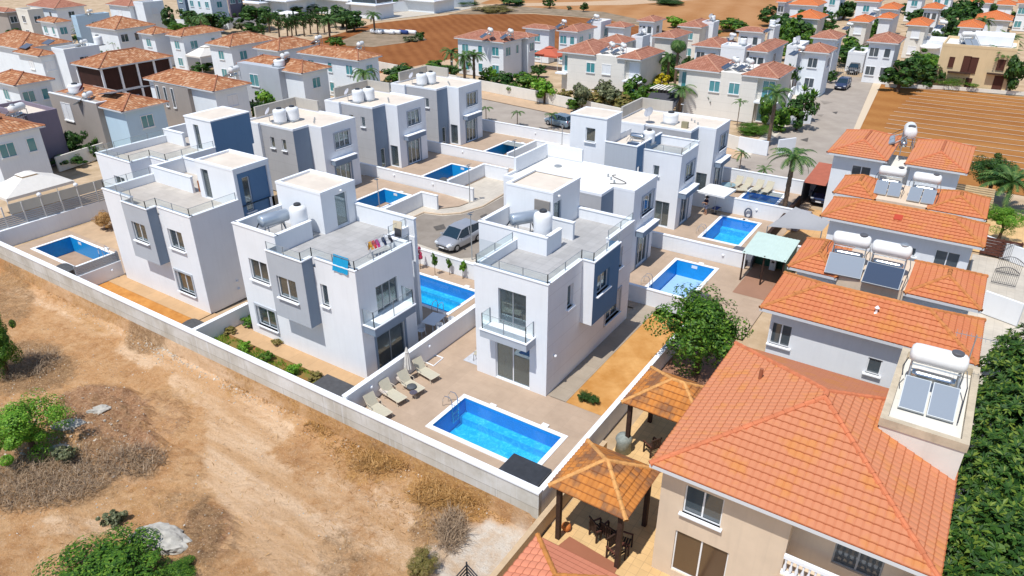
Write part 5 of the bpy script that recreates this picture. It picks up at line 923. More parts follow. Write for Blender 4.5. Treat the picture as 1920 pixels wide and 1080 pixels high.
# centre-right cluster
G2 = 'pink-brown roofed villas beyond the road'
vhouse('white villa with two palms in front, left end of the pink-brown row', 851, (945, 80), 985, 5.8, 'pb', WHITE, nS=3, nE=2, win='teal', pitch=.33); vhouse('white villa wing behind the left-end villa', 930, (992, 71), 1008, 5.8, 'pb', COOLW, nS=1, nE=1, pitch=.33)
vhouse('arched-balcony white villa with wrought iron railings', 979, (1031, 56), 1047, 5.8, 'pb', COOLW, nS=1, nE=0, pitch=.33); vhouse('white villa right of the arched balcony', 1042, (1084, 60), 1120, 5.8, 'pb', COOLW, nS=2, nE=2, pitch=.33)
vhouse('white stair block beside the arched balcony villa', 1108, (1127, 45), 1146, 6.2, flat=True, wall=WHITE, nS=0, nE=1, name='flat_block')
def twin(label, L, Nn, Rr, la, ra):
    n = at(*Nn, 5.9); x1, y0 = n.x, n.y; x0 = solve(lambda x: pix((x, y0, 5.9))[0], L, x1-40, x1); y1 = y0+Rr
    v = thing('semi_detached_villa', ((x0+x1)/2, (y0+y1)/2, 0), label, 'house'); xa = solve(lambda x: pix((x, y0, 5.9))[0], la, x0, x1); xb = solve(lambda x: pix((x, y0, 5.9))[0], ra, x0, x1)
    mb = MB(); mb.box(x0+1.6, x1-2.6, y0, y1, 0, 5.95); mb.build('wall', WARMWB, v)
    for a, b2, sw in ((x0, xa, 0), (xb, x1, 1)):
        mb = MB(); mb.box(a+.35, b2-.35, y0+.6, y1, 0, 5.85) if not sw else mb.box(x1-2.6, b2-.35, y0+.6, y1, 0, 5.85); mb.build('wing', WARMW, v); hip(v, a, b2, y0-.3, y1, 5.9, .42, 'pb')
    for fx_, w, h, z in ((.36, 1.3, 1.3, 3.4), (.55, 1.3, 1.3, 3.4)): bwin(v, 'S', y0, x0+(x1-x0)*fx_, z, w, h, TGLASS if fx_ < .5 or 'terrace' in label else SHUT)
    for a, z in ((x1-2.0, 3.2), (x1-2.2, .3)): bwin(v, 'S', y0+.6, a, z, 1.4, 2.1, TGLASS if z < 1 or 'terrace' in label else SHUT, 'balcony_door')
    bwin(v, 'S', y0+.6, x0+.8, 3.1, 1.2, 2.2, TGLASS, 'balcony_door'); mb = MB(); mb.box(x1-2.6, x1+.2, y0-.6, y0+.6, 2.7, 2.9); mb.box(x0-.2, x0+1.6, y0-.5, y0+.6, 2.7, 2.9); b_ = mb.build('balcony_floor', COPE, v)
    mb = MB()
    for k in range(15): x = x1-2.5+k*.18; mb.tube((x, y0-.55, 2.9), (x, y0-.55, 3.8), .012, n=4)
    mb.tube((x1-2.6, y0-.55, 3.8), (x1+.2, y0-.55, 3.8), .02, n=4); mb.build('balcony_rail', ALU, b_)
    for k, xx in enumerate(((xa+xb)/2-.9, (xa+xb)/2+.9)): heater(xx, y0+1.9, 5.97, R(-50), '%s heater on the %s' % (('left', 'right')[k], label.split(',')[0]), s=.9, dark=True)
    return v
WARMWB = plaster('warm_white_banded', (.76, .73, .67), .05, bands=True)
twin('cream semi-detached villa with the balcony of red cushions, behind the round green tree', 1047, (1204, 112), 8, 1118, 1158); twin('cream semi-detached villa with terrace doors, beside the junction', 1267, (1462, 147), 7.5, 1352, 1392)
for a in (('small pink-brown roof left of the tall palm', 1117, (1168, 82), 1194, WARMW, 1, 0), ('pale villa behind the tall shaggy palm', 1222, (1266, 72), 1298, WARMW, 0, 1), ('villa at the field edge with a white roof box', 1270, (1316, 52), ('d', 8), WARMW, 1, 0), ('white villa with a double stepped roof right of the tall palm', 1297, (1354, 90), 1381, COOLW, 2, 1), ('villa roof above the white chimney block with black dishes', 1398, (1441, 98), 1478, COOLW, 2, 1), ('villa with twin upper windows at the field corner', 1380, (1433, 61), 1440, WHITE, 2, 0), ('farther villa with a row of small windows by the red field', 1193, (1228, 41), 1249, COOLW, 2, 1), ('half hidden villa roof left of the row of small windows', 1135, (1172, 52), 1190, COOLW, 0, 0)):
    vhouse(a[0], a[1], a[2], a[3], 5.8, 'pb', a[4], nS=a[5], nE=a[6], win='dark' if a[5] == 2 else 'teal', pitch=.36)
for a in (('white roof block with black dishes', 1352, (1397, 93), 1402), ('white roof block with an aerial at the field edge', 1316, (1338, 46), 1347), ('white block with ladder rails behind the banana plants', 1184, (1205, 73), 1217), ('white roof block with potted plant', 1441, (1452, 55), 1463), ('small white block left of the double roofed house by the car', 1475, (1498, 92), ('d', 6))):
    vq, q = vhouse(a[0], a[1], a[2], a[3], 6.0, 'white', WHITE, flat=True, nS=0, nE=0, name='flat_block'); dish(q[0]+1.2, q[2]+1, 6.4, 'dish on the '+a[0], 210); barrel(q[1]-1, q[2]+2, 6.5, 'barrel on the '+a[0], .5, .8)
vhouse('tall white house with one small dark window, left of the parked blue car', 1497, (1556, 100), 1570, 6.3, 'pb', COOLW, nS=1, nE=1, win='dark'); vhouse('rear half of the double-roofed white house near the parked blue car', 1519, (1572, 74), 1587, 6.3, 'pb', COOLW, nS=0, nE=1, win='dark')
vhouse('narrow white house with twin windows right of the carport gate', 1624, (1686, 82), ('d', 7), 6.2, 'pb', WHITE, nS=2, nE=0, win='dark')
for lb, L_, n_, d_ in (('bright orange roofed house over a leafy garden, top right of centre', 1480, (1538, 36), 7), ('bright orange roof with a white gallery at the top', 1478, (1535, 11), 8), ('square white house with a bright orange pyramid roof above the carport', 1591, (1631, 42), 7), ('small bright orange roof with a white stair behind it', 1644, (1675, 35), 6), ('bright orange roofed house in front of the yellow-walled one', 1647, (1685, 18), 8), ('largest bright orange roof between the yellow house and the road', 1698, (1742, 49), 8), ('bright orange roofed white house near the top with sloping wing', 1729, (1766, 17), 7),
        ('bright orange roofed house behind the yellow house', 1795, (1844, 53), 7), ('long bright orange roof near the right edge', 1828, (1899, 39), 7), ('sloping orange roof with pale green awning at the top', 1816, (1862, 6), 8), ('bright orange roof cut by the top edge', 1603, (1650, 4), 7), ('orange roof in the top right corner', 1907, (1950, 8), 8), ('tiny orange roof at the very top, left of the leafy hill', 1700, (1735, -6), 8), ('orange roof at the top, right of the leafy hill', 1748, (1790, -8), 8), ('white and orange house at the top beside the far field', 1455, (1475, 4), 7), ('orange roof on the top edge right of the far field', 1545, (1580, -8), 8), ('orange roof peeking behind the green awning', 1868, (1905, 10), 6)):
    vhouse(lb, L_, n_, ('d', d_), 5.8, 'or', (WHITE, WARMW, WHITE)[len(lb) % 3], nS=(1, 0, 1, 2)[len(lb) % 4], nE=0, win=('dark', 'shut', 'teal')[len(lb) % 3], pitch=.4)
vy, q = vhouse('yellow flat-roofed house with dark brown shutters at the field edge', 1767, (1907, 97), ('d', 9), 6.0, 'white', YEL, flat=True, nS=0, nE=0, name='yellow_house')
for fx_, z, w, h in ((.15, 3.2, .6, 1.3), (.34, 2.7, .9, 2.1), (.44, 2.6, .9, 2.1), (.80, 3.4, .9, 1.3), (.45, .6, .7, 1.1), (.82, .1, 1.1, 2.3)): bwin(vy, 'S', q[2], q[0]+(q[1]-q[0])*fx_, z, w, h, BRNSH, 'shutter', BRNSH)
mb = MB(); mb.box(q[0]+1.6, q[0]+4.6, q[2]-.8, q[2], 2.4, 2.55); mb.box(q[1]-2.9, q[1]-.3, q[2]-.8, q[2], 2.7, 2.82); mb.build('ledge', DWOOD, vy); mb = MB(); mb.box(q[0]+3.5, q[1]-.8, q[2]+3.5, q[3], 6.1, 7.4); mb.build('rooftop_room', WHITE, vy)
heater(q[0]+3.3, q[2]+2.0, 6.1, R(30), 'solar heater on the yellow house', s=1.1)
for lb, a, b2 in (('white low house with pergola beside the yellow house', 1700, (1790, 84)), ('white garden wall block behind the palm by the yellow house', 1745, (1765, 66)), ('white carport block with an arched gate', 1590, (1622, 104))): vhouse(lb, a, b2, ('d', 6), 2.8, 'white', WHITE, flat=True, nS=0, nE=0, name='low_block')

for u, v, z, rz, sc, lb in [(20, 212, 6.1, -60, 1.1, 'heater and dish cluster on the mauve block at the left edge'), (155, 180, 6.4, -60, .8, 'silver cylinder heater above the white barrel by the maroon dish'), (430, 136, 6.3, -70, 1., 'white cylinder left of the grey cube house'), (668, 86, 6.9, -70, .9, 'heater on the house behind the drooping palm'), (590, 74, 6.4, -70, .9, 'heater on the grey annexe by the red field'), (163, 22, 6.9, -60, .8, 'heater above the two teal windows at the upper left'), (150, 80, 6.9, -60, .8, 'heater on the pale blue flat block'),
    (912, 60, 7.2, -40, .9, 'left heater on the left-end villa'), (950, 62, 7., -40, .9, 'right heater on the left-end villa'), (1052, 42, 7., -40, .8, 'heater above the arched balcony'), (1112, 34, 7., -40, .9, 'heater on the white stair block by the arched balcony'), (1200, 62, 6.6, -40, .8, 'heater beside the white block with ladder rails'), (1368, 68, 6.7, -40, .8, 'heater above the double stepped roof'), (1443, 50, 6.8, -40, .7, 'heater at the field corner villa'), (1495, 92, 6.5, -40, .8, 'heater left of the double-roofed house by the car'),
    (1590, 46, 5.8, -30, .7, 'heater beside the square white orange-roofed house'), (1722, 66, 4., -30, .8, 'heater on the low white house with pergola'), (1765, 44, 6.2, -30, .8, 'heater between the bright orange roofs'), (1640, 20, 6.3, -30, .7, 'heater by the orange roof with the white stair'), (1812, 76, 6.5, 20, .9, 'flat collector heater behind the yellow house parapet')]:
    p = at(u, v, z); heater(p.x, p.y, z-.9, R(rz), lb, s=sc, dark=True)
# ================================================================== VEGETATION
def leafmat(name, a, b2, c=None, trans=.25):
    m = bpy.data.materials.new(name); m.use_nodes = True; t = m.node_tree; b = t.nodes['Principled BSDF']; b.inputs['Roughness'].default_value = .55; b.inputs['Specular IOR Level'].default_value = .35
    g = N(t, 'ShaderNodeNewGeometry'); st = [(0, a), (.65, b2)]+([(1, c)] if c else [(1, tuple(min(1, x*1.35) for x in b2))])
    col = ramp(t, g.outputs['Random Per Island'], st); t.links.new(col, b.inputs['Base Color'])
    tr = N(t, 'ShaderNodeBsdfTranslucent'); t.links.new(col, tr.inputs[0]); mx = N(t, 'ShaderNodeMixShader'); mx.inputs[0].default_value = trans
    o = t.nodes['Material Output']; t.links.new(b.outputs[0], mx.inputs[1]); t.links.new(tr.outputs[0], mx.inputs[2]); t.links.new(mx.outputs[0], o.inputs[0]); return m
LM = {'dark': leafmat('dark_green_leaves', (.012, .045, .008), (.04, .11, .015), (.10, .19, .03)), 'mid': leafmat('mid_green_leaves', (.02, .075, .008), (.075, .18, .012), (.19, .32, .03)),
      'lime': leafmat('bright_green_leaves', (.06, .18, .01), (.15, .34, .02), (.30, .48, .05)), 'olive': leafmat('olive_leaves', (.07, .09, .04), (.17, .19, .09), (.30, .30, .15)),
      'yellow': leafmat('golden_leaves', (.30, .27, .01), (.60, .48, .02)), 'rust': leafmat('olive_brown_leaves', (.11, .12, .03), (.26, .22, .05), (.40, .26, .12)),
      'palm': leafmat('palm_fronds', (.025, .08, .02), (.08, .17, .035), (.18, .26, .07)), 'dry': leafmat('dry_straw', (.26, .13, .04), (.52, .29, .09), (.66, .42, .18), .15),
      'loq': leafmat('glossy_loquat_leaves', (.015, .055, .01), (.05, .125, .015), (.20, .27, .035), .2), 'plum': leafmat('plum_leaves', (.06, .02, .03), (.13, .05, .06)), 'pinkf': leafmat('pink_blossom', (.45, .03, .10), (.70, .08, .16)), 'twig': leafmat('grey_brown_twigs', (.14, .09, .055), (.34, .24, .15), None, .05)}
BARK = mat('brown_bark', (.12, .075, .045), noise=.4, nscale=8, bump=.5, bscale=20); PBARK = mat('palm_bark', (.22, .15, .10), noise=.45, nscale=10, bump=.6, bscale=14)
VR = random.Random(11)
def rv(r): 
    while True:
        v = Vector((r.uniform(-1, 1), r.uniform(-1, 1), r.uniform(-1, 1)))
        if .05 < v.length < 1: return v
def crown_mesh(name, n, size, seed, clumps=26, lumpy=.30, m='mid', elong=1.5, low=-.75):
    "leaf clumps through a unit sphere, uneven outline with gaps"
    r = random.Random(seed); cs = []
    for i in range(clumps):
        v = rv(r).normalized()*r.uniform(.3, .92)*r.choice((.85, 1, 1.08)); v.z = max(v.z, low); cs.append((v, r.uniform(.12, .34)))
    vs = []; fs = []
    for i in range(n):
        c, cr = cs[r.randrange(len(cs))]; d = rv(r); d = d.normalized()*d.length**.4; p = c+d*cr
        nn = (d+p*.6+Vector((0, 0, .35))+rv(r)*.8).normalized(); a = nn.cross(rv(r)).normalized(); b2 = nn.cross(a); s = size*r.uniform(.6, 1.3)
        k = len(vs); vs += [p-a*s*elong*.5, p+b2*s*.4, p+a*s*elong*.5, p-b2*s*.4]; fs.append((k, k+1, k+2, k+3))
    me = bpy.data.meshes.new(name); me.from_pydata(vs, [], fs); me.materials.append(LM[m]); return me
CM = {}
def crown(kind, n, size, seed, **k):
    if n == 13000: n, size = 19000, .040
    key = (kind, n, seed)
    if key not in CM: CM[key] = crown_mesh('crown', n, size, seed, m=kind, **k)
    return CM[key]
def trunk_mesh(seed):
    r = random.Random(seed); mb = MB(); mb.tube((0, 0, 0), (.03, .02, .5), .09, .065, 7); mb.tube((.03, .02, .48), (.05, -.04, 1.0), .065, .03, 6)
    for i in range(6): a = i*1.05+r.random(); z = .45+.08*i; mb.tube((.03, .02, z), (.03+.42*math.cos(a), .02+.42*math.sin(a), z+.35), .035, .012, 5)
    me = bpy.data.meshes.new('trunk'); me.from_pydata(mb.v, [], mb.f); me.materials.append(BARK); return me
TRM = [trunk_mesh(i) for i in range(3)]
def tree(kind, u, v, wp, hp, label, trunk=.35, cat='tree', name=None, near=False, group=None, seed=None, zb=0., lumps=None):
    "crown centre at photo pixel (u,v), crown about wp x hp pixels, standing on the ground"
    z = 1.5
    if not near and zb == 0 and v < 260: wp *= 1.22; hp *= 1.15
    if v < 110 and not near and u > 1380: wp *= 1.1; hp *= 1.1
    for _ in range(4):
        p = at(u, v, z); dep = (p-Vector((0, 0, CH))).dot(fwd); w = wp*dep/FPX; h = hp*dep/FPX*.95; z = zb+h/2+trunk*h
    t_ = thing(name or ('tree' if cat == 'tree' else 'bush'), (p.x, p.y, zb), label, cat, group); seed = VR.randrange(4) if seed is None else seed
    n, s = (13000, .05) if near else (1500, .165)
    me = crown(kind, n, s, seed, clumps=lumps or (48 if near else 24)); o = bpy.data.objects.new('crown', me); COL.objects.link(o); o.parent = t_; o.location = (0, 0, z-zb); o.scale = (w/2, w/2, h/2); o.rotation_euler = (0, 0, VR.uniform(0, 6.3))
    if trunk > .05 or near:
        o = bpy.data.objects.new('trunk', TRM[seed % 3]); COL.objects.link(o); o.parent = t_; o.scale = (w*.5, w*.5, z-zb+h*.1)
    return t_
# palms --------------------------------------------------------------
def frond(mb, L, yaw, lift, droop, nl=16, wid=.5, m=0):
    o = Vector((0, 0, 0)); pts = []; a = lift; p = Vector((0, 0, 0)); h = Vector((math.cos(yaw), math.sin(yaw), 0))
    for i in range(nl+1):
        pts.append(p.copy()); a -= droop/nl; p = p+(h*math.cos(a)+Vector((0, 0, math.sin(a))))*(L/nl)
    sd = Vector((-h.y, h.x, 0))
    for i in range(1, nl):
        q = pts[i]; d = (pts[i+1]-pts[i-1]).normalized(); w = wid*math.sin(math.pi*(.12+.86*i/nl))**.7
        for s in (-1, 1):
            tip = q+sd*s*w*.8+d*w*.55+Vector((0, 0, -w*.30)); mb.add([q-d*.035*L, q+d*.035*L, tip], [(0, 1, 2)], m)
    for i in range(0, nl-1, 3): mb.tube(pts[i], pts[min(i+3, nl)], .02*L/2, .012*L/2, 4, m, False)
PM = {}
def palm_mesh(kind, seed):
    if (kind, seed) in PM: return PM[(kind, seed)]
    r = random.Random(seed); mb = MB(); n, L, dr = {'feather': (22, 2.4, 1.7), 'droop': (18, 2.6, 2.5), 'date': (34, 2.8, 1.3), 'shaggy': (44, 1.5, 3.2), 'small': (11, .9, 1.6)}[kind]
    for i in range(n): frond(mb, L*r.uniform(.85, 1.1), 2.4*i+r.random()*.3, r.uniform(-.1, 1.25) if kind != 'droop' else r.uniform(.5, 1.3), dr*r.uniform(.85, 1.15), 16, (.5 if kind != 'small' else .22), 0)
    me = bpy.data.meshes.new('fronds'); me.from_pydata(mb.v, [], mb.f); me.materials.append(LM['palm']); PM[(kind, seed)] = me; return me
def palm(kind, u, v, zt, label, s=1., tr=.16, group=None, lean=0., zb=0.):
    "palm whose crown sits at pixel (u,v), zt metres up"
    p = at(u, v, zt); t_ = thing('palm_tree', (p.x, p.y, zb), label, 'palm tree', group); o = bpy.data.objects.new('fronds', palm_mesh(kind, VR.randrange(3))); COL.objects.link(o); o.parent = t_; o.location = (0, 0, zt-zb); o.scale = (s, s, s); o.rotation_euler = (0, 0, VR.uniform(0, 6))
    mb = MB(); k = 6
    for i in range(k): mb.tube((p.x+lean*(1-i/k)**2, p.y, zb+(zt-zb)*i/k), (p.x+lean*(1-(i+1)/k)**2, p.y, zb+(zt-zb)*(i+1)/k), tr*1.12, tr*.92, 8)
    mb.build('trunk', PBARK, t_); return t_
def spiky(u, v, zb, label, h=1.2, n=26, kind='palm', wid=.05, name='spiky_plant', sp=.7, cat='plant', p=None):
    p = at(u, v, zb) if p is None else Vector(p); t_ = thing(name, p, label, cat); mb = MB()
    for i in range(n):
        a = 2.4*i; e = VR.uniform(.15, sp); L = h*VR.uniform(.6, 1.05); d = Vector((math.cos(a)*math.sin(e), math.sin(a)*math.sin(e), math.cos(e))); s = Vector((-math.sin(a), math.cos(a), 0))*wid*h
        q = p+d*L*.55; mb.add([p-s*.5, p+s*.5, q+s, q-s], [(0, 1, 2, 3)]); mb.add([q-s, q+s, p+d*L+Vector((d.x, d.y, -.35))*L*.15], [(0, 1, 2)])
    mb.build('leaves', LM[kind], t_); return t_
def brushwood(u, v, wp, hp, label, n=1500, kind='twig', H=.45):
    p = at(u, v, -1.2); dep = (p-Vector((0, 0, CH))).dot(fwd); a = wp*dep/FPX/2; b2 = hp*dep/FPX/2/.55; t_ = MB(); r = random.Random(int(u+v))
    for i in range(n):
        q = rv(r); c = Vector((p.x, p.y, 0))+rgt*q.x*a+Vector((fwd.x, fwd.y, 0)).normalized()*q.y*b2; L = r.uniform(.25, .9); yw = r.uniform(0, 6.3); e = r.uniform(.0, .8); d = Vector((math.cos(yw)*math.cos(e), math.sin(yw)*math.cos(e), math.sin(e))); s_ = Vector((-math.sin(yw), math.cos(yw), 0))*.010
        c.z = lotz(c.x, c.y)+r.uniform(0, H)*(1-q.length*.7)
        m_ = c+d*L*.5+Vector((0, 0, .06)); t_.add([c-s_, c+s_, m_+s_, m_-s_], [(0, 1, 2, 3)]); t_.add([m_-s_, m_+s_, c+d*L-Vector((0, 0, .03))], [(0, 1, 2)])
    return tag(t_.build('brushwood', LM[kind]), label, 'brush')
# near trees
def bigtree(x, y, z, rx, rz, label, kind='mid', n=12000, size=.05, zb=-.3, seed=1, clumps=60, low=-.75):
    t_ = thing('leafy_tree', (x, y, zb), label, 'tree'); o = bpy.data.objects.new('crown', crown_mesh('crown', n, size, seed, clumps=clumps, m=kind, low=low)); COL.objects.link(o); o.parent = t_; o.location = (0, 0, z-zb); o.scale = (rx, rx, rz)
    o = bpy.data.objects.new('trunk', TRM[seed % 3]); COL.objects.link(o); o.parent = t_; o.scale = (rx*.9, rx*.9, z-zb); return t_
bigtree(-10.4, 35.3, 2.75, 2.75, 2.35, 'big leafy green tree beside the second clay gazebo and the orange dirt yard', 'mid', 15000, .05)
def rosette_tree(x, y, z, rx, rz, label, seed, n=520):
    r = random.Random(seed); vs = []; fs = []
    for i in range(n):
        d = rv(r).normalized(); d.z = abs(d.z)*1.0-.25; p = Vector((d.x*rx, d.y*rx, d.z*rz))*r.uniform(.72, 1.02); nrm = (d+Vector((0, 0, .8))+rv(r)*.4).normalized(); a = nrm.orthogonal().normalized(); b2 = nrm.cross(a)
        for j in range(11):
            q = 2*math.pi*j/11+r.random()*.3; L = r.uniform(.24, .42); e = r.uniform(.1, .75); dd = (a*math.cos(q)+b2*math.sin(q))*math.cos(e)+nrm*math.sin(e); s = dd.cross(nrm).normalized()*L*.17
            k = len(vs); vs += [p+dd*.03, p+dd*L*.5+s, p+dd*L-nrm*L*.14, p+dd*L*.5-s]; fs.append((k, k+1, k+2, k+3))
    me = bpy.data.meshes.new('crown'); me.from_pydata(vs, [], fs); me.materials.append(LM['loq']); t_ = thing('loquat_tree', (x, y, -.1), label, 'tree'); o = bpy.data.objects.new('crown', me); COL.objects.link(o); o.parent = t_; o.location = (0, 0, z)
    i_ = bpy.data.objects.new('shade_foliage', crown('dark', 1100, .14, seed % 4, clumps=24)); COL.objects.link(i_); i_.parent = t_; i_.location = (0, 0, z); i_.scale = (rx*.86, rx*.86, rz*.8)  # dark-leaved core added so the gaps between rosettes look shaded
    o = bpy.data.objects.new('trunk', TRM[seed % 3]); COL.objects.link(o); o.parent = t_; o.scale = (2, 2, z); return t_
for i, (x, y, z, a, b2, n, lb) in enumerate([(4.7, 22.0, 2.7, 2.3, 2.8, 560, 'broad-leaved loquat tree in the bottom right corner beside the big orange roof'), (4.5, 26.0, 2.8, 2.2, 2.6, 520, 'broad-leaved loquat tree below the largest white cylinder'), (4.8, 30.2, 3.0, 2.3, 2.6, 460, 'loquat tree at the right edge beside the largest white cylinder'), (4.9, 34.3, 3.1, 2.4, 2.7, 460, 'loquat tree at the right edge beside the roof aerial'), (5.2, 38.8, 3.0, 2.5, 2.6, 400, 'loquat tree at the right edge below the lower white wall'), (6.2, 44.0, 2.2, 2.6, 2.2, 320, 'smallest loquat tree, uppermost at the right edge')]): rosette_tree(x, y, z, a, b2, lb, i+1, n)
tree('dark', 1866, 320, 95, 80, 'dark green tree behind the timber side pergola on the right edge', .2, near=True); palm('date', 1898, 345, 2.5, 'feathery palm at the right edge below the striped field', 1.1)
tree('lime', 1885, 410, 75, 55, 'bright citrus tree above the brown timber fence on the right', .5, near=True)
# left lot
tree('lime', 45, 800, 150, 130, 'bright green bush on the dirt lot at the left', .0, 'bush', near=True, zb=-1.2, seed=1); tree('mid', -10, 640, 90, 150, 'dark green shrub cut by the left edge above the shadowed scrub', .05, 'bush', near=True, zb=-1.2, seed=2)
tree('mid', 195, 1085, 270, 84, 'wide green bush at the bottom left below the grey boulder', .0, 'bush', near=True, zb=-1.2, seed=3); tree('mid', 320, 1084, 110, 40, 'smaller green bush right of the wide bottom bush', .0, 'bush', near=True, zb=-1.2, seed=0)
tree('olive', 208, 968, 52, 36, 'small grey-green tuft alone on the dirt', .0, 'bush', zb=-1.2); brushwood(85, 905, 270, 90, 'wide bare brown brushwood below the bright green bush', 2300); brushwood(50, 690, 130, 60, 'shadowy brushwood beside the left edge shrub', 1100); brushwood(255, 875, 120, 40, 'thin dry brush patch right of the rubble', 600); brushwood(850, 930, 160, 40, 'tangled straw heap at the foot of the concrete wall', 2200, 'dry', .3); brushwood(730, 870, 130, 40, 'dry straw patch further left along the concrete wall', 1200, 'dry', .25)
tree('olive', 122, 848, 46, 52, 'small thorny shrub beside the pale stones', .1, 'bush', zb=-1.2); brushwood(848, 1000, 60, 60, 'dry grey thornbush beside the white cement patch', 700, 'twig', .7); tree('rust', 790, 1055, 70, 50, 'olive-brown low shrub at the bottom edge left of the cement patch', .0, 'bush', zb=-1.2, near=True, seed=3)
tree('olive', 968, 962, 18, 26, 'green weed at the foot of the concrete wall corner', .0, 'weed', 'weed', zb=-1.2); tree('dry', 195, 412, 42, 40, 'tall dry brown bush behind the leftmost pool', .0, 'bush', near=True, seed=1)
tree('dark', 1095, 742, 30, 26, 'left half of the dark green bush pair on the orange dirt yard', .0, 'bush', near=True, seed=2); tree('dark', 1114, 748, 26, 22, 'right half of the dark green bush pair on the orange dirt yard', .0, 'bush', near=True, seed=3)
for i, (u, v, w, h, k) in enumerate([(455, 650, 34, 22, 'lime'), (500, 668, 30, 20, 'mid'), (548, 690, 32, 26, 'lime'), (590, 706, 34, 18, 'rust'), (470, 600, 40, 18, 'mid'), (430, 620, 30, 14, 'rust'), (520, 640, 24, 14, 'rust')]):
    tree(k, u, v, w, h, ('round green weed clump', 'dark low weed patch', 'tallest green clump', 'olive ground cover beside the black cover', 'green patch near the wall corner', 'brown-green creeper', 'reddish weed patch')[i]+' in the garden bed behind the concrete wall', .0, 'plant', 'garden_plant')
for i, (u, v) in enumerate([(382, 616), (428, 600)]): tree('lime', u, v, 14, 26, ('lower', 'upper')[i]+' climbing plant on the short shaded wall left of the middle villa', .1, 'plant', 'climbing_plant')
for i, (u, v, k, w, h) in enumerate([(786, 474, 'pinkf', 18, 34), (814, 485, 'mid', 13, 34), (842, 492, 'mid', 12, 26), (867, 498, 'lime', 16, 28)]): tree(k, u, v, w, h, ('red flowering climber', 'second trained plant, thin and tall,', 'third trained plant, sparse,', 'fourth trained plant, light green,')[i]+' on the white wall by the silver car', .55, 'plant', 'climbing_plant')
spiky(691, 757, .0, 'grassy agave by the nearest lounger', .55, 22); spiky(723, 732, .0, 'thin reed plant between the loungers and the wall', .5, 12)
for i, (u, v) in enumerate([(1302, 381), (1367, 394), (1397, 401), (1432, 408)]): spiky(u, v, .0, ('first', 'second', 'third', 'fourth')[i]+' small grass tuft along the wall behind the patio visitor, counted from the villa', .45, 10)
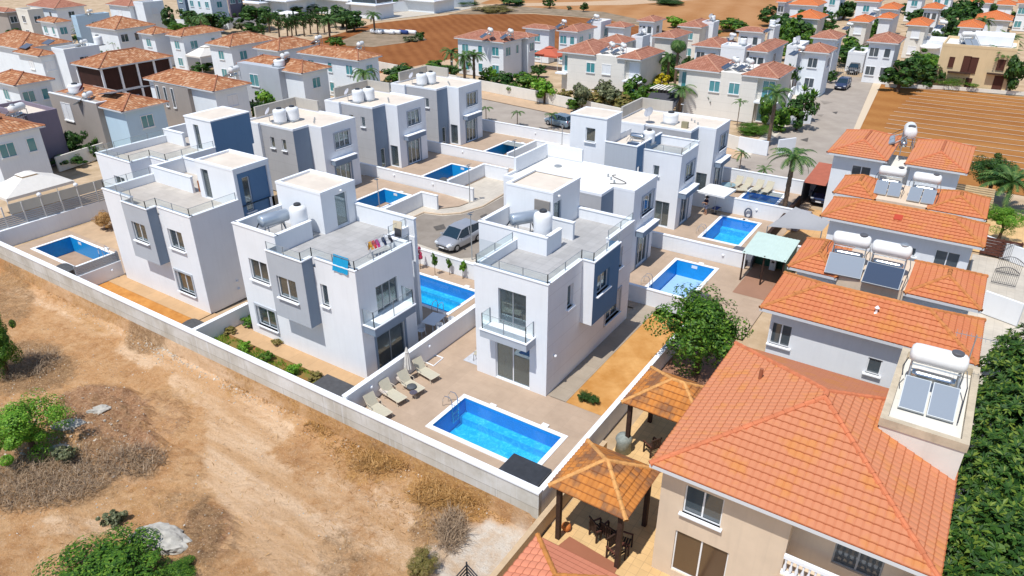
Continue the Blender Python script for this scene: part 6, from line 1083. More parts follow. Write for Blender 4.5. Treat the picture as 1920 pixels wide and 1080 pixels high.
# gardens beyond the road
for k, u, v, w, h, lb, tr in [
 ('lime', 1021, 163, 44, 40, 'round clipped bright green tree behind the road wall', .2), ('mid', 990, 148, 50, 36, 'rounded hedge bush left of the clipped tree', .1), ('mid', 965, 165, 30, 22, 'low hedge end bush left of the clipped tree', 0), ('olive', 1092, 172, 34, 46, 'silvery olive tree beside the clipped tree', .25), ('rust', 1060, 178, 36, 26, 'yellowish shrub below the balcony of red cushions', 0), ('rust', 1120, 182, 60, 34, 'sprawling olive-brown shrub along the road wall', 0), ('olive', 1135, 168, 30, 38, 'second olive tree right of the first', .2), ('rust', 1165, 190, 50, 30, 'reddish shrub overhanging the grey end of the road wall', 0),
 ('mid', 1195, 165, 44, 50, 'dense green tree left of the golden tree', .2), ('yellow', 1238, 152, 34, 34, 'golden yellow tree in the gardens', .2), ('mid', 1215, 130, 46, 36, 'green tree above the golden tree', .2), ('mid', 1255, 140, 30, 30, 'green tree right of the golden tree', .2), ('mid', 1210, 178, 34, 22, 'lime hedge below the golden tree', 0),
 ('lime', 918, 138, 30, 26, 'yellow-green bush in front of the left-end villa', .1), ('mid', 885, 122, 40, 22, 'dark garden shrubs by the left-end villa', .1), ('dark', 905, 148, 24, 16, 'small dark shrub on the road wall', 0), ('dark', 750, 138, 60, 34, 'dark hedge behind the far flat roof', .1), ('mid', 720, 160, 24, 24, 'orange-tinted shrub between the flat roofs', 0), ('rust', 730, 152, 20, 18, 'small rust shrub by the flat roofs', 0),
 ('lime', 500, 182, 34, 38, 'bright conical tree in front of the grey cube house', .2), ('lime', 552, 182, 34, 20, 'yellow-green bush right of the conical tree', .1), ('lime', 594, 202, 22, 14, 'small green bush behind the nearest flat roof', 0), ('dark', 480, 200, 20, 40, 'dark narrow tree in the shadow by the widest mottled roof', .1),
 ('dark', 378, 126, 44, 22, 'flowering hedge below the small cream awning', 0), ('mid', 308, 88, 40, 34, 'bushy tree right of the brown-louvred house', .2), ('dark', 115, 205, 26, 60, 'dark shrub strip between the left houses', 0), ('dark', 108, 262, 40, 44, 'dark shrub behind the slatted fence', .1), ('mid', 182, 272, 26, 36, 'spiky green shrub above the blue barrel', .1), ('mid', 212, 262, 60, 22, 'row of reeds on the terrace wall of the half hidden villa', 0), ('lime', 334, 228, 22, 14, 'yellow-green bush behind the white stair tower', 0),
 ('dark', 135, 262, 50, 60, 'tall dark tree in the gap behind the canopy tent', .15), ('dark', 165, 282, 44, 34, 'shadowy bush behind the garden wall on the left', .05), ('dark', 130, 300, 60, 26, 'dark low planting behind the slatted fence', 0), ('mid', 205, 262, 34, 30, 'green shrub against the pale blue house corner', .05), ('dark', 40, 128, 30, 14, 'dark tuft beside the turquoise wall', 0), ('dark', 80, 53, 50, 16, 'dark hedge below the tan block', 0), ('dark', 165, 62, 60, 36, 'big bushy palm clump left of the dark slit house', .1), ('mid', 300, 40, 30, 14, 'low green hedge at the top left', 0), ('dark', 360, 28, 46, 34, 'dark tree cluster at the grey-blue apartment block', .1), ('dark', 318, 30, 26, 40, 'dark tall tree by the pale blue wall', .2), ('plum', 406, 46, 22, 18, 'plum coloured bush beside the blue bin', 0), ('dark', 470, 24, 50, 30, 'large dark tree cluster right of the plum apartment', .1), ('olive', 446, 48, 18, 18, 'pale shrub on the white wall', 0), ('dark', 476, 52, 40, 14, 'dark hedge left of the row of columnar trees', 0),
 ('dark', 662, 38, 42, 30, 'large dark bush at the end of the columnar row', .1), ('mid', 608, 16, 60, 12, 'green lawn hedge in front of the terraced villa', 0), ('dark', 735, 5, 60, 14, 'tree line above the long blue-white wall', 0), ('dark', 870, 3, 70, 12, 'tree line at the far field edge', 0), ('dark', 960, 2, 50, 12, 'dark tree clump at the far field edge', 0), ('dark', 1031, 4, 22, 16, 'darkest round bush standing alone at the far field', .1), ('dark', 1094, 11, 16, 15, 'small round bush alone on the far field', .1), ('olive', 1068, 14, 10, 8, 'tiny grey bush between the two round field bushes', 0), ('dark', 786, 66, 20, 16, 'dark bush on the scrub strip by the white drums', 0), ('rust', 930, 16, 90, 10, 'scrub belt along the far red field', 0), ('olive', 770, 72, 30, 10, 'dry scrub beside the white drums', 0),
 ('dark', 1255, 2, 70, 12, 'dark trees at the end of the ochre field', 0), ('lime', 1268, 38, 34, 20, 'bright green bush behind the pink-brown roofs', .1), ('mid', 1375, 44, 60, 22, 'palm-like thicket at the field edge', .1), ('dark', 1448, 26, 36, 30, 'dark tree right of the ochre field', .1), ('mid', 1480, 62, 40, 50, 'leafy tree between the pink-brown and bright roofs', .1), ('dark', 1500, 55, 50, 50, 'big leafy garden tree below the first bright orange roof', .1), ('dark', 1555, 45, 30, 20, 'dark tree by the green netted court', .1), ('dark', 1585, 14, 44, 30, 'dark hillside trees at the top', .1), ('lime', 1579, 20, 13, 13, 'pale green dome tree at the top', .1), ('mid', 1607, 88, 60, 36, 'bushy trees above the carport gate', .1), ('mid', 1632, 60, 22, 30, 'narrow tree between the bright orange roofs', .2),
 ('dark', 1692, 132, 74, 60, 'large dark round tree at the corner of the brown field', .1), ('mid', 1735, 108, 46, 30, 'light crowned tree above the large dark tree', .3), ('dark', 1740, 140, 50, 40, 'dark bush between the large dark tree and the hedge', 0), ('mid', 1790, 150, 100, 24, 'long green hedge in front of the yellow house', 0), ('mid', 1850, 158, 60, 12, 'low hedge below the yellow house door', 0), ('dark', 1720, 30, 40, 24, 'garden tree behind the bright orange roofs', .1), ('dark', 1790, 12, 60, 22, 'dense tree line at the top right', .1), ('dark', 1800, 48, 56, 50, 'tall dark trees left of the long bright orange roof', .1), ('dark', 1870, 16, 30, 22, 'dark tree behind the green awning', .1), ('mid', 1855, 12, 22, 12, 'small palm-like tree beside the green awning', .1), ('dark', 1905, 130, 40, 70, 'dark tree right of the yellow house', .1), ('plum', 1903, 128, 22, 12, 'bougainvillea beside the yellow house', 0),
 ('mid', 1412, 241, 76, 17, 'long clipped green hedge above the white corner wall', 0), ('mid', 1475, 95, 30, 24, 'green shrub below the double pink roof', .1), ('dark', 1560, 142, 20, 24, 'dark shrub at the garden gate', 0), ('mid', 1462, 235, 26, 24, 'bushy base of the fluffy palm', 0)]:
    if w > 64 and h < 30:   # long hedges are a row of clumps in one crown
        t_ = tree(k, u, v, w, h, lb, tr, 'hedge' if 'hedge' in lb else 'bush', 'hedge' if 'hedge' in lb else 'bush', near=True)
    else: tree(k, u, v, w, h, lb, tr, 'tree' if tr >= .15 else 'bush')
for a in [('date', 160, 55, 3.0, 'bushy date palm at the upper left'), ('date', 230, 86, 2.4, 'short palm behind the brown-louvred house'), ('droop', 683, 138, 4.5, 'drooping palm in front of the teal-windowed house'), ('feather', 870, 108, 4.5, 'left palm of the pair before the left-end villa'), ('feather', 888, 104, 4.5, 'right palm of the pair before the left-end villa'), ('feather', 846, 98, 3.2, 'palm beside the dirt track'),
          ('shaggy', 1273, 80, 7.5, 'tall shaggy palm with a skirt of dead fronds'), ('feather', 1255, 108, 5, 'thinner palm left of the shaggy palm'), ('feather', 1278, 168, 3.2, 'small palm in front of the junction villa carport'), ('feather', 1456, 175, 6, 'tall fluffy palm at the corner of the junction villa'), ('feather', 1488, 296, 5.2, 'tall palm with a bare ringed trunk beside the four cream loungers'), ('date', 1890, 75, 6, 'large date palm right of the bright orange roofs'), ('date', 1880, 105, 5, 'second date palm above the yellow house'), ('feather', 1845, 40, 6, 'slim palm rising before the bright orange roof'), ('feather', 700, 28, 4, 'far palm by the long wall'), ('date', 615, 40, 3.5, 'short palm among the columnar trees'),
          ('droop', 375, 35, 4, 'drooping palm by the grey-blue block'), ('feather', 660, 172, 3., 'thin palm on the wall behind the flat roof')]: palm(*a, s=1.3 if a[0] in ('shaggy',) else 1., tr=.2)
for u, v, z, lb in [(1388, 192, 3., 'young palm with a thin trunk at the cream wall'), (970, 211, 1.7, 'left young roadside palm'), (1034, 216, 1.7, 'right young roadside palm by the grey car'), (911, 203, 1.6, 'young palm at the corner of the far flat villa'), (1391, 287, 1.8, 'small yellowish palm on the verge'), (1433, 318, 1., 'little verge palm by the parasol lamp'), (1237, 187, 1.5, 'bright young palm beside the dark carport')]: palm('small', u, v, z, lb, s=1.25, tr=.05)
# bird-of-paradise / banana clumps
for u, v, z, h, lb in [(1330, 215, 0, 4.6, 'tall clump of white bird-of-paradise against the cream wall'), (1350, 218, 0, 3.0, 'shorter bird-of-paradise clump beside the tall one'), (1505, 228, 0, 4.6, 'big spiky frangipani shrub behind the white wall block'), (1483, 176, 0, 4.4, 'spiky dark plant with a red trunk above the fluffy palm'), (648, 162, 0, 3.4, 'variegated spiky plant in front of the teal-windowed house')]:
    p = at(u, v, z); t_ = thing('spiky_shrub', p, lb, 'shrub'); mb = MB(); st = MB()
    for i in range(9):
        a = 2.4*i; q = p+Vector((math.cos(a)*h*.16, math.sin(a)*h*.16, h*VR.uniform(.35, .8))); st.tube(p+Vector((math.cos(a), math.sin(a), 0))*.15, q, .06, .04, 5)
        for j in range(11):
            b2 = 2.4*j; e = VR.uniform(.2, 1.3); L = h*.24; d = Vector((math.cos(b2)*math.sin(e), math.sin(b2)*math.sin(e), math.cos(e))); s = Vector((-math.sin(b2), math.cos(b2), 0))*L*.16
            mb.add([q, q+d*L*.5+s, q+d*L, q+d*L*.5-s], [(0, 1, 2, 3)])
    mb.build('leaves', LM['mid' if 'frang' in lb else 'dark'], t_); st.build('stems', BARK, t_)
for k, u, v, w, h, lb in [('dark', 1188, 140, 44, 44, 'tall dark tree filling the garden between the two semi-detached villas'), ('mid', 1222, 172, 46, 30, 'broad green shrub in front of the golden tree'), ('dark', 1250, 118, 40, 40, 'dark canopy behind the golden tree'), ('olive', 1150, 178, 46, 40, 'silvery bush at the wall below the shuttered window'), ('mid', 1080, 190, 44, 26, 'low mixed shrub along the road wall, right of the clipped tree'), ('rust', 1185, 196, 44, 22, 'dry coloured creeper at the grey wall end'), ('dark', 945, 150, 44, 30, 'dark hedge between the left-end villa and the clipped tree'), ('mid', 1440, 200, 30, 60, 'tall leafy mass beside the terrace doors'), ('mid', 1470, 215, 40, 50, 'fluffy green shrub beneath the tall fluffy palm'), ('dark', 1500, 205, 50, 60, 'dark spiky mass above the white wall block'), ('dark', 1490, 45, 60, 50, 'deep green grove left of the gallery house'), ('dark', 1600, 100, 60, 34, 'deep green bush row above the carport gate'), ('dark', 1655, 45, 30, 34, 'tall dark tree between bright orange roofs'), ('dark', 1810, 30, 60, 60, 'deep green tree mass left of the green awning'), ('mid', 1740, 120, 60, 50, 'broad crown between the dark round tree and yellow house'),
    ('dark', 395, 40, 60, 34, 'dark palm thicket in front of the four-window apartment'), ('dark', 480, 30, 60, 36, 'dark grove beside the plum apartment'), ('dark', 640, 26, 60, 36, 'dark grove at the end of the columnar trees'), ('mid', 330, 50, 40, 26, 'bush mass by the pale blue wall'), ('dark', 560, 20, 80, 20, 'dark hedge under the dark glazed villa'), ('dark', 30, 62, 40, 20, 'dark bush below the top left house'), ('mid', 210, 95, 44, 20, 'green bush behind the brown-louvred roof'), ('dark', 505, 205, 50, 44, 'shadowy shrub between the flat villa and the widest roof'), ('mid', 760, 140, 70, 30, 'leafy garden behind the farthest flat villa'), ('mid', 820, 125, 60, 24, 'leafy strip along the dirt track')]: tree(k, u, v, w, h, lb, .1, 'tree' if 'tree' in lb or 'canopy' in lb or 'crown' in lb else 'bush')
EX = random.Random(77)
for i, (u, v, w, h, k, lb) in enumerate([(1405, 60, 26, 18, 'mid', 'behind the field corner villa'), (1340, 60, 24, 16, 'dark', 'between the pink-brown roofs'), (1255, 118, 30, 26, 'mid', 'at the foot of the shaggy palm'), (1290, 118, 26, 30, 'dark', 'in shadow right of the shaggy palm'), (1425, 78, 24, 22, 'mid', 'above the white stepped villa'), (1470, 40, 30, 30, 'dark', 'left of the first bright orange roof'), (1520, 74, 30, 40, 'mid', 'below the white gallery house'), (1548, 24, 30, 22, 'dark', 'right of the white gallery house'), (1598, 60, 22, 24, 'dark', 'behind the square orange-roofed house'), (1660, 60, 20, 20, 'mid', 'below the small orange roof'),
    (1712, 60, 20, 26, 'dark', 'between the two largest bright roofs'), (1770, 70, 40, 30, 'dark', 'above the yellow house pergola'), (1815, 20, 30, 26, 'mid', 'left of the green awning roof'), (1835, 90, 40, 20, 'mid', 'behind the yellow house rooftop room'), (1895, 30, 30, 26, 'dark', 'at the upper right edge'), (1690, 12, 24, 14, 'dark', 'on the top edge above the orange roofs'), (1625, 12, 20, 14, 'mid', 'between two roofs on the top edge'), (1510, 8, 24, 16, 'dark', 'on the top edge left of the hillside'), (845, 132, 30, 20, 'dark', 'behind the dirt track palm'), (1010, 130, 30, 20, 'dark', 'in the shaded garden by the red-brown awning'), (1150, 120, 20, 16, 'mid', 'by the shuttered semi-detached villa'),
    (240, 66, 26, 18, 'dark', 'below the slit-window house'), (455, 108, 24, 20, 'mid', 'between two mottled roofs'), (630, 78, 30, 16, 'mid', 'at the end of the columnar trees'), (140, 120, 22, 22, 'dark', 'between the left blocks'), (68, 140, 26, 16, 'dark', 'below the solar panel wing'), (350, 96, 26, 24, 'mid', 'beside the small cream awning'), (430, 30, 24, 22, 'dark', 'by the plum apartment'), (545, 16, 34, 18, 'mid', 'below the dark glazed modern villa'), (700, 16, 40, 16, 'dark', 'beside the stepped modern villa'), (640, 196, 24, 20, 'mid', 'between the second and third flat villas'), (685, 298, 24, 12, 'lime', 'behind the wall of the nearest empty blue pool'), (1545, 60, 26, 30, 'mid', 'in the gardens above the double pink roof'), (1440, 108, 20, 14, 'dark', 'behind the junction villa roof')]):
    tree(k, u, v, w, h, ('leafy green ', 'dark green ')[k == 'dark']+('tree ', 'bush ', 'shrub ')[i % 3]+lb, .15, ('tree', 'bush', 'bush')[i % 3])
# columnar trees
cyp = crown_mesh('crown', 900, .13, 3, clumps=30, m='dark')
for i, (u, v, h) in enumerate([(490, 58, 40), (503, 42, 44), (521, 50, 48), (537, 52, 46), (545, 48, 42), (553, 46, 44), (568, 48, 44), (580, 44, 44), (594, 45, 46), (606, 42, 40), (617, 42, 42), (628, 36, 36), (640, 34, 34), (648, 42, 38)]):
    p = at(u, v, 2.2); dep = (p-Vector((0, 0, CH))).dot(fwd); hh = h*dep/FPX; t_ = thing('columnar_tree', (p.x, p.y, 0), 'one of the row of dark clipped columnar trees beside the red field', 'tree', 'row of dark columnar trees')
    o = bpy.data.objects.new('crown', cyp); COL.objects.link(o); o.parent = t_; o.location = (0, 0, hh*.62); o.scale = (hh*.24, hh*.24, hh*.4); o = bpy.data.objects.new('trunk', TRM[0]); COL.objects.link(o); o.parent = t_; o.scale = (hh*.4, hh*.4, hh*.6)
mb = MB()
for i in range(5200):
    x = VR.uniform(-37.4, -27.7); y = VR.uniform(20.85, 22.65)
    if fb(x, y, .9) < -.05: continue
    L = VR.uniform(.06, .2); a = VR.uniform(0, 6.3); s_ = Vector((math.cos(a), math.sin(a), 0))*.02; p = Vector((x, y, 0)); mb.add([p-s_, p+s_, p+Vector((VR.uniform(-.08, .08), VR.uniform(-.08, .08), L))], [(0, 1, 2)])
tag(mb.build('garden_weeds', LM['lime']), 'short green weeds covering the garden bed behind the concrete wall', 'grass', None, 'stuff')
# ground litter on the dirt lot
LR = random.Random(3); mb = MB()
for i in range(7500):
    q = LR.random()
    if q < .55: x = LR.uniform(-27, -13.2); y = 20.35-abs(LR.gauss(0, 1))*(.35+.11*(x+27)); 
    elif q < .75: x = LR.uniform(-60, -27); y = 20.4-abs(LR.gauss(0, .25))
    else: x = LR.uniform(-45, -14); y = LR.uniform(7, 20)
    if fb(x, y, .7) < -.1 or white(x, y) > .2 or y < 4: continue
    z = lotz(x, y); L = LR.uniform(.10, .34); a = LR.uniform(0, 6.3); e = LR.uniform(.5, 1.4); d = Vector((math.cos(a)*math.sin(e), math.sin(a)*math.sin(e), math.cos(e))); s = Vector((-math.sin(a), math.cos(a), 0))*.011; p = Vector((x, y, z))
    mb.add([p-s, p+s, p+d*L*.6+s, p+d*L, p+d*L*.6-s], [(0, 1, 2, 3, 4)])
tag(mb.build('dry_grass', LM['dry']), 'dry yellow-brown grass scattered over the dirt lot and along the wall foot', 'grass', None, 'stuff')
STONE = mat('pale_stone', (.62, .55, .45), noise=.3, nscale=3, rough=.9)
def rockm(mb, p, s, r, flat=.6):
    v = [Vector(q).normalized() for q in ((1, 1, 1), (-1, 1, 1), (-1, -1, 1), (1, -1, 1), (1, 1, -1), (-1, 1, -1), (-1, -1, -1), (1, -1, -1))]
    M = Matrix.Rotation(r.uniform(0, 6), 3, 'Z') @ Matrix.Rotation(r.uniform(0, 1), 3, 'X')
    w = [M @ Vector((q.x*r.uniform(.6, 1.3), q.y*r.uniform(.5, 1.1), q.z*flat*r.uniform(.6, 1.2)))*s+Vector(p) for q in v]
    mb.add(w, [(0, 1, 2, 3), (7, 6, 5, 4), (0, 4, 5, 1), (1, 5, 6, 2), (2, 6, 7, 3), (3, 7, 4, 0)])
mb = MB()
for i in range(6500):
    x = LR.uniform(-55, -13); y = LR.uniform(5, 20.4)
    if i > 3000: x = LR.gauss(-38.5, 3.2); y = LR.gauss(11.5, 1.6)
    if y > 20.3 or y < 4: continue
    if LR.random() < .35: y = 20.4-abs(LR.gauss(0, .5))
    if LR.random() > .35+1.2*max(0, fb(x+7, y, .4)): continue
    rockm(mb, (x, y, lotz(x, y)), LR.choice((.02, .03, .03, .045, .07, .12 if i > 5600 else .04)), LR)
tag(mb.build('rubble', STONE), 'small pale stones and rubble on the dirt lot', 'rubble', None, 'stuff')
def boulder(u, v, s, label, flat=.5, col=None):
    p = at(u, v, -1.15); t_ = MB(); r = random.Random(int(u)); n = 14; vs = []; fs = []
    import bmesh
    bm = bmesh.new(); bmesh.ops.create_icosphere(bm, subdivisions=4, radius=1)
    for q in bm.verts:
        d = q.co.copy(); f = 1+.28*MN.noise(d*1.6+Vector((u, 0, 0)))+.16*abs(MN.noise(d*4+Vector((u, 0, 0))))+.05*MN.noise(d*12); q.co = Vector((d.x*f*s*1.5, d.y*f*s*.8, max(-.4, d.z)*f*s*flat))
    me = bpy.data.meshes.new('boulder'); bm.to_mesh(me); bm.free(); me.materials.append(col or STONE); o = bpy.data.objects.new('boulder', me); COL.objects.link(o); o.location = (p.x, p.y, lotz(p.x, p.y)); o.rotation_euler = (0, 0, r.uniform(.2, 1.2)); tag(o, label, 'rock')
BG = mat('grey_boulder', (.52, .49, .43), noise=.35, nscale=2.5, bump=.6, bscale=4, rough=.9)
boulder(305, 1018, .95, 'largest pale grey boulder at the bottom left behind the green bush', .6, BG); boulder(188, 778, .4, 'pale stone in the middle of the rubble by the bright bush', .5, BG); boulder(133, 806, .55, 'flat pale stone just right of the bright green bush', .4, BG); boulder(112, 843, .38, 'small pale stone next to the thorny shrub', .6, BG)
# ================================================================== LOOSE OBJECTS
# -- sun loungers
def lounger0(label, legs=CRMFR, sling=BEIGE, back=58):
    t_ = thing0('sun_lounger', label, 'sun lounger', 'sun loungers'); zs = .34; L = 1.25; w = .31; bk = R(back)
    mb = MB(); mb.obox((.62, 0, zs), (L, w*2, .03)); mb.build('seat', sling, t_)
    c, s = math.cos(bk), math.sin(bk); M = []
    mb = MB(); mb.obox((-.36*c, 0, zs+.36*s), (.72, w*2, .03), 0, 0, ry=bk); mb.build('backrest', sling, t_)
    mb = MB()
    for y in (-w-.02, w+.02): mb.tube((0, y, zs), (L, y, zs), .02); mb.tube((0, y, zs), (-.72*c, y, zs+.72*s), .02)
    mb.tube((L, -w-.02, zs), (L, w+.02, zs), .02); mb.build('frame', legs, t_)
    for x in (.15, 1.1):
        for y in (-w-.02, w+.02): mb = MB(); mb.tube((x, y, zs), (x+(.12 if x > .5 else -.12), y, 0), .018); mb.build('leg', legs, t_)
    for y in (-w-.04, w+.04): mb = MB(); mb.path([(-.15, y, zs+.28), (.25, y, zs+.26), (.35, y, zs)], .016); mb.build('armrest', legs, t_)
    return t_
l0 = lounger0('cream mesh lounger nearest the concrete wall'); LD = -.16
pts = [((700, 760), 'cream mesh lounger nearest the concrete wall'), ((728, 733), 'second cream mesh lounger from the concrete wall'), ((762, 716), 'third cream mesh lounger, beside the closed parasol with the dark cushion'), ((790, 692), 'farthest cream mesh lounger beyond the closed parasol')]
for i, ((u, v), lb) in enumerate(pts):
    o = l0 if i == 0 else dup(l0, lb); p = at(u, v, .34); place(o, p.x-.0, p.y, 0, LD)
o = dup(l0, 'cream mesh lounger tucked behind the parasol pole'); p = at(745, 712, .34)
def flatbox(name, label, cat, x, y, z, sx, sy, sz, rz, m, nm='top'):
    t_ = thing(name, (x, y, z), label, cat); mb = MB(); mb.obox((x, y, z+sz), (sx, sy, .035), rz); mb.build(nm, m, t_); return t_
COL.objects.unlink(o)
for k in kids(l0): pass
for c in [c for c in bpy.data.objects if c.parent == o]: bpy.data.objects.remove(c)
bpy.data.objects.remove(o)
def parasol(x, y, z, h, label, opn=False, r=1.4, m=CANV, rz=0.):
    t_ = thing('parasol', (x, y, z), label, 'parasol'); mb = MB(); mb.tube((x, y, z), (x, y, z+h), .025); mb.build('pole', GALV, t_); mb = MB(); mb.lathe((x, y, z), [(.24, 0), (.24, .05), (.05, .09)], 14); mb.build('base', IRON, t_)
    mb = MB()
    if opn:
        n = 4 if opn == 4 else 8; v = [(x, y, z+h)]; v += [(x+r*math.cos(rz+2*math.pi*i/n), y+r*math.sin(rz+2*math.pi*i/n), z+h-.5) for i in range(n)]; v += [(q[0], q[1], q[2]-.16) for q in v[1:n+1]]
        mb.add(v, [(0, 1+i, 1+(i+1) % n) for i in range(n)]+[(1+i, 1+(i+1) % n, 1+n+(i+1) % n, 1+n+i) for i in range(n)])
        for i in range(n): mb.tube((x, y, z+h-.03), (v[1+i][0], v[1+i][1], v[1+i][2]-.02), .012, n=4)
    else:
        n = 20; prof = [(.03, .75), (.20, .80), (.17, 1.15), (.13, 1.6), (.09, 1.95), (.05, h-.1), (.02, h)]
        for (r0, z0), (r1, z1) in zip(prof, prof[1:]):
            v = []
            for rr, zz in ((r0, z0), (r1, z1)):
                for i in range(n): q = rr*(1+.22*(-1)**i); v.append((x+q*math.cos(2*math.pi*i/n), y+q*math.sin(2*math.pi*i/n), z+zz))
            mb.add(v, [(i, (i+1) % n, n+(i+1) % n, n+i) for i in range(n)])
        mb.tube((x, y, z+1.9), (x, y, z+1.95), .12, n=12)
    mb.build('canopy', m, t_); return t_
p = at(767, 712, 0); parasol(p.x, p.y, 0, 2.25, 'closed cream parasol standing between the loungers')
p = at(772, 728, .3); t_ = flatbox('cushion', 'round dark grey cushion lying on the lounger beside the closed parasol', 'cushion', p.x, p.y, .36, .01, .01, .02, 0, BPLAS); mb = MB(); mb.lathe((p.x, p.y, .37), [(.05, 0), (.27, .01), (.29, .05), (.27, .09), (.05, .1)], 16); mb.build('pad', mat('charcoal_cushion', (.10, .11, .12), noise=.2), t_, smooth=True)
p = at(775, 736, .4); t_ = thing('side_table', (p.x, p.y, 0), 'small round dark side table between two loungers', 'table'); mb = MB(); mb.lathe((p.x, p.y, .4), [(.22, 0), (.22, .03)], 16); mb.build('top', mat('dark_table_glass', (.10, .09, .12), rough=.2), t_); mb = MB(); [mb.tube((p.x+.15*math.cos(a), p.y+.15*math.sin(a), 0), (p.x, p.y, .4), .015) for a in (0, 2.1, 4.2)]; mb.build('legs', CRMFR, t_)
for (u, v), lb in (((722, 733), 'white cushion on the wall side of the nearest lounger'), ((748, 707), 'white cushion standing beside the second lounger')):
    p = at(u, v, .35); t_ = thing('cushion', (p.x, p.y, 0), lb, 'cushion'); mb = MB(); mb.obox((p.x, p.y, .4), (.55, .5, .12), .3, 0, ry=R(35)); mb.build('pad', mat('white_cushion', (.78, .70, .62)), t_)
p = at(704, 757, 0); t_ = thing('planter_box', (p.x, p.y, 0), 'cream box by the concrete wall next to the agave', 'box'); mb = MB(); mb.box(-24.3, -23.3, 20.8, 21.35, 0, .4); mb.build('box', mat('cream_box', (.68, .55, .42)), t_)
pp = [at(u, v, .03) for u, v in ((790, 675), (808, 663), (831, 671), (813, 686))]; t_ = thing('floor_frame', pp[0], 'white square frame lying on the patio paving', 'frame'); mb = MB()
for a, b2 in zip(pp, pp[1:]+pp[:1]): mb.tube(a, b2, .035, n=6)
mb.build('bar', COPE, t_)
p = at(889, 640, 0); t_ = thing('corten_screen', (p.x, p.y, 0), 'rust-orange screen panel against the white villa wall', 'screen'); mb = MB(); mb.obox((-21.9, 30.6, .95), (1.7, .06, 1.9), R(-35)); mb.build('panel', mat('rust_panel', (.45, .13, .02), noise=.25, nscale=3), t_)
# dining set on pale rug, by the tall front villa
rg = [at(u, v, .01) for u, v in ((850, 678), (876, 652), (900, 655), (900, 700))]; mb = MB(); mb.poly([(-22.6, 28.6, .02), (-20.9, 28.6, .02), (-20.9, 30.9, .02), (-22.6, 30.9, .02)]); tag(mb.build('outdoor_rug', mat('grey_white_rug', (.56, .58, .62), noise=.25, nscale=5)), 'pale grey rug under the folding chairs beside the villa', 'rug')
def chair0(label, m=BEIGE, fr=IRON, g='patio chairs'):
    t_ = thing0('patio_chair', label, 'chair', g); mb = MB(); mb.obox((0, 0, .43), (.44, .44, .03)); mb.build('seat', m, t_); mb = MB(); mb.obox((-.24, 0, .70), (.03, .44, .48), 0, 0, ry=R(-10)); mb.build('backrest', m, t_)
    for x in (-.2, .2):
        for y in (-.21, .21): mb = MB(); mb.tube((x, y, .43), (x*1.15, y*1.15, 0), .016, n=5); mb.build('leg', fr, t_)
    mb = MB(); mb.tube((-.22, -.22, .64), (.2, -.22, .62), .015, n=5); mb.tube((-.22, .22, .64), (.2, .22, .62), .015, n=5); mb.build('armrest', fr, t_); return t_
c0 = chair0('beige folding chair on the pale rug, front of the pair'); place(c0, -21.9, 29.2, .02, R(200)); place(dup(c0, 'beige folding chair on the pale rug, rear of the pair'), -21.6, 30.4, .02, R(100))
t_ = thing('patio_table', (-21.5, 29.8, .02), 'small beige folding table on the pale rug', 'table'); mb = MB(); mb.obox((-21.5, 29.8, .72), (.6, .6, .03), .3); mb.build('top', BEIGE, t_); mb = MB(); mb.tube((-21.75, 29.6, .02), (-21.3, 30, .72), .02); mb.tube((-21.3, 29.6, .02), (-21.75, 30, .72), .02); mb.build('legs', CRMFR, t_)
# white patio set next to H2
p = at(813, 598, .72); t_ = thing('patio_table', (p.x, p.y, 0), 'white rectangular patio table in the shade of the middle villa', 'table'); mb = MB(); mb.obox((p.x, p.y, .73), (1.0, 1.5, .04), R(8)); mb.build('top', WPLAS, t_); mb = MB(); [mb.tube((p.x+a, p.y+b2, 0), (p.x+a*.9, p.y+b2*.9, .72), .03) for a in (-.4, .4) for b2 in (-.6, .6)]; mb.build('legs', WPLAS, t_)
def wchair0(label):
    t_ = thing0('plastic_chair', label, 'chair', 'white plastic chairs'); mb = MB(); mb.lathe((0, 0, .41), [(.25, 0), (.25, .04)], 14); mb.build('seat', WPLAS, t_); mb = MB()
    for i in range(11):
        a0, a1 = R(-100+20*i-90), R(-80+20*i-90); v = []
        for a, z in ((a0, .44), (a1, .44), (a1, .8), (a0, .8)): v.append((.27*math.cos(a)-.0, .27*math.sin(a), z-.14*abs(math.sin((a+R(90))/2)) if z > .5 else z))
        mb.quad(*v)
    mb.build('backrest', WPLAS, t_)
    for x, y in ((-.17, -.17), (.17, -.17), (.17, .17), (-.17, .17)): mb = MB(); mb.tube((x, y, .41), (x*1.2, y*1.2, 0), .02, n=5); mb.build('leg', WPLAS, t_)
    return t_
w0 = wchair0('white plastic chair at the far side of the white patio table'); place(w0, p.x-.2, p.y+1.15, 0, R(0)); place(dup(w0, 'white plastic chair in the sun right of the white patio table'), p.x+.95, p.y+.75, 0, R(-70)); place(dup(w0, 'white plastic chair at the near side of the white patio table'), p.x-.1, p.y-1.15, 0, R(180)); place(dup(w0, 'white plastic chair half hidden by the dividing wall at the white patio table'), p.x+.75, p.y-.3, 0, R(-90))
sheet('painted_shade_paving', rect(-26.0, -24.65, 28.6, 32), mk_tiles('shade_blue_tiles', (.22, .26, .32), (.18, .2, .25), .4), .006)  # villa's shade painted as a blue-grey sheet over the patio
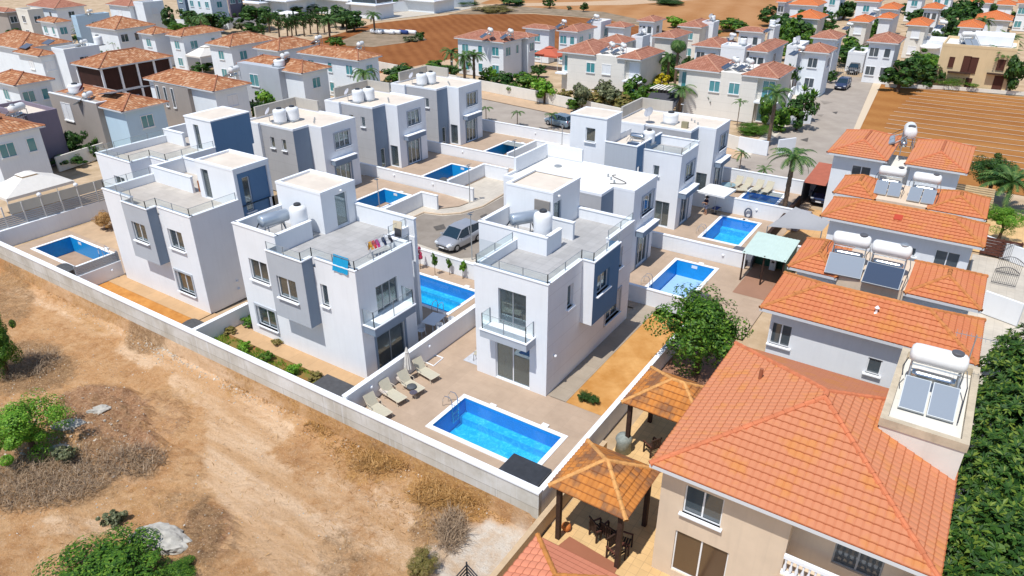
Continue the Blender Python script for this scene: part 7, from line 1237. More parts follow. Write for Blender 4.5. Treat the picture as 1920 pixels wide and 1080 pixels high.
# -- roof terrace of the washing villa
ZT = 6.47
def rack(x, y):
    t_ = thing('drying_rack', (x, y, ZT), 'clothes drying rack with colourful washing on the roof terrace', 'drying rack', rz=0); mb = MB()
    for s in (-.75, .75): mb.tube((x-.3, y+s, ZT), (x+.3, y+s, ZT+.9), .014, n=5); mb.tube((x+.3, y+s, ZT), (x-.3, y+s, ZT+.9), .014, n=5)
    for k in range(6): mb.tube((x-.3+.12*k, y-.8, ZT+.9), (x-.3+.12*k, y+.8, ZT+.9), .008, n=4)
    mb.build('frame', STEEL, t_)
rack(-27.3, 27.2)
for k, (c, nm) in enumerate([((.80, .40, .03), 'orange-yellow'), ((.75, .06, .05), 'red'), ((.65, .05, .25), 'magenta'), ((.75, .75, .78), 'white'), ((.03, .04, .09), 'navy'), ((.78, .76, .74), 'off-white'), ((.03, .03, .04), 'black')]):
    x, y = -27.3-.28+.05*k, 26.55+.22*k; t_ = MB(); n = 6
    for i in range(n):
        a, b2 = y+.20*i/n, y+.20*(i+1)/n; t_.quad((x+.03*math.sin(i*2), a, ZT+.42), (x+.03*math.sin(i*2+2), b2, ZT+.40), (x+.1, b2, ZT+.93), (x+.1, a, ZT+.93)); t_.quad((x+.1, a, ZT+.93), (x+.1, b2, ZT+.93), (x+.32, b2, ZT+.5), (x+.32, a, ZT+.5))
    tag(t_.build('hanging_garment', mat(nm+'_cloth', c, rough=.9)), nm+' garment hung over the drying rack on the roof terrace', 'clothing')
mb = MB(); q0 = at(643, 490, 7.3)
for i in range(8):
    a, b2 = -26.5-1.15*i/8, -26.5-1.15*(i+1)/8; f = lambda k: 23.835-.02*math.sin(k*1.7)
    mb.quad((a, f(i), 6.72), (b2, f(i+1), 6.70), (b2, 24.03, 7.63), (a, 24.03, 7.63)); mb.quad((a, 24.03, 7.63), (b2, 24.03, 7.63), (b2, 24.16, 7.1), (a, 24.16, 7.1))
tag(mb.build('towel', mat('turquoise_towel', (.01, .30, .55), rough=.95, noise=.1, nscale=6)), 'turquoise towel hanging over the glass railing', 'towel')
t_ = thing('cream_board', (-27.6, 29.6, ZT), 'cream board leaning by the terrace wall behind the washing', 'board'); mb = MB(); mb.obox((-27.75, 29.3, ZT+.75), (.6, .05, .9), R(10), 0, rx=R(-12)); mb.build('panel', mat('cream_panel', (.60, .50, .36)), t_)
t_ = thing('black_terrace_chair', (-27.2, 28.7, ZT), 'black chair behind the drying rack', 'chair'); mb = MB(); mb.obox((-27.3, 28.6, ZT+.45), (.5, .5, .05)); mb.obox((-27.3, 28.85, ZT+.75), (.5, .04, .5)); mb.build('seat', IRON, t_)
def silver_heater(x, y, z, rz, label, col=None):
    t_ = thing('water_heater_cylinder', (x, y, z), label, 'water heater'); M = Matrix.Translation((x, y, z)) @ Matrix.Rotation(rz, 4, 'Z') @ Matrix.Scale(1.15, 4)
    def fin(mb, nm, m, sm=False): mb.v = [tuple(M @ Vector(q)) for q in mb.v]; return mb.build(nm, m, t_, smooth=sm)
    mb = MB(); mb.lathe((-.8, 0, 1.05), [(.05, 0), (.3, .02), (.33, .08), (.33, 1.5), (.3, 1.57), (.05, 1.6)], 18, axis='x'); fin(mb, 'tank', col or mat('brushed_grey_tank', (.48, .54, .60), rough=.35, metal=.6), True)
    mb = MB(); [mb.tube((a, b2, 0), (a*.9, b2*.4, .8), .03) for a in (-.5, .5) for b2 in (-.35, .35)]; mb.tube((-.6, 0, .72), (.6, 0, .72), .03); fin(mb, 'stand', GALV)
    mb = MB(); mb.path([(-.85, 0, 1.0), (-1.0, .1, .7), (-.95, .2, .1)], .035); mb.path([(.4, -.1, .7), (.5, -.2, .3), (.2, -.3, .05)], .03); fin(mb, 'pipe', BPLAS); return t_
silver_heater(-34.3, 25.6, 6.5, R(78), 'grey horizontal cylinder in the service corner of the washing villa'); barrel(-33.1, 26.5, 6.6, 'tall white water tank with dark lid beside the grey cylinder', .52, 1.9)
silver_heater(-21.6, 33.9, 6.5, R(58), 'grey horizontal cylinder on the roof of the tall front villa'); barrel(-20.0, 33.4, 6.6, 'white water tank with dark lid on the roof of the tall front villa', .55, 2.0)
heater(-23.9, 54.6, 6.35, 0, 'small silver cylinder heater with blue collector on the grey box roof', col=STEEL, panels=1, s=.72, dark=True); barrel(-23.4, 56.4, 6.6, 'white tank behind the small silver heater', .5, 1.)
t_ = thing('service_vent', (-45.1, 28.2, ZT), 'brown vent and pump in the service corner beside the slate tower', 'pump'); mb = MB(); mb.box(-45.4, -44.9, 28.0, 28.4, ZT, ZT+.8); mb.build('casing', mat('rust_brown_unit', (.30, .10, .03)), t_)
for x1, y0, k in ((-50.6, 42.6, 'nearest'), (-50.3, 52.7, 'middle'), (-50.1, 62.8, 'farthest')):
    barrel(x1-5.0, y0+1.5, 6.55, 'front white tank of the pair on the %s flat roof in the left row' % k, .6, 1.2); barrel(x1-4.6, y0+2.7, 6.55, 'rear white tank of the pair on the %s flat roof in the left row' % k, .6, 1.2)
    dish(x1-6.2, y0+1.2, 6.5, 'pale dish next to the tanks on the %s flat roof in the left row' % k, 205, .38, mat('pale_dish', (.48, .48, .52)))
barrel(-24.5, 63.9, 6.5, 'white tank behind the grey dish on the roadside villa', .7, .9); dish(-26.2, 62.8, 6.5, 'grey dish on the roof of the roadside villa on the right', 205, .5)
for x, y in ((-24.8, 62.8), (-28.5, 44.8)): pass
for k, (x, y) in enumerate(((-29.3, 46.5), (-26.8, 46.9), (-22.7, 62.9))):
    t_ = thing('roof_hatch_lid', (x, y, 6.42), ('left round grey lid on the bright white roof', 'right round grey lid on the bright white roof', 'square louvred unit on the roadside villa roof')[k], 'vent'); mb = MB()
    mb.lathe((x, y, 6.42), [(.3, 0), (.3, .1), (.1, .14)], 14) if k < 2 else mb.box(x-.3, x+.3, y-.1, y+.2, 6.42, 7.0); mb.build('lid', GALV if k < 2 else mat('khaki_grille', (.30, .27, .17)), t_)
# -- black pool-pump covers
def pump(x0, x1, y0, y1, h, label, m=BPLAS, z=0.):
    t_ = thing('pump_cover', ((x0+x1)/2, (y0+y1)/2, z), label, 'pump cover'); mb = MB(); n = 8; pr = [(y0+(y1-y0)*(.5-.5*math.cos(math.pi*i/n)), z+h*(.45+.55*math.sin(math.pi*i/n))) for i in range(n+1)]; pr = [(y0, z)]+pr+[(y1, z)]
    v = [(x0, a, b2) for a, b2 in pr]+[(x1, a, b2) for a, b2 in pr]; k = len(pr); mb.add(v, [(i, i+1, k+i+1, k+i) for i in range(k-1)]+[tuple(range(k)), tuple(range(2*k-1, k-1, -1))]); mb.build('lid', m, t_); return t_
DOME = mat('dark_ribbed_sheet', (.10, .10, .10), noise=.3, nscale=5, rough=.5)
t_ = thing('pump_cover', (-13.3, 21.6, 0), 'black rounded box on the concrete wall corner by the big pool', 'pump cover'); mb = MB(); mb.prism([(-14.6, 20.82), (-12.62, 20.82), (-12.62, 22.1), (-14.6, 22.1)], .0, .95); mb.box(-14.66, -12.56, 20.78, 22.16, .95, 1.15); mb.build('lid', BPLAS, t_)
t_ = thing('pump_cover', (-26.2, 21.6, 0), 'flat dark grey cover at the end of the garden bed', 'pump cover'); mb = MB(); mb.prism([(-27.6, 20.82), (-24.7, 20.82), (-24.7, 22.4), (-27.6, 22.4)], 0, .7); mb.build('lid', mat('dark_lid', (.085, .085, .09), noise=.25, nscale=3, rough=.6), t_)
pump(-39.6, -37.85, 20.9, 22.4, .8, 'dark domed cover beside the short wall at the path end', DOME); pump(-55.3, -53.5, 21.0, 22.3, .7, 'dark domed cover by the leftmost empty pool', DOME)
pump(-43.1, -41.7, 42.0, 43.2, .8, 'dark domed cover at the nearest empty blue pool', DOME); pump(-43.3, -41.6, 51.8, 53.4, .8, 'dark domed cover at the middle empty blue pool', DOME); pump(-13.9, -12.6, 42.2, 43.9, .8, 'dark domed cover at the pale empty pool behind the leafy tree', DOME); pump(-13.7, -11.9, 50.9, 53.0, .8, 'dark cover at the near corner of the pool beside the green roof', mat('slate_cover', (.12, .12, .14)))
# -- fence and left parasol
F0, F1 = Vector((-64.35, 20.8, 1.3)), Vector((-63.9, 31.2, 1.3)); fd = (F1-F0); nP = 6
t_ = thing('slatted_fence', (-64.1, 26, 1.3), 'grey horizontal slat fence with solid upper panels above the white wall on the left', 'fence'); mb = MB()
for k in range(6): mb.obox((-64.1, 26, 1.40+.165*k), (10.4, .04, .125), R(87.5))
mb.build('slats', ALU, t_); mb = MB(); mb.obox((-64.12, 27.0, 2.78), (8.4, .03, .86), R(87.5)); mb.build('screen_panel', mat('greige_screen', (.52, .50, .43)), t_)
for k in range(8): p = F0+fd*k/7; mb = MB(); mb.box(p.x-.05, p.x+.09, p.y-.04, p.y+.04, 1.3, 3.15); mb.build('post', mat('pale_post', (.55, .54, .52)), t_)
for k in (3, 5): p = F0+fd*k/7; t_ = thing('globe_lamp', (p.x, p.y, 3.16), ('nearer' if k == 3 else 'farther')+' round white lamp on the slatted fence', 'lamp'); mb = MB(); mb.lathe((p.x, p.y, 3.16), [(.05, 0), (.15, .06), (.2, .18), (.15, .3), (.05, .36)], 12); mb.build('globe', WPLAS, t_, smooth=True)
# fence on H1-H2 left (grey panels above short wall)
t_ = thing('slatted_fence', (-51.1, 22.2, 1.15), 'short grey slat fence beside the leftmost empty pool', 'fence'); mb = MB(); [mb.box(-51.13, -51.07, 20.8, 24.0, 1.18+.14*k, 1.29+.14*k) for k in range(5)]; mb.build('slats', ALU, t_)
mb = MB(); mb.box(-51.18, -51.05, 20.8, 20.9, 1.17, 1.95); mb.box(-51.18, -51.05, 23.85, 23.95, 1.17, 1.95); mb.build('posts', ALU, t_)
def bigcanopy(x0, x1, y0, y1, z0, ze, label, m=CANV):
    t_ = thing('canopy_tent', ((x0+x1)/2, (y0+y1)/2, z0), label, 'canopy'); cx, cy = (x0+x1)/2, (y0+y1)/2; mb = MB()
    q = [(x0, y0), (x1, y0), (x1, y1), (x0, y1)]; i = [(cx-.7, cy-.7), (cx+.7, cy-.7), (cx+.7, cy+.7), (cx-.7, cy+.7)]
    v = [(*a, ze) for a in q]+[(*a, ze+1.0) for a in i]+[(*a, ze+1.12) for a in i]+[(cx, cy, ze+1.4)]+[(*a, ze-.25) for a in q]
    mb.add(v, [(0, 1, 5, 4), (1, 2, 6, 5), (2, 3, 7, 6), (3, 0, 4, 7), (8, 9, 12), (9, 10, 12), (10, 11, 12), (11, 8, 12), (0, 1, 14, 13), (1, 2, 15, 14), (2, 3, 16, 15), (3, 0, 13, 16)]); mb.build('canvas', m, t_)
    for x, y in q: mb = MB(); mb.tube((x, y, z0), (x, y, ze), .04); mb.build('pole', WPLAS, t_)
    return t_
bigcanopy(-72.5, -68.6, 24.4, 30.2, 0, 2.3, 'large cream square canopy tent at the left edge behind the slatted fence')
p = at(375, 100, 3.2); bigcanopy(p.x-2, p.x+2, p.y-1.5, p.y+4, 0, 3.0, 'cream awning between the upper left houses')
p = at(1342, 352, 2.3); parasol(-18.0, 59.9, 0, 2.75, 'wide white open parasol throwing its shadow on the patio wall', 4, 1.75, CANVW, R(40))
mb = MB(); mb.obox((-17.4, 59.9, .38), (.01, .01, .01));
# patio visitor (standing on the patio right of the villa)
def person(x, y, z, label, rz, h=1.7):
    t_ = thing('person', (x, y, z), label, 'person', rz=0); s = h/1.75; import bmesh
    J = {'pel': (0, 0, .95, .15), 'bel': (0, -.02, 1.1, .135), 'che': (0, 0, 1.33, .155), 'nk': (0, -.01, 1.5, .06), 'hd': (0, -.03, 1.62, .095), 'tp': (0, -.03, 1.72, .07),
         'ls': (.17, 0, 1.42, .06), 'le': (.24, -.12, 1.2, .045), 'lw': (.10, -.34, 1.24, .035), 'lh': (.03, -.42, 1.26, .03), 'rs': (-.17, 0, 1.42, .06), 're': (-.25, -.08, 1.17, .045), 'rw': (-.12, -.30, 1.15, .035), 'rh': (-.05, -.38, 1.17, .03),
         'lp': (.09, 0, .88, .1), 'lk': (.11, -.05, .5, .065), 'la': (.12, .03, .09, .042), 'lf': (.13, -.14, .04, .035), 'rp': (-.09, 0, .88, .1), 'rk': (-.13, .02, .5, .065), 'ra': (-.14, .08, .09, .042), 'rf': (-.16, -.09, .04, .035)}
    E_ = [('pel', 'bel'), ('bel', 'che'), ('che', 'nk'), ('nk', 'hd'), ('hd', 'tp'), ('che', 'ls'), ('ls', 'le'), ('le', 'lw'), ('lw', 'lh'), ('che', 'rs'), ('rs', 're'), ('re', 'rw'), ('rw', 'rh'), ('pel', 'lp'), ('lp', 'lk'), ('lk', 'la'), ('la', 'lf'), ('pel', 'rp'), ('rp', 'rk'), ('rk', 'ra'), ('ra', 'rf')]
    def skin(names, nm, m, grow=0.):
        use = [n for n in J if n in names]; me = bpy.data.meshes.new(nm); M = Matrix.Rotation(rz, 4, 'Z')
        me.from_pydata([tuple((M @ Vector(J[n][:3]))*s) for n in use], [(use.index(a), use.index(b2)) for a, b2 in E_ if a in use and b2 in use], []); o = bpy.data.objects.new(nm, me); COL.objects.link(o); o.parent = t_
        md = o.modifiers.new('skin', 'SKIN'); o.modifiers.new('sub', 'SUBSURF').levels = 2; o.modifiers['sub'].render_levels = 2
        for i, n in enumerate(use): me.skin_vertices[0].data[i].radius = ((J[n][3]+grow)*s,)*2
        me.skin_vertices[0].data[0].use_root = True; me.materials.append(m); return o
    SK = mat('skin', (.50, .27, .17), rough=.5)
    skin(list(J), 'body', SK)
    skin(['pel', 'bel', 'che', 'ls', 'rs', 'le', 're'], 'dark_shirt', mat('navy_shirt_cloth', (.015, .018, .05), rough=.9), .02); skin(['pel', 'lp', 'lk', 'rp', 'rk'], 'shorts', mat('grey_shorts_cloth', (.22, .24, .32), rough=.9), .025)
    M = Matrix.Rotation(rz, 3, 'Z'); hx = M @ Vector((0, 0, 0)); mb = MB(); c = Vector((x, y, z))+M @ Vector((0, -.02, 1.70))*s; mb.lathe(c, [(.22, -.02), (.21, .0), (.11, .01), (.10, .08), (.05, .11)], 16); mb.build('hat', mat('black_hat', (.02, .02, .025)), t_, smooth=True)
    mb = MB(); f = M @ Vector((0, -1, 0)); r_ = M @ Vector((1, 0, 0)); hc = Vector((x, y, z))+M @ Vector((0, -.03, 1.61))*s; mb.tube(hc+f*.085, hc+f*.125-Vector((0, 0, .02)), .018, .012); mb.build('nose', SK, t_)
    for sd, nm in ((1, 'hand'), (-1, 'hand')):
        w = Vector((x, y, z))+M @ Vector((.03 if sd > 0 else -.05, -.42 if sd > 0 else -.38, 1.26 if sd > 0 else 1.17))*s; mb = MB()
        for k in range(4): b2 = w+r_*(.012*(k-1.5)*1.6); mb.tube(b2, b2+f*.045+Vector((0, 0, -.01)), .008, .007, 5); mb.tube(b2+f*.045+Vector((0, 0, -.01)), b2+f*.06+Vector((0, 0, -.04)), .007, .006, 5)
        mb.tube(w+r_*.03*sd, w+r_*.05*sd+f*.03, .009, .007, 5); mb.build('fingers', SK, t_)
    return t_
p = at(1322, 402, 0); person(p.x, p.y, 0, 'person in dark hat, navy shirt and grey shorts standing on the patio', R(-35))
def simplelounger(x, y, rz, label, m=BEIGE, fr=CRMFR):
    o = dup(l0, label); place(o, x, y, 0, rz); return o
p = at(1342, 398, 0); simplelounger(p.x, p.y+.9, R(-95), 'lounger with navy towel under the open parasol'); mb = MB(); mb.obox((p.x-.05, p.y+.1, .375), (.55, .9, .015), R(-5)); tag(mb.build('towel', mat('navy_towel', (.06, .08, .22))), 'navy towel on the lounger under the open parasol', 'towel')
for i, (u, v) in enumerate([(1390, 343), (1408, 346), (1428, 350), (1446, 354)]):
    p = at(u, v, 0); simplelounger(p.x, 68.35, R(-95), ('first', 'second', 'third', 'fourth')[i]+' cream lounger from the left along the roadside wall')
p = at(1375, 360, 0); simplelounger(p.x, p.y, R(20), 'tan lounger standing askew left of the small filled pool'); p = at(1365, 348, .6); t_ = thing('glass_table', (p.x, p.y, 0), 'blue-green glass table on the farthest patio', 'table'); mb = MB(); mb.lathe((p.x, p.y, .7), [(.7, 0), (.7, .03)], 20); mb.build('top', mat('blue_green_table_glass', (.25, .36, .38), rough=.15), t_); mb = MB(); mb.tube((p.x, p.y, 0), (p.x, p.y, .7), .06); mb.build('leg', GALV, t_)
p = at(1407, 402, 0); t_ = thing('oval_mirror', (p.x, p.y, 0), 'oval dark-framed ring float leaning on the patio wall', 'float'); mb = MB()
for i in range(18): a, b2 = 2*math.pi*i/18, 2*math.pi*(i+1)/18; mb.tube((p.x+.3*math.cos(a), 60.7, .42+.42*math.sin(a)), (p.x+.3*math.cos(b2), 60.7, .42+.42*math.sin(b2)), .07, n=6)
mb.build('ring', mat('slate_blue_ring', (.10, .12, .17)), t_)
# -- neighbours: green roof, kiosk, carport, sail, pergola, fences
t_ = thing('green_roofed_shelter', (-10.5, 50.2, 0), 'shelter with pale mint corrugated roof and dark green screens', 'shelter'); mb = MB()
for k in range(12):
    x0 = -12.1+.26*k; mb.quad((x0, 48.1, 2.25), (x0+.13, 48.1, 2.27), (x0+.13, 51.9, 2.56), (x0, 51.9, 2.54)); mb.quad((x0+.13, 48.1, 2.27), (x0+.26, 48.1, 2.25), (x0+.26, 51.9, 2.54), (x0+.13, 51.9, 2.56))
mb.build('roof', mat('mint_sheet', (.52, .64, .58), rough=.5, noise=.06), t_); GS = mat('dark_green_screen', (.02, .09, .06), rough=.6)
mb = MB(); mb.quad((-11.9, 51.7, 0), (-9.1, 51.7, 0), (-9.1, 51.7, 2.4), (-11.9, 51.7, 2.4)); mb.quad((-9.05, 48.2, 0), (-9.05, 51.7, 0), (-9.05, 51.7, 2.4), (-9.05, 48.2, 2.3)); mb.build('screen', GS, t_)
for x, y in ((-11.95, 48.3), (-10.5, 48.3), (-9.1, 48.3), (-11.95, 51.6)): mb = MB(); mb.box(x-.05, x+.05, y-.05, y+.05, 0, 2.3); mb.build('post', DWOOD, t_)
p = at(1448, 505, 0); t_ = thing('bird_house_box', (p.x, p.y, 0), 'small white gabled letter box standing on the brown paving', 'box'); mb = MB(); mb.add([(p.x-.22, p.y-.2, 0), (p.x+.22, p.y-.2, 0), (p.x+.22, p.y-.2, .85), (p.x, p.y-.2, 1.15), (p.x-.22, p.y-.2, .85), (p.x-.22, p.y+.2, 0), (p.x+.22, p.y+.2, 0), (p.x+.22, p.y+.2, .85), (p.x, p.y+.2, 1.15), (p.x-.22, p.y+.2, .85)], [(0, 1, 2, 3, 4), (9, 8, 7, 6, 5), (0, 1, 6, 5), (1, 2, 7, 6), (2, 3, 8, 7), (3, 4, 9, 8), (4, 0, 5, 9)]); k_ = mb.build('box', WPLAS, t_); mb = MB(); mb.box(p.x-.1, p.x+.1, p.y-.215, p.y-.202, .6, .75); mb.build('slot', IRON, k_)
t_ = thing('car_port', (-9.8, 68.8, 0), 'carport with brown-red roof sheltering a dark car', 'carport'); mb = MB(); mb.quad((-12.2, 66.3, 2.2), (-9.4, 66.3, 2.2), (-9.4, 70.9, 2.9), (-12.0, 70.9, 2.9)); mb.build('roof', mat('brown_red_sheet', (.42, .13, .08), rough=.7, noise=.15), t_); mb = MB(); mb.box(-12.2, -12.05, 66.4, 70.9, 0, 2.1); mb.quad((-12, 70.8, 0), (-9.4, 70.8, 0), (-9.4, 70.8, 2.8), (-12, 70.8, 2.8)); mb.build('side_wall', IRON, t_)
t_ = thing('shade_sail', (-9.8, 56.5, 0), 'grey shade sail stretched beside the long orange-roofed house', 'sail'); mb = MB(); A = [Vector(q) for q in ((-12.0, 54.4, 2.1), (-8.0, 54.2, 2.7), (-7.9, 56.8, 2.6), (-11.2, 59.6, 2.2))]; n = 8
G = [[(A[0]*(1-i/n)+A[1]*(i/n))*(1-j/n)+(A[3]*(1-i/n)+A[2]*(i/n))*(j/n)-Vector((0, 0, .45*math.sin(math.pi*i/n)*math.sin(math.pi*j/n))) for i in range(n+1)] for j in range(n+1)]
for j in range(n):
    for i in range(n): mb.quad(G[j][i], G[j][i+1], G[j+1][i+1], G[j+1][i])
mb.build('sail', mat('grey_sailcloth', (.36, .36, .37)), t_, smooth=True)
for q in A: mb = MB(); mb.tube((q.x, q.y, 0), tuple(q), .04); mb.build('post', GALV, t_)
wall(-12.0, -6.9, 52.6, 52.8, -.2, 1.7, 'warm white wall in front of the shade sail', WARMW); wall(-12.3, -12.05, 52, 66, -.2, 1.0, 'brown fence board wall beside the palm trunk', DWOOD, False)
t_ = thing('grey_cabinet', (-11.0, 61.6, 0), 'tall grey cabinet lying beside the palm on the ochre yard', 'cabinet'); mb = MB(); mb.obox((-11.0, 61.2, .5), (.9, 3.0, .9), R(-8)); mb.build('body', mat('grey_cabinet_paint', (.36, .35, .38)), t_)
t_ = thing('timber_pergola', (1, 68, 0), 'pale slatted timber pergola beside the two separate hip roofs', 'pergola'); mb = MB(); [mb.obox((.95, 65.9+.62*k, 2.9), (2.9, .22, .09), R(0)) for k in range(9)]; mb.build('slats', PWOOD, t_)
for x, y in ((2.2, 65.8), (2.2, 70.8), (.3, 65.8)): mb = MB(); mb.box(x-.09, x+.09, y-.09, y+.09, -.1, 2.85); mb.build('post', RWOOD, t_)
sheet('yard', [(1.6, 63.4), (5.6, 63.4), (5.6, 74), (1.6, 74)], YARDP, .0)
t_ = thing('timber_fence', (3.8, 63, 0), 'reddish-brown timber fence below the bright citrus tree', 'fence'); mb = MB(); [mb.box(2.4, 5.0, 63.0, 63.06, .1+.24*k, .3+.24*k) for k in range(6)]; mb.build('boards', RWOOD, t_); mb = MB(); [mb.box(x-.05, x+.05, 63.06, 63.16, 0, 1.55) for x in (2.5, 3.7, 4.9)]; mb.build('posts', RWOOD, t_)
for i, (u, v) in enumerate([(1893, 490), (1888, 515), (1880, 535)]):
    p = at(u, v, 0); t_ = thing('iron_gate', (p.x, p.y, 0), ('upper', 'middle', 'lower')[i]+' black wrought iron gate at the right edge', 'gate'); mb = MB(); mb.tube((p.x-.75, p.y, .1), (p.x+.75, p.y, .1), .03); mb.path([(p.x-.75+.15*k, p.y, 1.1+.35*math.sin(math.pi*k/10)) for k in range(11)], .03); [mb.tube((p.x-.75+.115*k, p.y, .1), (p.x-.75+.115*k, p.y, 1.1+.3*math.sin(math.pi*k/13)), .015, n=4) for k in range(14)]; mb.build('bars', IRON, t_)
# yard between gazebos and the cream house
def woodchair0(label):
    t_ = thing0('wooden_chair', label, 'chair', 'dark slatted wooden chairs'); mb = MB(); [mb.box(-.25+.1*k, -.18+.1*k, -.25, .25, .4, .43) for k in range(5)]; mb.build('seat', DWOOD, t_); mb = MB(); [mb.box(-.3, -.27, -.24+.1*k, -.18+.1*k, .45, .95) for k in range(5)]; mb.box(-.31, -.26, -.28, .28, .95, 1.02); mb.build('backrest', DWOOD, t_)
    for x in (-.25, .25):
        for y in (-.25, .25): mb = MB(); mb.box(x-.03, x+.03, y-.03, y+.03, 0, .62); mb.build('leg', DWOOD, t_)
    for y in (-.28, .28): mb = MB(); mb.box(-.28, .28, y-.03, y+.03, .62, .66); mb.build('armrest', RWOOD, t_)
    return t_
wc = woodchair0('dark slatted wooden chair beside the corner of the cream house eave'); p = at(1222, 842, 0); place(wc, p.x, p.y, -.27, R(150), 1.1)
for (u, v), rz, lb in (((1155, 1040), -20, 'dark wooden chair with pale slats at the gazebo post, near the bottom edge'), ((1170, 1022), 10, 'second dark wooden chair by the gazebo post'), ((1122, 998), 60, 'dark wooden chair in the gazebo shade, left'), ((1143, 1004), 80, 'dark wooden chair in the gazebo shade, right')): p = at(u, v, 0); place(dup(wc, lb), p.x, p.y, -.27, R(rz))
p = at(1170, 825, .4); t_ = thing('covered_barbecue', (p.x, p.y, -.27), 'barbecue under a grey cover between the two gazebos', 'barbecue'); mb = MB(); mb.lathe((p.x, p.y, -.27), [(.42, 0), (.36, .5), (.44, .75), (.34, .95), (.1, 1.05)], 12); mb.build('cover', mat('grey_green_tarp', (.30, .33, .30), noise=.3, nscale=5), t_, smooth=True)
p = at(1062, 985, 0); t_ = thing('clay_pot', (p.x, p.y, -.27), 'round terracotta pot at the foot of the gazebo post', 'pot'); mb = MB(); mb.lathe((p.x, p.y, -.27), [(.12, 0), (.22, .15), (.2, .3), (.14, .36)], 14); mb.build('pot', mat('terracotta', (.55, .17, .04)), t_, smooth=True)
p = at(945, 1050, 0); t_ = thing('iron_balustrade', (-12.3, 14.8, 0), 'black metal railing at the bottom edge beside the cement patch', 'railing'); mb = MB()
for k in range(7): mb.tube((-12.9, 12.5, -.6+.2*k), (-12.9, 16.0, -.6+.2*k), .03, n=5)
for k in range(5): mb.tube((-12.9, 12.5+.87*k, -1.2), (-12.9, 12.5+.87*k, .75), .04, n=5)
[mb.tube((-12.9, 16, .6-.2*k), (-12.0, 15.7, .6-.2*k), .03, n=5) for k in range(5)]; mb.build('rails', IRON, t_)
t_ = thing('yard_bucket', (-12.5, 14.6, -1.2), 'pale blue tub behind the black railing', 'tub'); mb = MB(); mb.lathe((-12.45, 14.4, -.9), [(.3, 0), (.36, .6), (.33, .62)], 14); mb.build('tub', mat('pale_blue_plastic', (.40, .58, .78)), t_)
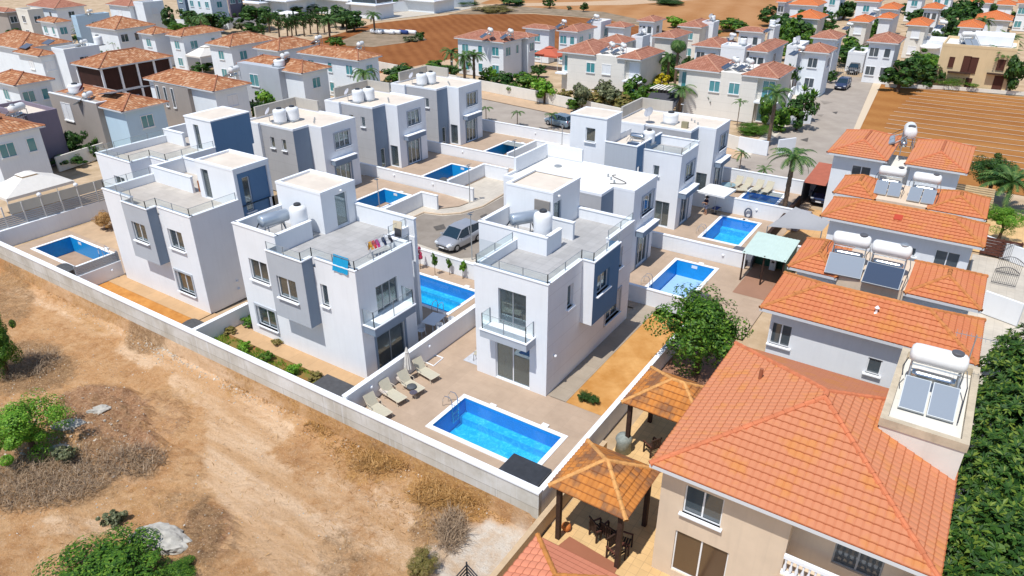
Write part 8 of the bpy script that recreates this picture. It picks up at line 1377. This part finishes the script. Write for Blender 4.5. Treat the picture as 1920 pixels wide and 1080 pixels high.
# -- vehicles
def car(x, y, rz, label, paint, L=4.1, Wd=1.7, H=1.55, nose=.95):
    t_ = thing('parked_car', (x, y, 0), label, 'car'); M = Matrix.Translation((x, y, 0)) @ Matrix.Rotation(rz, 4, 'Z')
    def fin(mb, nm, m, par=t_, sm=False): mb.v = [tuple(M @ Vector(q)) for q in mb.v]; return mb.build(nm, m, par, smooth=sm)
    h = L/2; w = Wd/2     # front at +x ; stations: (x, sill, belt height, half width, roof height or None, roof half width)
    st = [(-h, .42, .86, w*.80), (-h+.08, .28, .98, w*.92), (-h+.5, .22, 1.0, w*.99), (-.6, .22, .97, w), (.6, .22, .95, w), (h-.95, .22, .93, w*.99), (h-.45, .24, .82, w*.95), (h-.12, .28, .68, w*.84), (h, .38, .56, w*.70)]
    vs = []; fs = []
    for (sx_, a, b2, ww) in st: vs += [(sx_, -ww*.93, a), (sx_, -ww, (a+b2)/2), (sx_, -ww*.96, b2), (sx_, -ww*.55, b2+.035), (sx_, 0, b2+.05), (sx_, ww*.55, b2+.035), (sx_, ww*.96, b2), (sx_, ww, (a+b2)/2), (sx_, ww*.93, a)]
    k = 9
    for i in range(len(st)-1):
        for j in range(k-1): fs.append((i*k+j, i*k+j+1, (i+1)*k+j+1, (i+1)*k+j))
    fs += [tuple(range(k)), tuple(range(len(st)*k-1, (len(st)-1)*k-1, -1))]; mb = MB(); mb.add(vs, fs); bd = fin(mb, 'body', paint, sm=True)
    # greenhouse
    g = [(-h+.12, w*.86, .98), (-h+.42, w*.76, H-.06), (-.3, w*.80, H), (.35, w*.78, H-.03), (h-1.0, w*.86, .95)]; mb = MB(); v = []
    rr = [(-h+.42, w*.74, H-.07), (-.3, w*.78, H), (.42, w*.74, H-.06)]; v = [(a, s*b2, c) for a, b2, c in rr for s in (-1, 1)]; v2 = [(-.3, 0, H+.035), (.42, 0, H-.03), (-h+.42, 0, H-.045)]
    mb.add([v[0], v2[2], v[1], v[2], v2[0], v[3], v[4], v2[1], v[5]], [(0, 1, 4, 3), (1, 2, 5, 4), (3, 4, 7, 6), (4, 5, 8, 7)]); fin(mb, 'roof_panel', paint, bd)
    GL = shiny('car_glass', (.012, .03, .045), .06, 0, 1.)
    mb = MB(); mb.quad((.42, -w*.74, H-.06), (.42, w*.74, H-.06), (h-.98, w*.88, .965), (h-.98, -w*.88, .965)); fin(mb, 'windscreen', GL, bd)
    mb = MB(); mb.quad((-h+.42, -w*.74, H-.07), (-h+.42, w*.74, H-.07), (-h+.12, w*.84, 1.0), (-h+.12, -w*.84, 1.0)); fin(mb, 'rear_window', GL, bd)
    for s in (-1, 1):
        mb = MB(); mb.add([(.42, s*w*.745, H-.065), (h-.98, s*w*.89, .96), (.5, s*w*.975, .96), (-.3, s*w*.98, .985), (-h+.12, s*w*.87, 1.0), (-h+.42, s*w*.745, H-.08), (-.3, s*w*.785, H-.01)], [(0, 1, 2), (0, 2, 3, 6), (6, 3, 4, 5)]); fin(mb, 'side_window', GL, bd)
        mb = MB(); mb.tube((-.32, s*w*.80, H-.02), (-.30, s*w*.985, .97), .035, n=5); mb.tube((.44, s*w*.75, H-.07), (h-.97, s*w*.89, .97), .032, n=5); mb.tube((-h+.42, s*w*.75, H-.08), (-h+.14, s*w*.87, 1.0), .045, n=5); mb.tube((-h+.42, s*w*.75, H-.08), (.42, s*w*.75, H-.07), .028, n=5); fin(mb, 'pillar', paint, bd)
        mb = MB(); mb.obox((h-1.12, s*(w+.09), 1.0), (.12, .2, .14)); fin(mb, 'wing_mirror', paint, bd)
        mb = MB(); mb.add([(h-.42, s*w*.93, .80), (h-.10, s*w*.80, .66), (h-.02, s*w*.62, .60), (h-.16, s*w*.60, .72)], [(0, 1, 2, 3)]); mb.obox((h-.2, s*w*.76, .68), (.3, .26, .1), R(-s*22)); fin(mb, 'headlight', mat('headlight_glass', (.7, .74, .78), rough=.1, spec=1.), bd)
        mb = MB(); mb.obox((-h+.1, s*w*.78, .88), (.12, .2, .25)); fin(mb, 'tail_light', mat('red_lamp', (.4, .01, .01), rough=.2), bd)
        for ax_ in (h-.82, -h+.78):
            mb = MB(); mb.lathe((ax_, s*(w-.1)-.1, .31), [(.31, 0), (.31, .2)], 18, axis='y'); wh = fin(mb, 'wheel', mat('tyre_rubber', (.02, .02, .02))); mb = MB(); mb.lathe((ax_, s*(w+.005)-.006, .31), [(.19, 0), (.19, .012), (.05, .02)], 10, axis='y'); fin(mb, 'rim', mat('alloy_rim', (.45, .46, .48), rough=.3, metal=.7), wh)
    mb = MB(); mb.obox((h-.015, 0, .53), (.04, w*1.0, .09)); mb.obox((h-.03, 0, .35), (.06, w*1.25, .07)); fin(mb, 'grille', IRON, bd); mb = MB(); mb.obox((h+.02, 0, .43), (.02, .5, .11)); fin(mb, 'number_plate', WPLAS, bd); return t_
SILV = mat('silver_car_paint', (.46, .47, .50), rough=.28, metal=.45, spec=.8); NAVY = mat('navy_car_paint', (.03, .045, .10), rough=.2, spec=1.); BGR = mat('blue_grey_car_paint', (.20, .27, .33), rough=.25, metal=.3, spec=.8)
car(-33.25, 42.25, R(-90-4), 'silver compact minivan parked behind the planted white wall', SILV, 4.2, 1.85, 1.62)
p = at(1576, 168, 0); car(p.x, p.y+1.2, R(-92), 'dark blue car parked on the side road near the carport', NAVY); p = at(1046, 236, 0); car(p.x+.1, p.y+.2, R(168), 'grey-blue hatchback parked on the roadside sidewalk', BGR)
car(-10.7, 68.9, R(-90), 'dark car under the brown-red carport roof', NAVY); p = at(1600, 136, 0); car(p.x, p.y, R(-90), 'black car behind the white carport gate', mat('black_car_paint', (.015, .015, .018), rough=.15, spec=1.))
# -- street lamps
for u, v, h, lb in ((885, 486, 3.7, 'street lamp beside the silver minivan'), (881, 380, 3.5, 'street lamp by the L-shaped wall of the middle empty pool'), (712, 392, 2.8, 'short lamp post at the nearest empty pool'), (965, 322, 3.2, 'lamp post by the farthest small pool'), (1053, 292, 3.4, 'lamp post left of the square-windowed tower'), (1276, 245, 3.2, 'lamp post with white square head behind the roadside villa'), (849, 146, 2.6, 'white lamp post at the road wall'), (1720, 160, 2.4, 'grey post beside the large dark round tree')):
    p = at(u, v, 0); t_ = thing('street_lamp', (p.x, p.y, 0), lb, 'street lamp', 'street lamps'); mb = MB(); mb.tube((p.x, p.y, 0), (p.x, p.y, h), .05, .035, 7); mb.build('post', GALV, t_); mb = MB(); mb.box(p.x-.28, p.x+.1, p.y-.1, p.y+.1, h, h+.06); mb.build('lamp_head', WPLAS if 'white' in lb else GALV, t_); mb = MB(); mb.obox((p.x+.05, p.y, h+.22), (.35, .3, .03), 0, 0, ry=R(-20)); mb.build('solar_cell', PV, t_)
p = Vector((-45.4, 29.6, 6.5)); t_ = thing('roof_lamp', p, 'thin pole with a bright panel on the service corner of the slate-tower villa', 'lamp'); mb = MB(); mb.tube(p, p+Vector((0, 0, 1.8)), .03); mb.build('pole', IRON, t_); mb = MB(); mb.obox((p.x-.15, p.y, p.z+1.85), (.6, .35, .08)); mb.build('panel', mat('pale_lamp_panel', (.6, .75, .85)), t_)
# -- odds and ends
p = at(423, 50, 0); t_ = thing('waste_bin', (p.x, p.y, 0), 'bright blue bin by the plum apartment', 'bin'); mb = MB(); mb.box(p.x-.9, p.x+.9, p.y-.6, p.y+.6, 0, 1.5); mb.build('bin', mat('bright_blue_plastic', (.02, .18, .62)), t_)
p = at(170, 290, .4); t_ = thing('blue_barrel', (p.x, p.y, 0), 'turquoise barrel below the spiky green shrub', 'barrel'); mb = MB(); mb.lathe((p.x, p.y, 0), [(.4, 0), (.45, .5), (.4, 1.1)], 14); mb.build('drum', mat('turquoise_plastic', (.02, .33, .55)), t_)
for i, (u, w_) in enumerate(((705, 3.2), (724, 4.6), (741, 3.0), (756, 2.6), (770, 3.0))):
    p = at(u, 58+.2*i, .6); t_ = thing('storage_drum', (p.x, p.y, 0), ('leftmost white', 'longest white', 'middle white', 'dark blue', 'rightmost white and blue')[i]+' drum lying on the scrub in the red field', 'drum'); mb = MB(); mb.lathe((p.x-w_/2, p.y, .45), [(.2, 0), (.45, .1), (.45, w_-.1), (.2, w_)], 12, axis='x'); mb.build('drum', mat('navy_plastic', (.03, .06, .2)) if i == 3 else WPLAS, t_, smooth=True)
p = at(540, 28, 2); parasol(p.x, p.y, 0, 3, 'white round parasol by the dark glazed modern villa', 8, 2.6, CANVW)
p = at(1743, 90, 2); parasol(p.x, p.y, 0, 2.8, 'white parasol beside the yellow house', 8, 1.8, CANVW); p = at(1030, 106, 2); bigcanopy(p.x-2.5, p.x+2.5, p.y-1.5, p.y+1.5, 0, 2.4, 'red-brown awning below the arched balcony', mat('red_brown_canvas', (.50, .12, .07)))
t_ = thing('striped_awning', at(1262, 165, 2.6), 'pale slatted awning over the dark carport of the junction villa', 'awning'); p = at(1262, 168, 2.6); mb = MB(); [mb.box(p.x-3+.5*k, p.x-2.7+.5*k, p.y-1, p.y+2, 2.6, 2.66) for k in range(13)]; mb.build('slats', WARMW, t_); mb = MB(); mb.box(p.x-2.8, p.x+3.2, p.y+1.6, p.y+1.9, 0, 2.6); mb.build('screen', IRON, t_)
t_ = thing('dark_carport', at(1232, 196, 1.5), 'grey mesh lean-to left of the junction villa', 'carport'); p = at(1235, 190, 1.6); mb = MB(); mb.quad((p.x-2, p.y-1.5, .6), (p.x+2.5, p.y-1.5, .8), (p.x+2.5, p.y+2, 2.4), (p.x-2, p.y+2, 2.2)); mb.build('mesh_cover', mat('dark_mesh', (.06, .06, .07)), t_)
p = at(1640, 128, 1); t_ = thing('garden_gate', (p.x, p.y, 0), 'iron gate below the twin-windowed narrow house', 'gate')
p = at(1600, 140, 0); mb = MB(); [mb.tube((p.x-2.4+.3*k, p.y-2.0, 0), (p.x-2.4+.3*k, p.y-2.0, 1.2+.3*math.sin(math.pi*k/16)), .03, n=4) for k in range(17)]; mb.tube((p.x-2.4, p.y-2, 1.2), (p.x+2.4, p.y-2, 1.2), .04, n=4); mb.build('bars', GALV, t_)
pp_ = [(1655, 188), (1655, 200), (1655, 212), (1658, 222), (1660, 233)]
HOSE = mat('pale_drip_tape', (.66, .55, .44))
for k in range(17):
    y = 87.2+2.45*k; t_ = MB(); xs_ = [-10.5+abs(k-8)*.15+i*3.2 for i in range(30)]; rr = random.Random(k)
    pts = [(x, y+.12*math.sin(x*.35+k)+rr.uniform(-.05, .05), -.02) for x in xs_]
    for a, b2 in zip(pts, pts[1:]): t_.quad((a[0], a[1]-.07, 0), (b2[0], b2[1]-.07, 0), (b2[0], b2[1]+.07, 0), (a[0], a[1]+.07, 0)); 
    tag(t_.build('irrigation_tape', HOSE), 'pale irrigation line running across the brown field', 'irrigation line', 'parallel irrigation lines on the brown field')
heater(-57.5, 66.3, 6.0, 0, 'unused', s=.01) if False else None
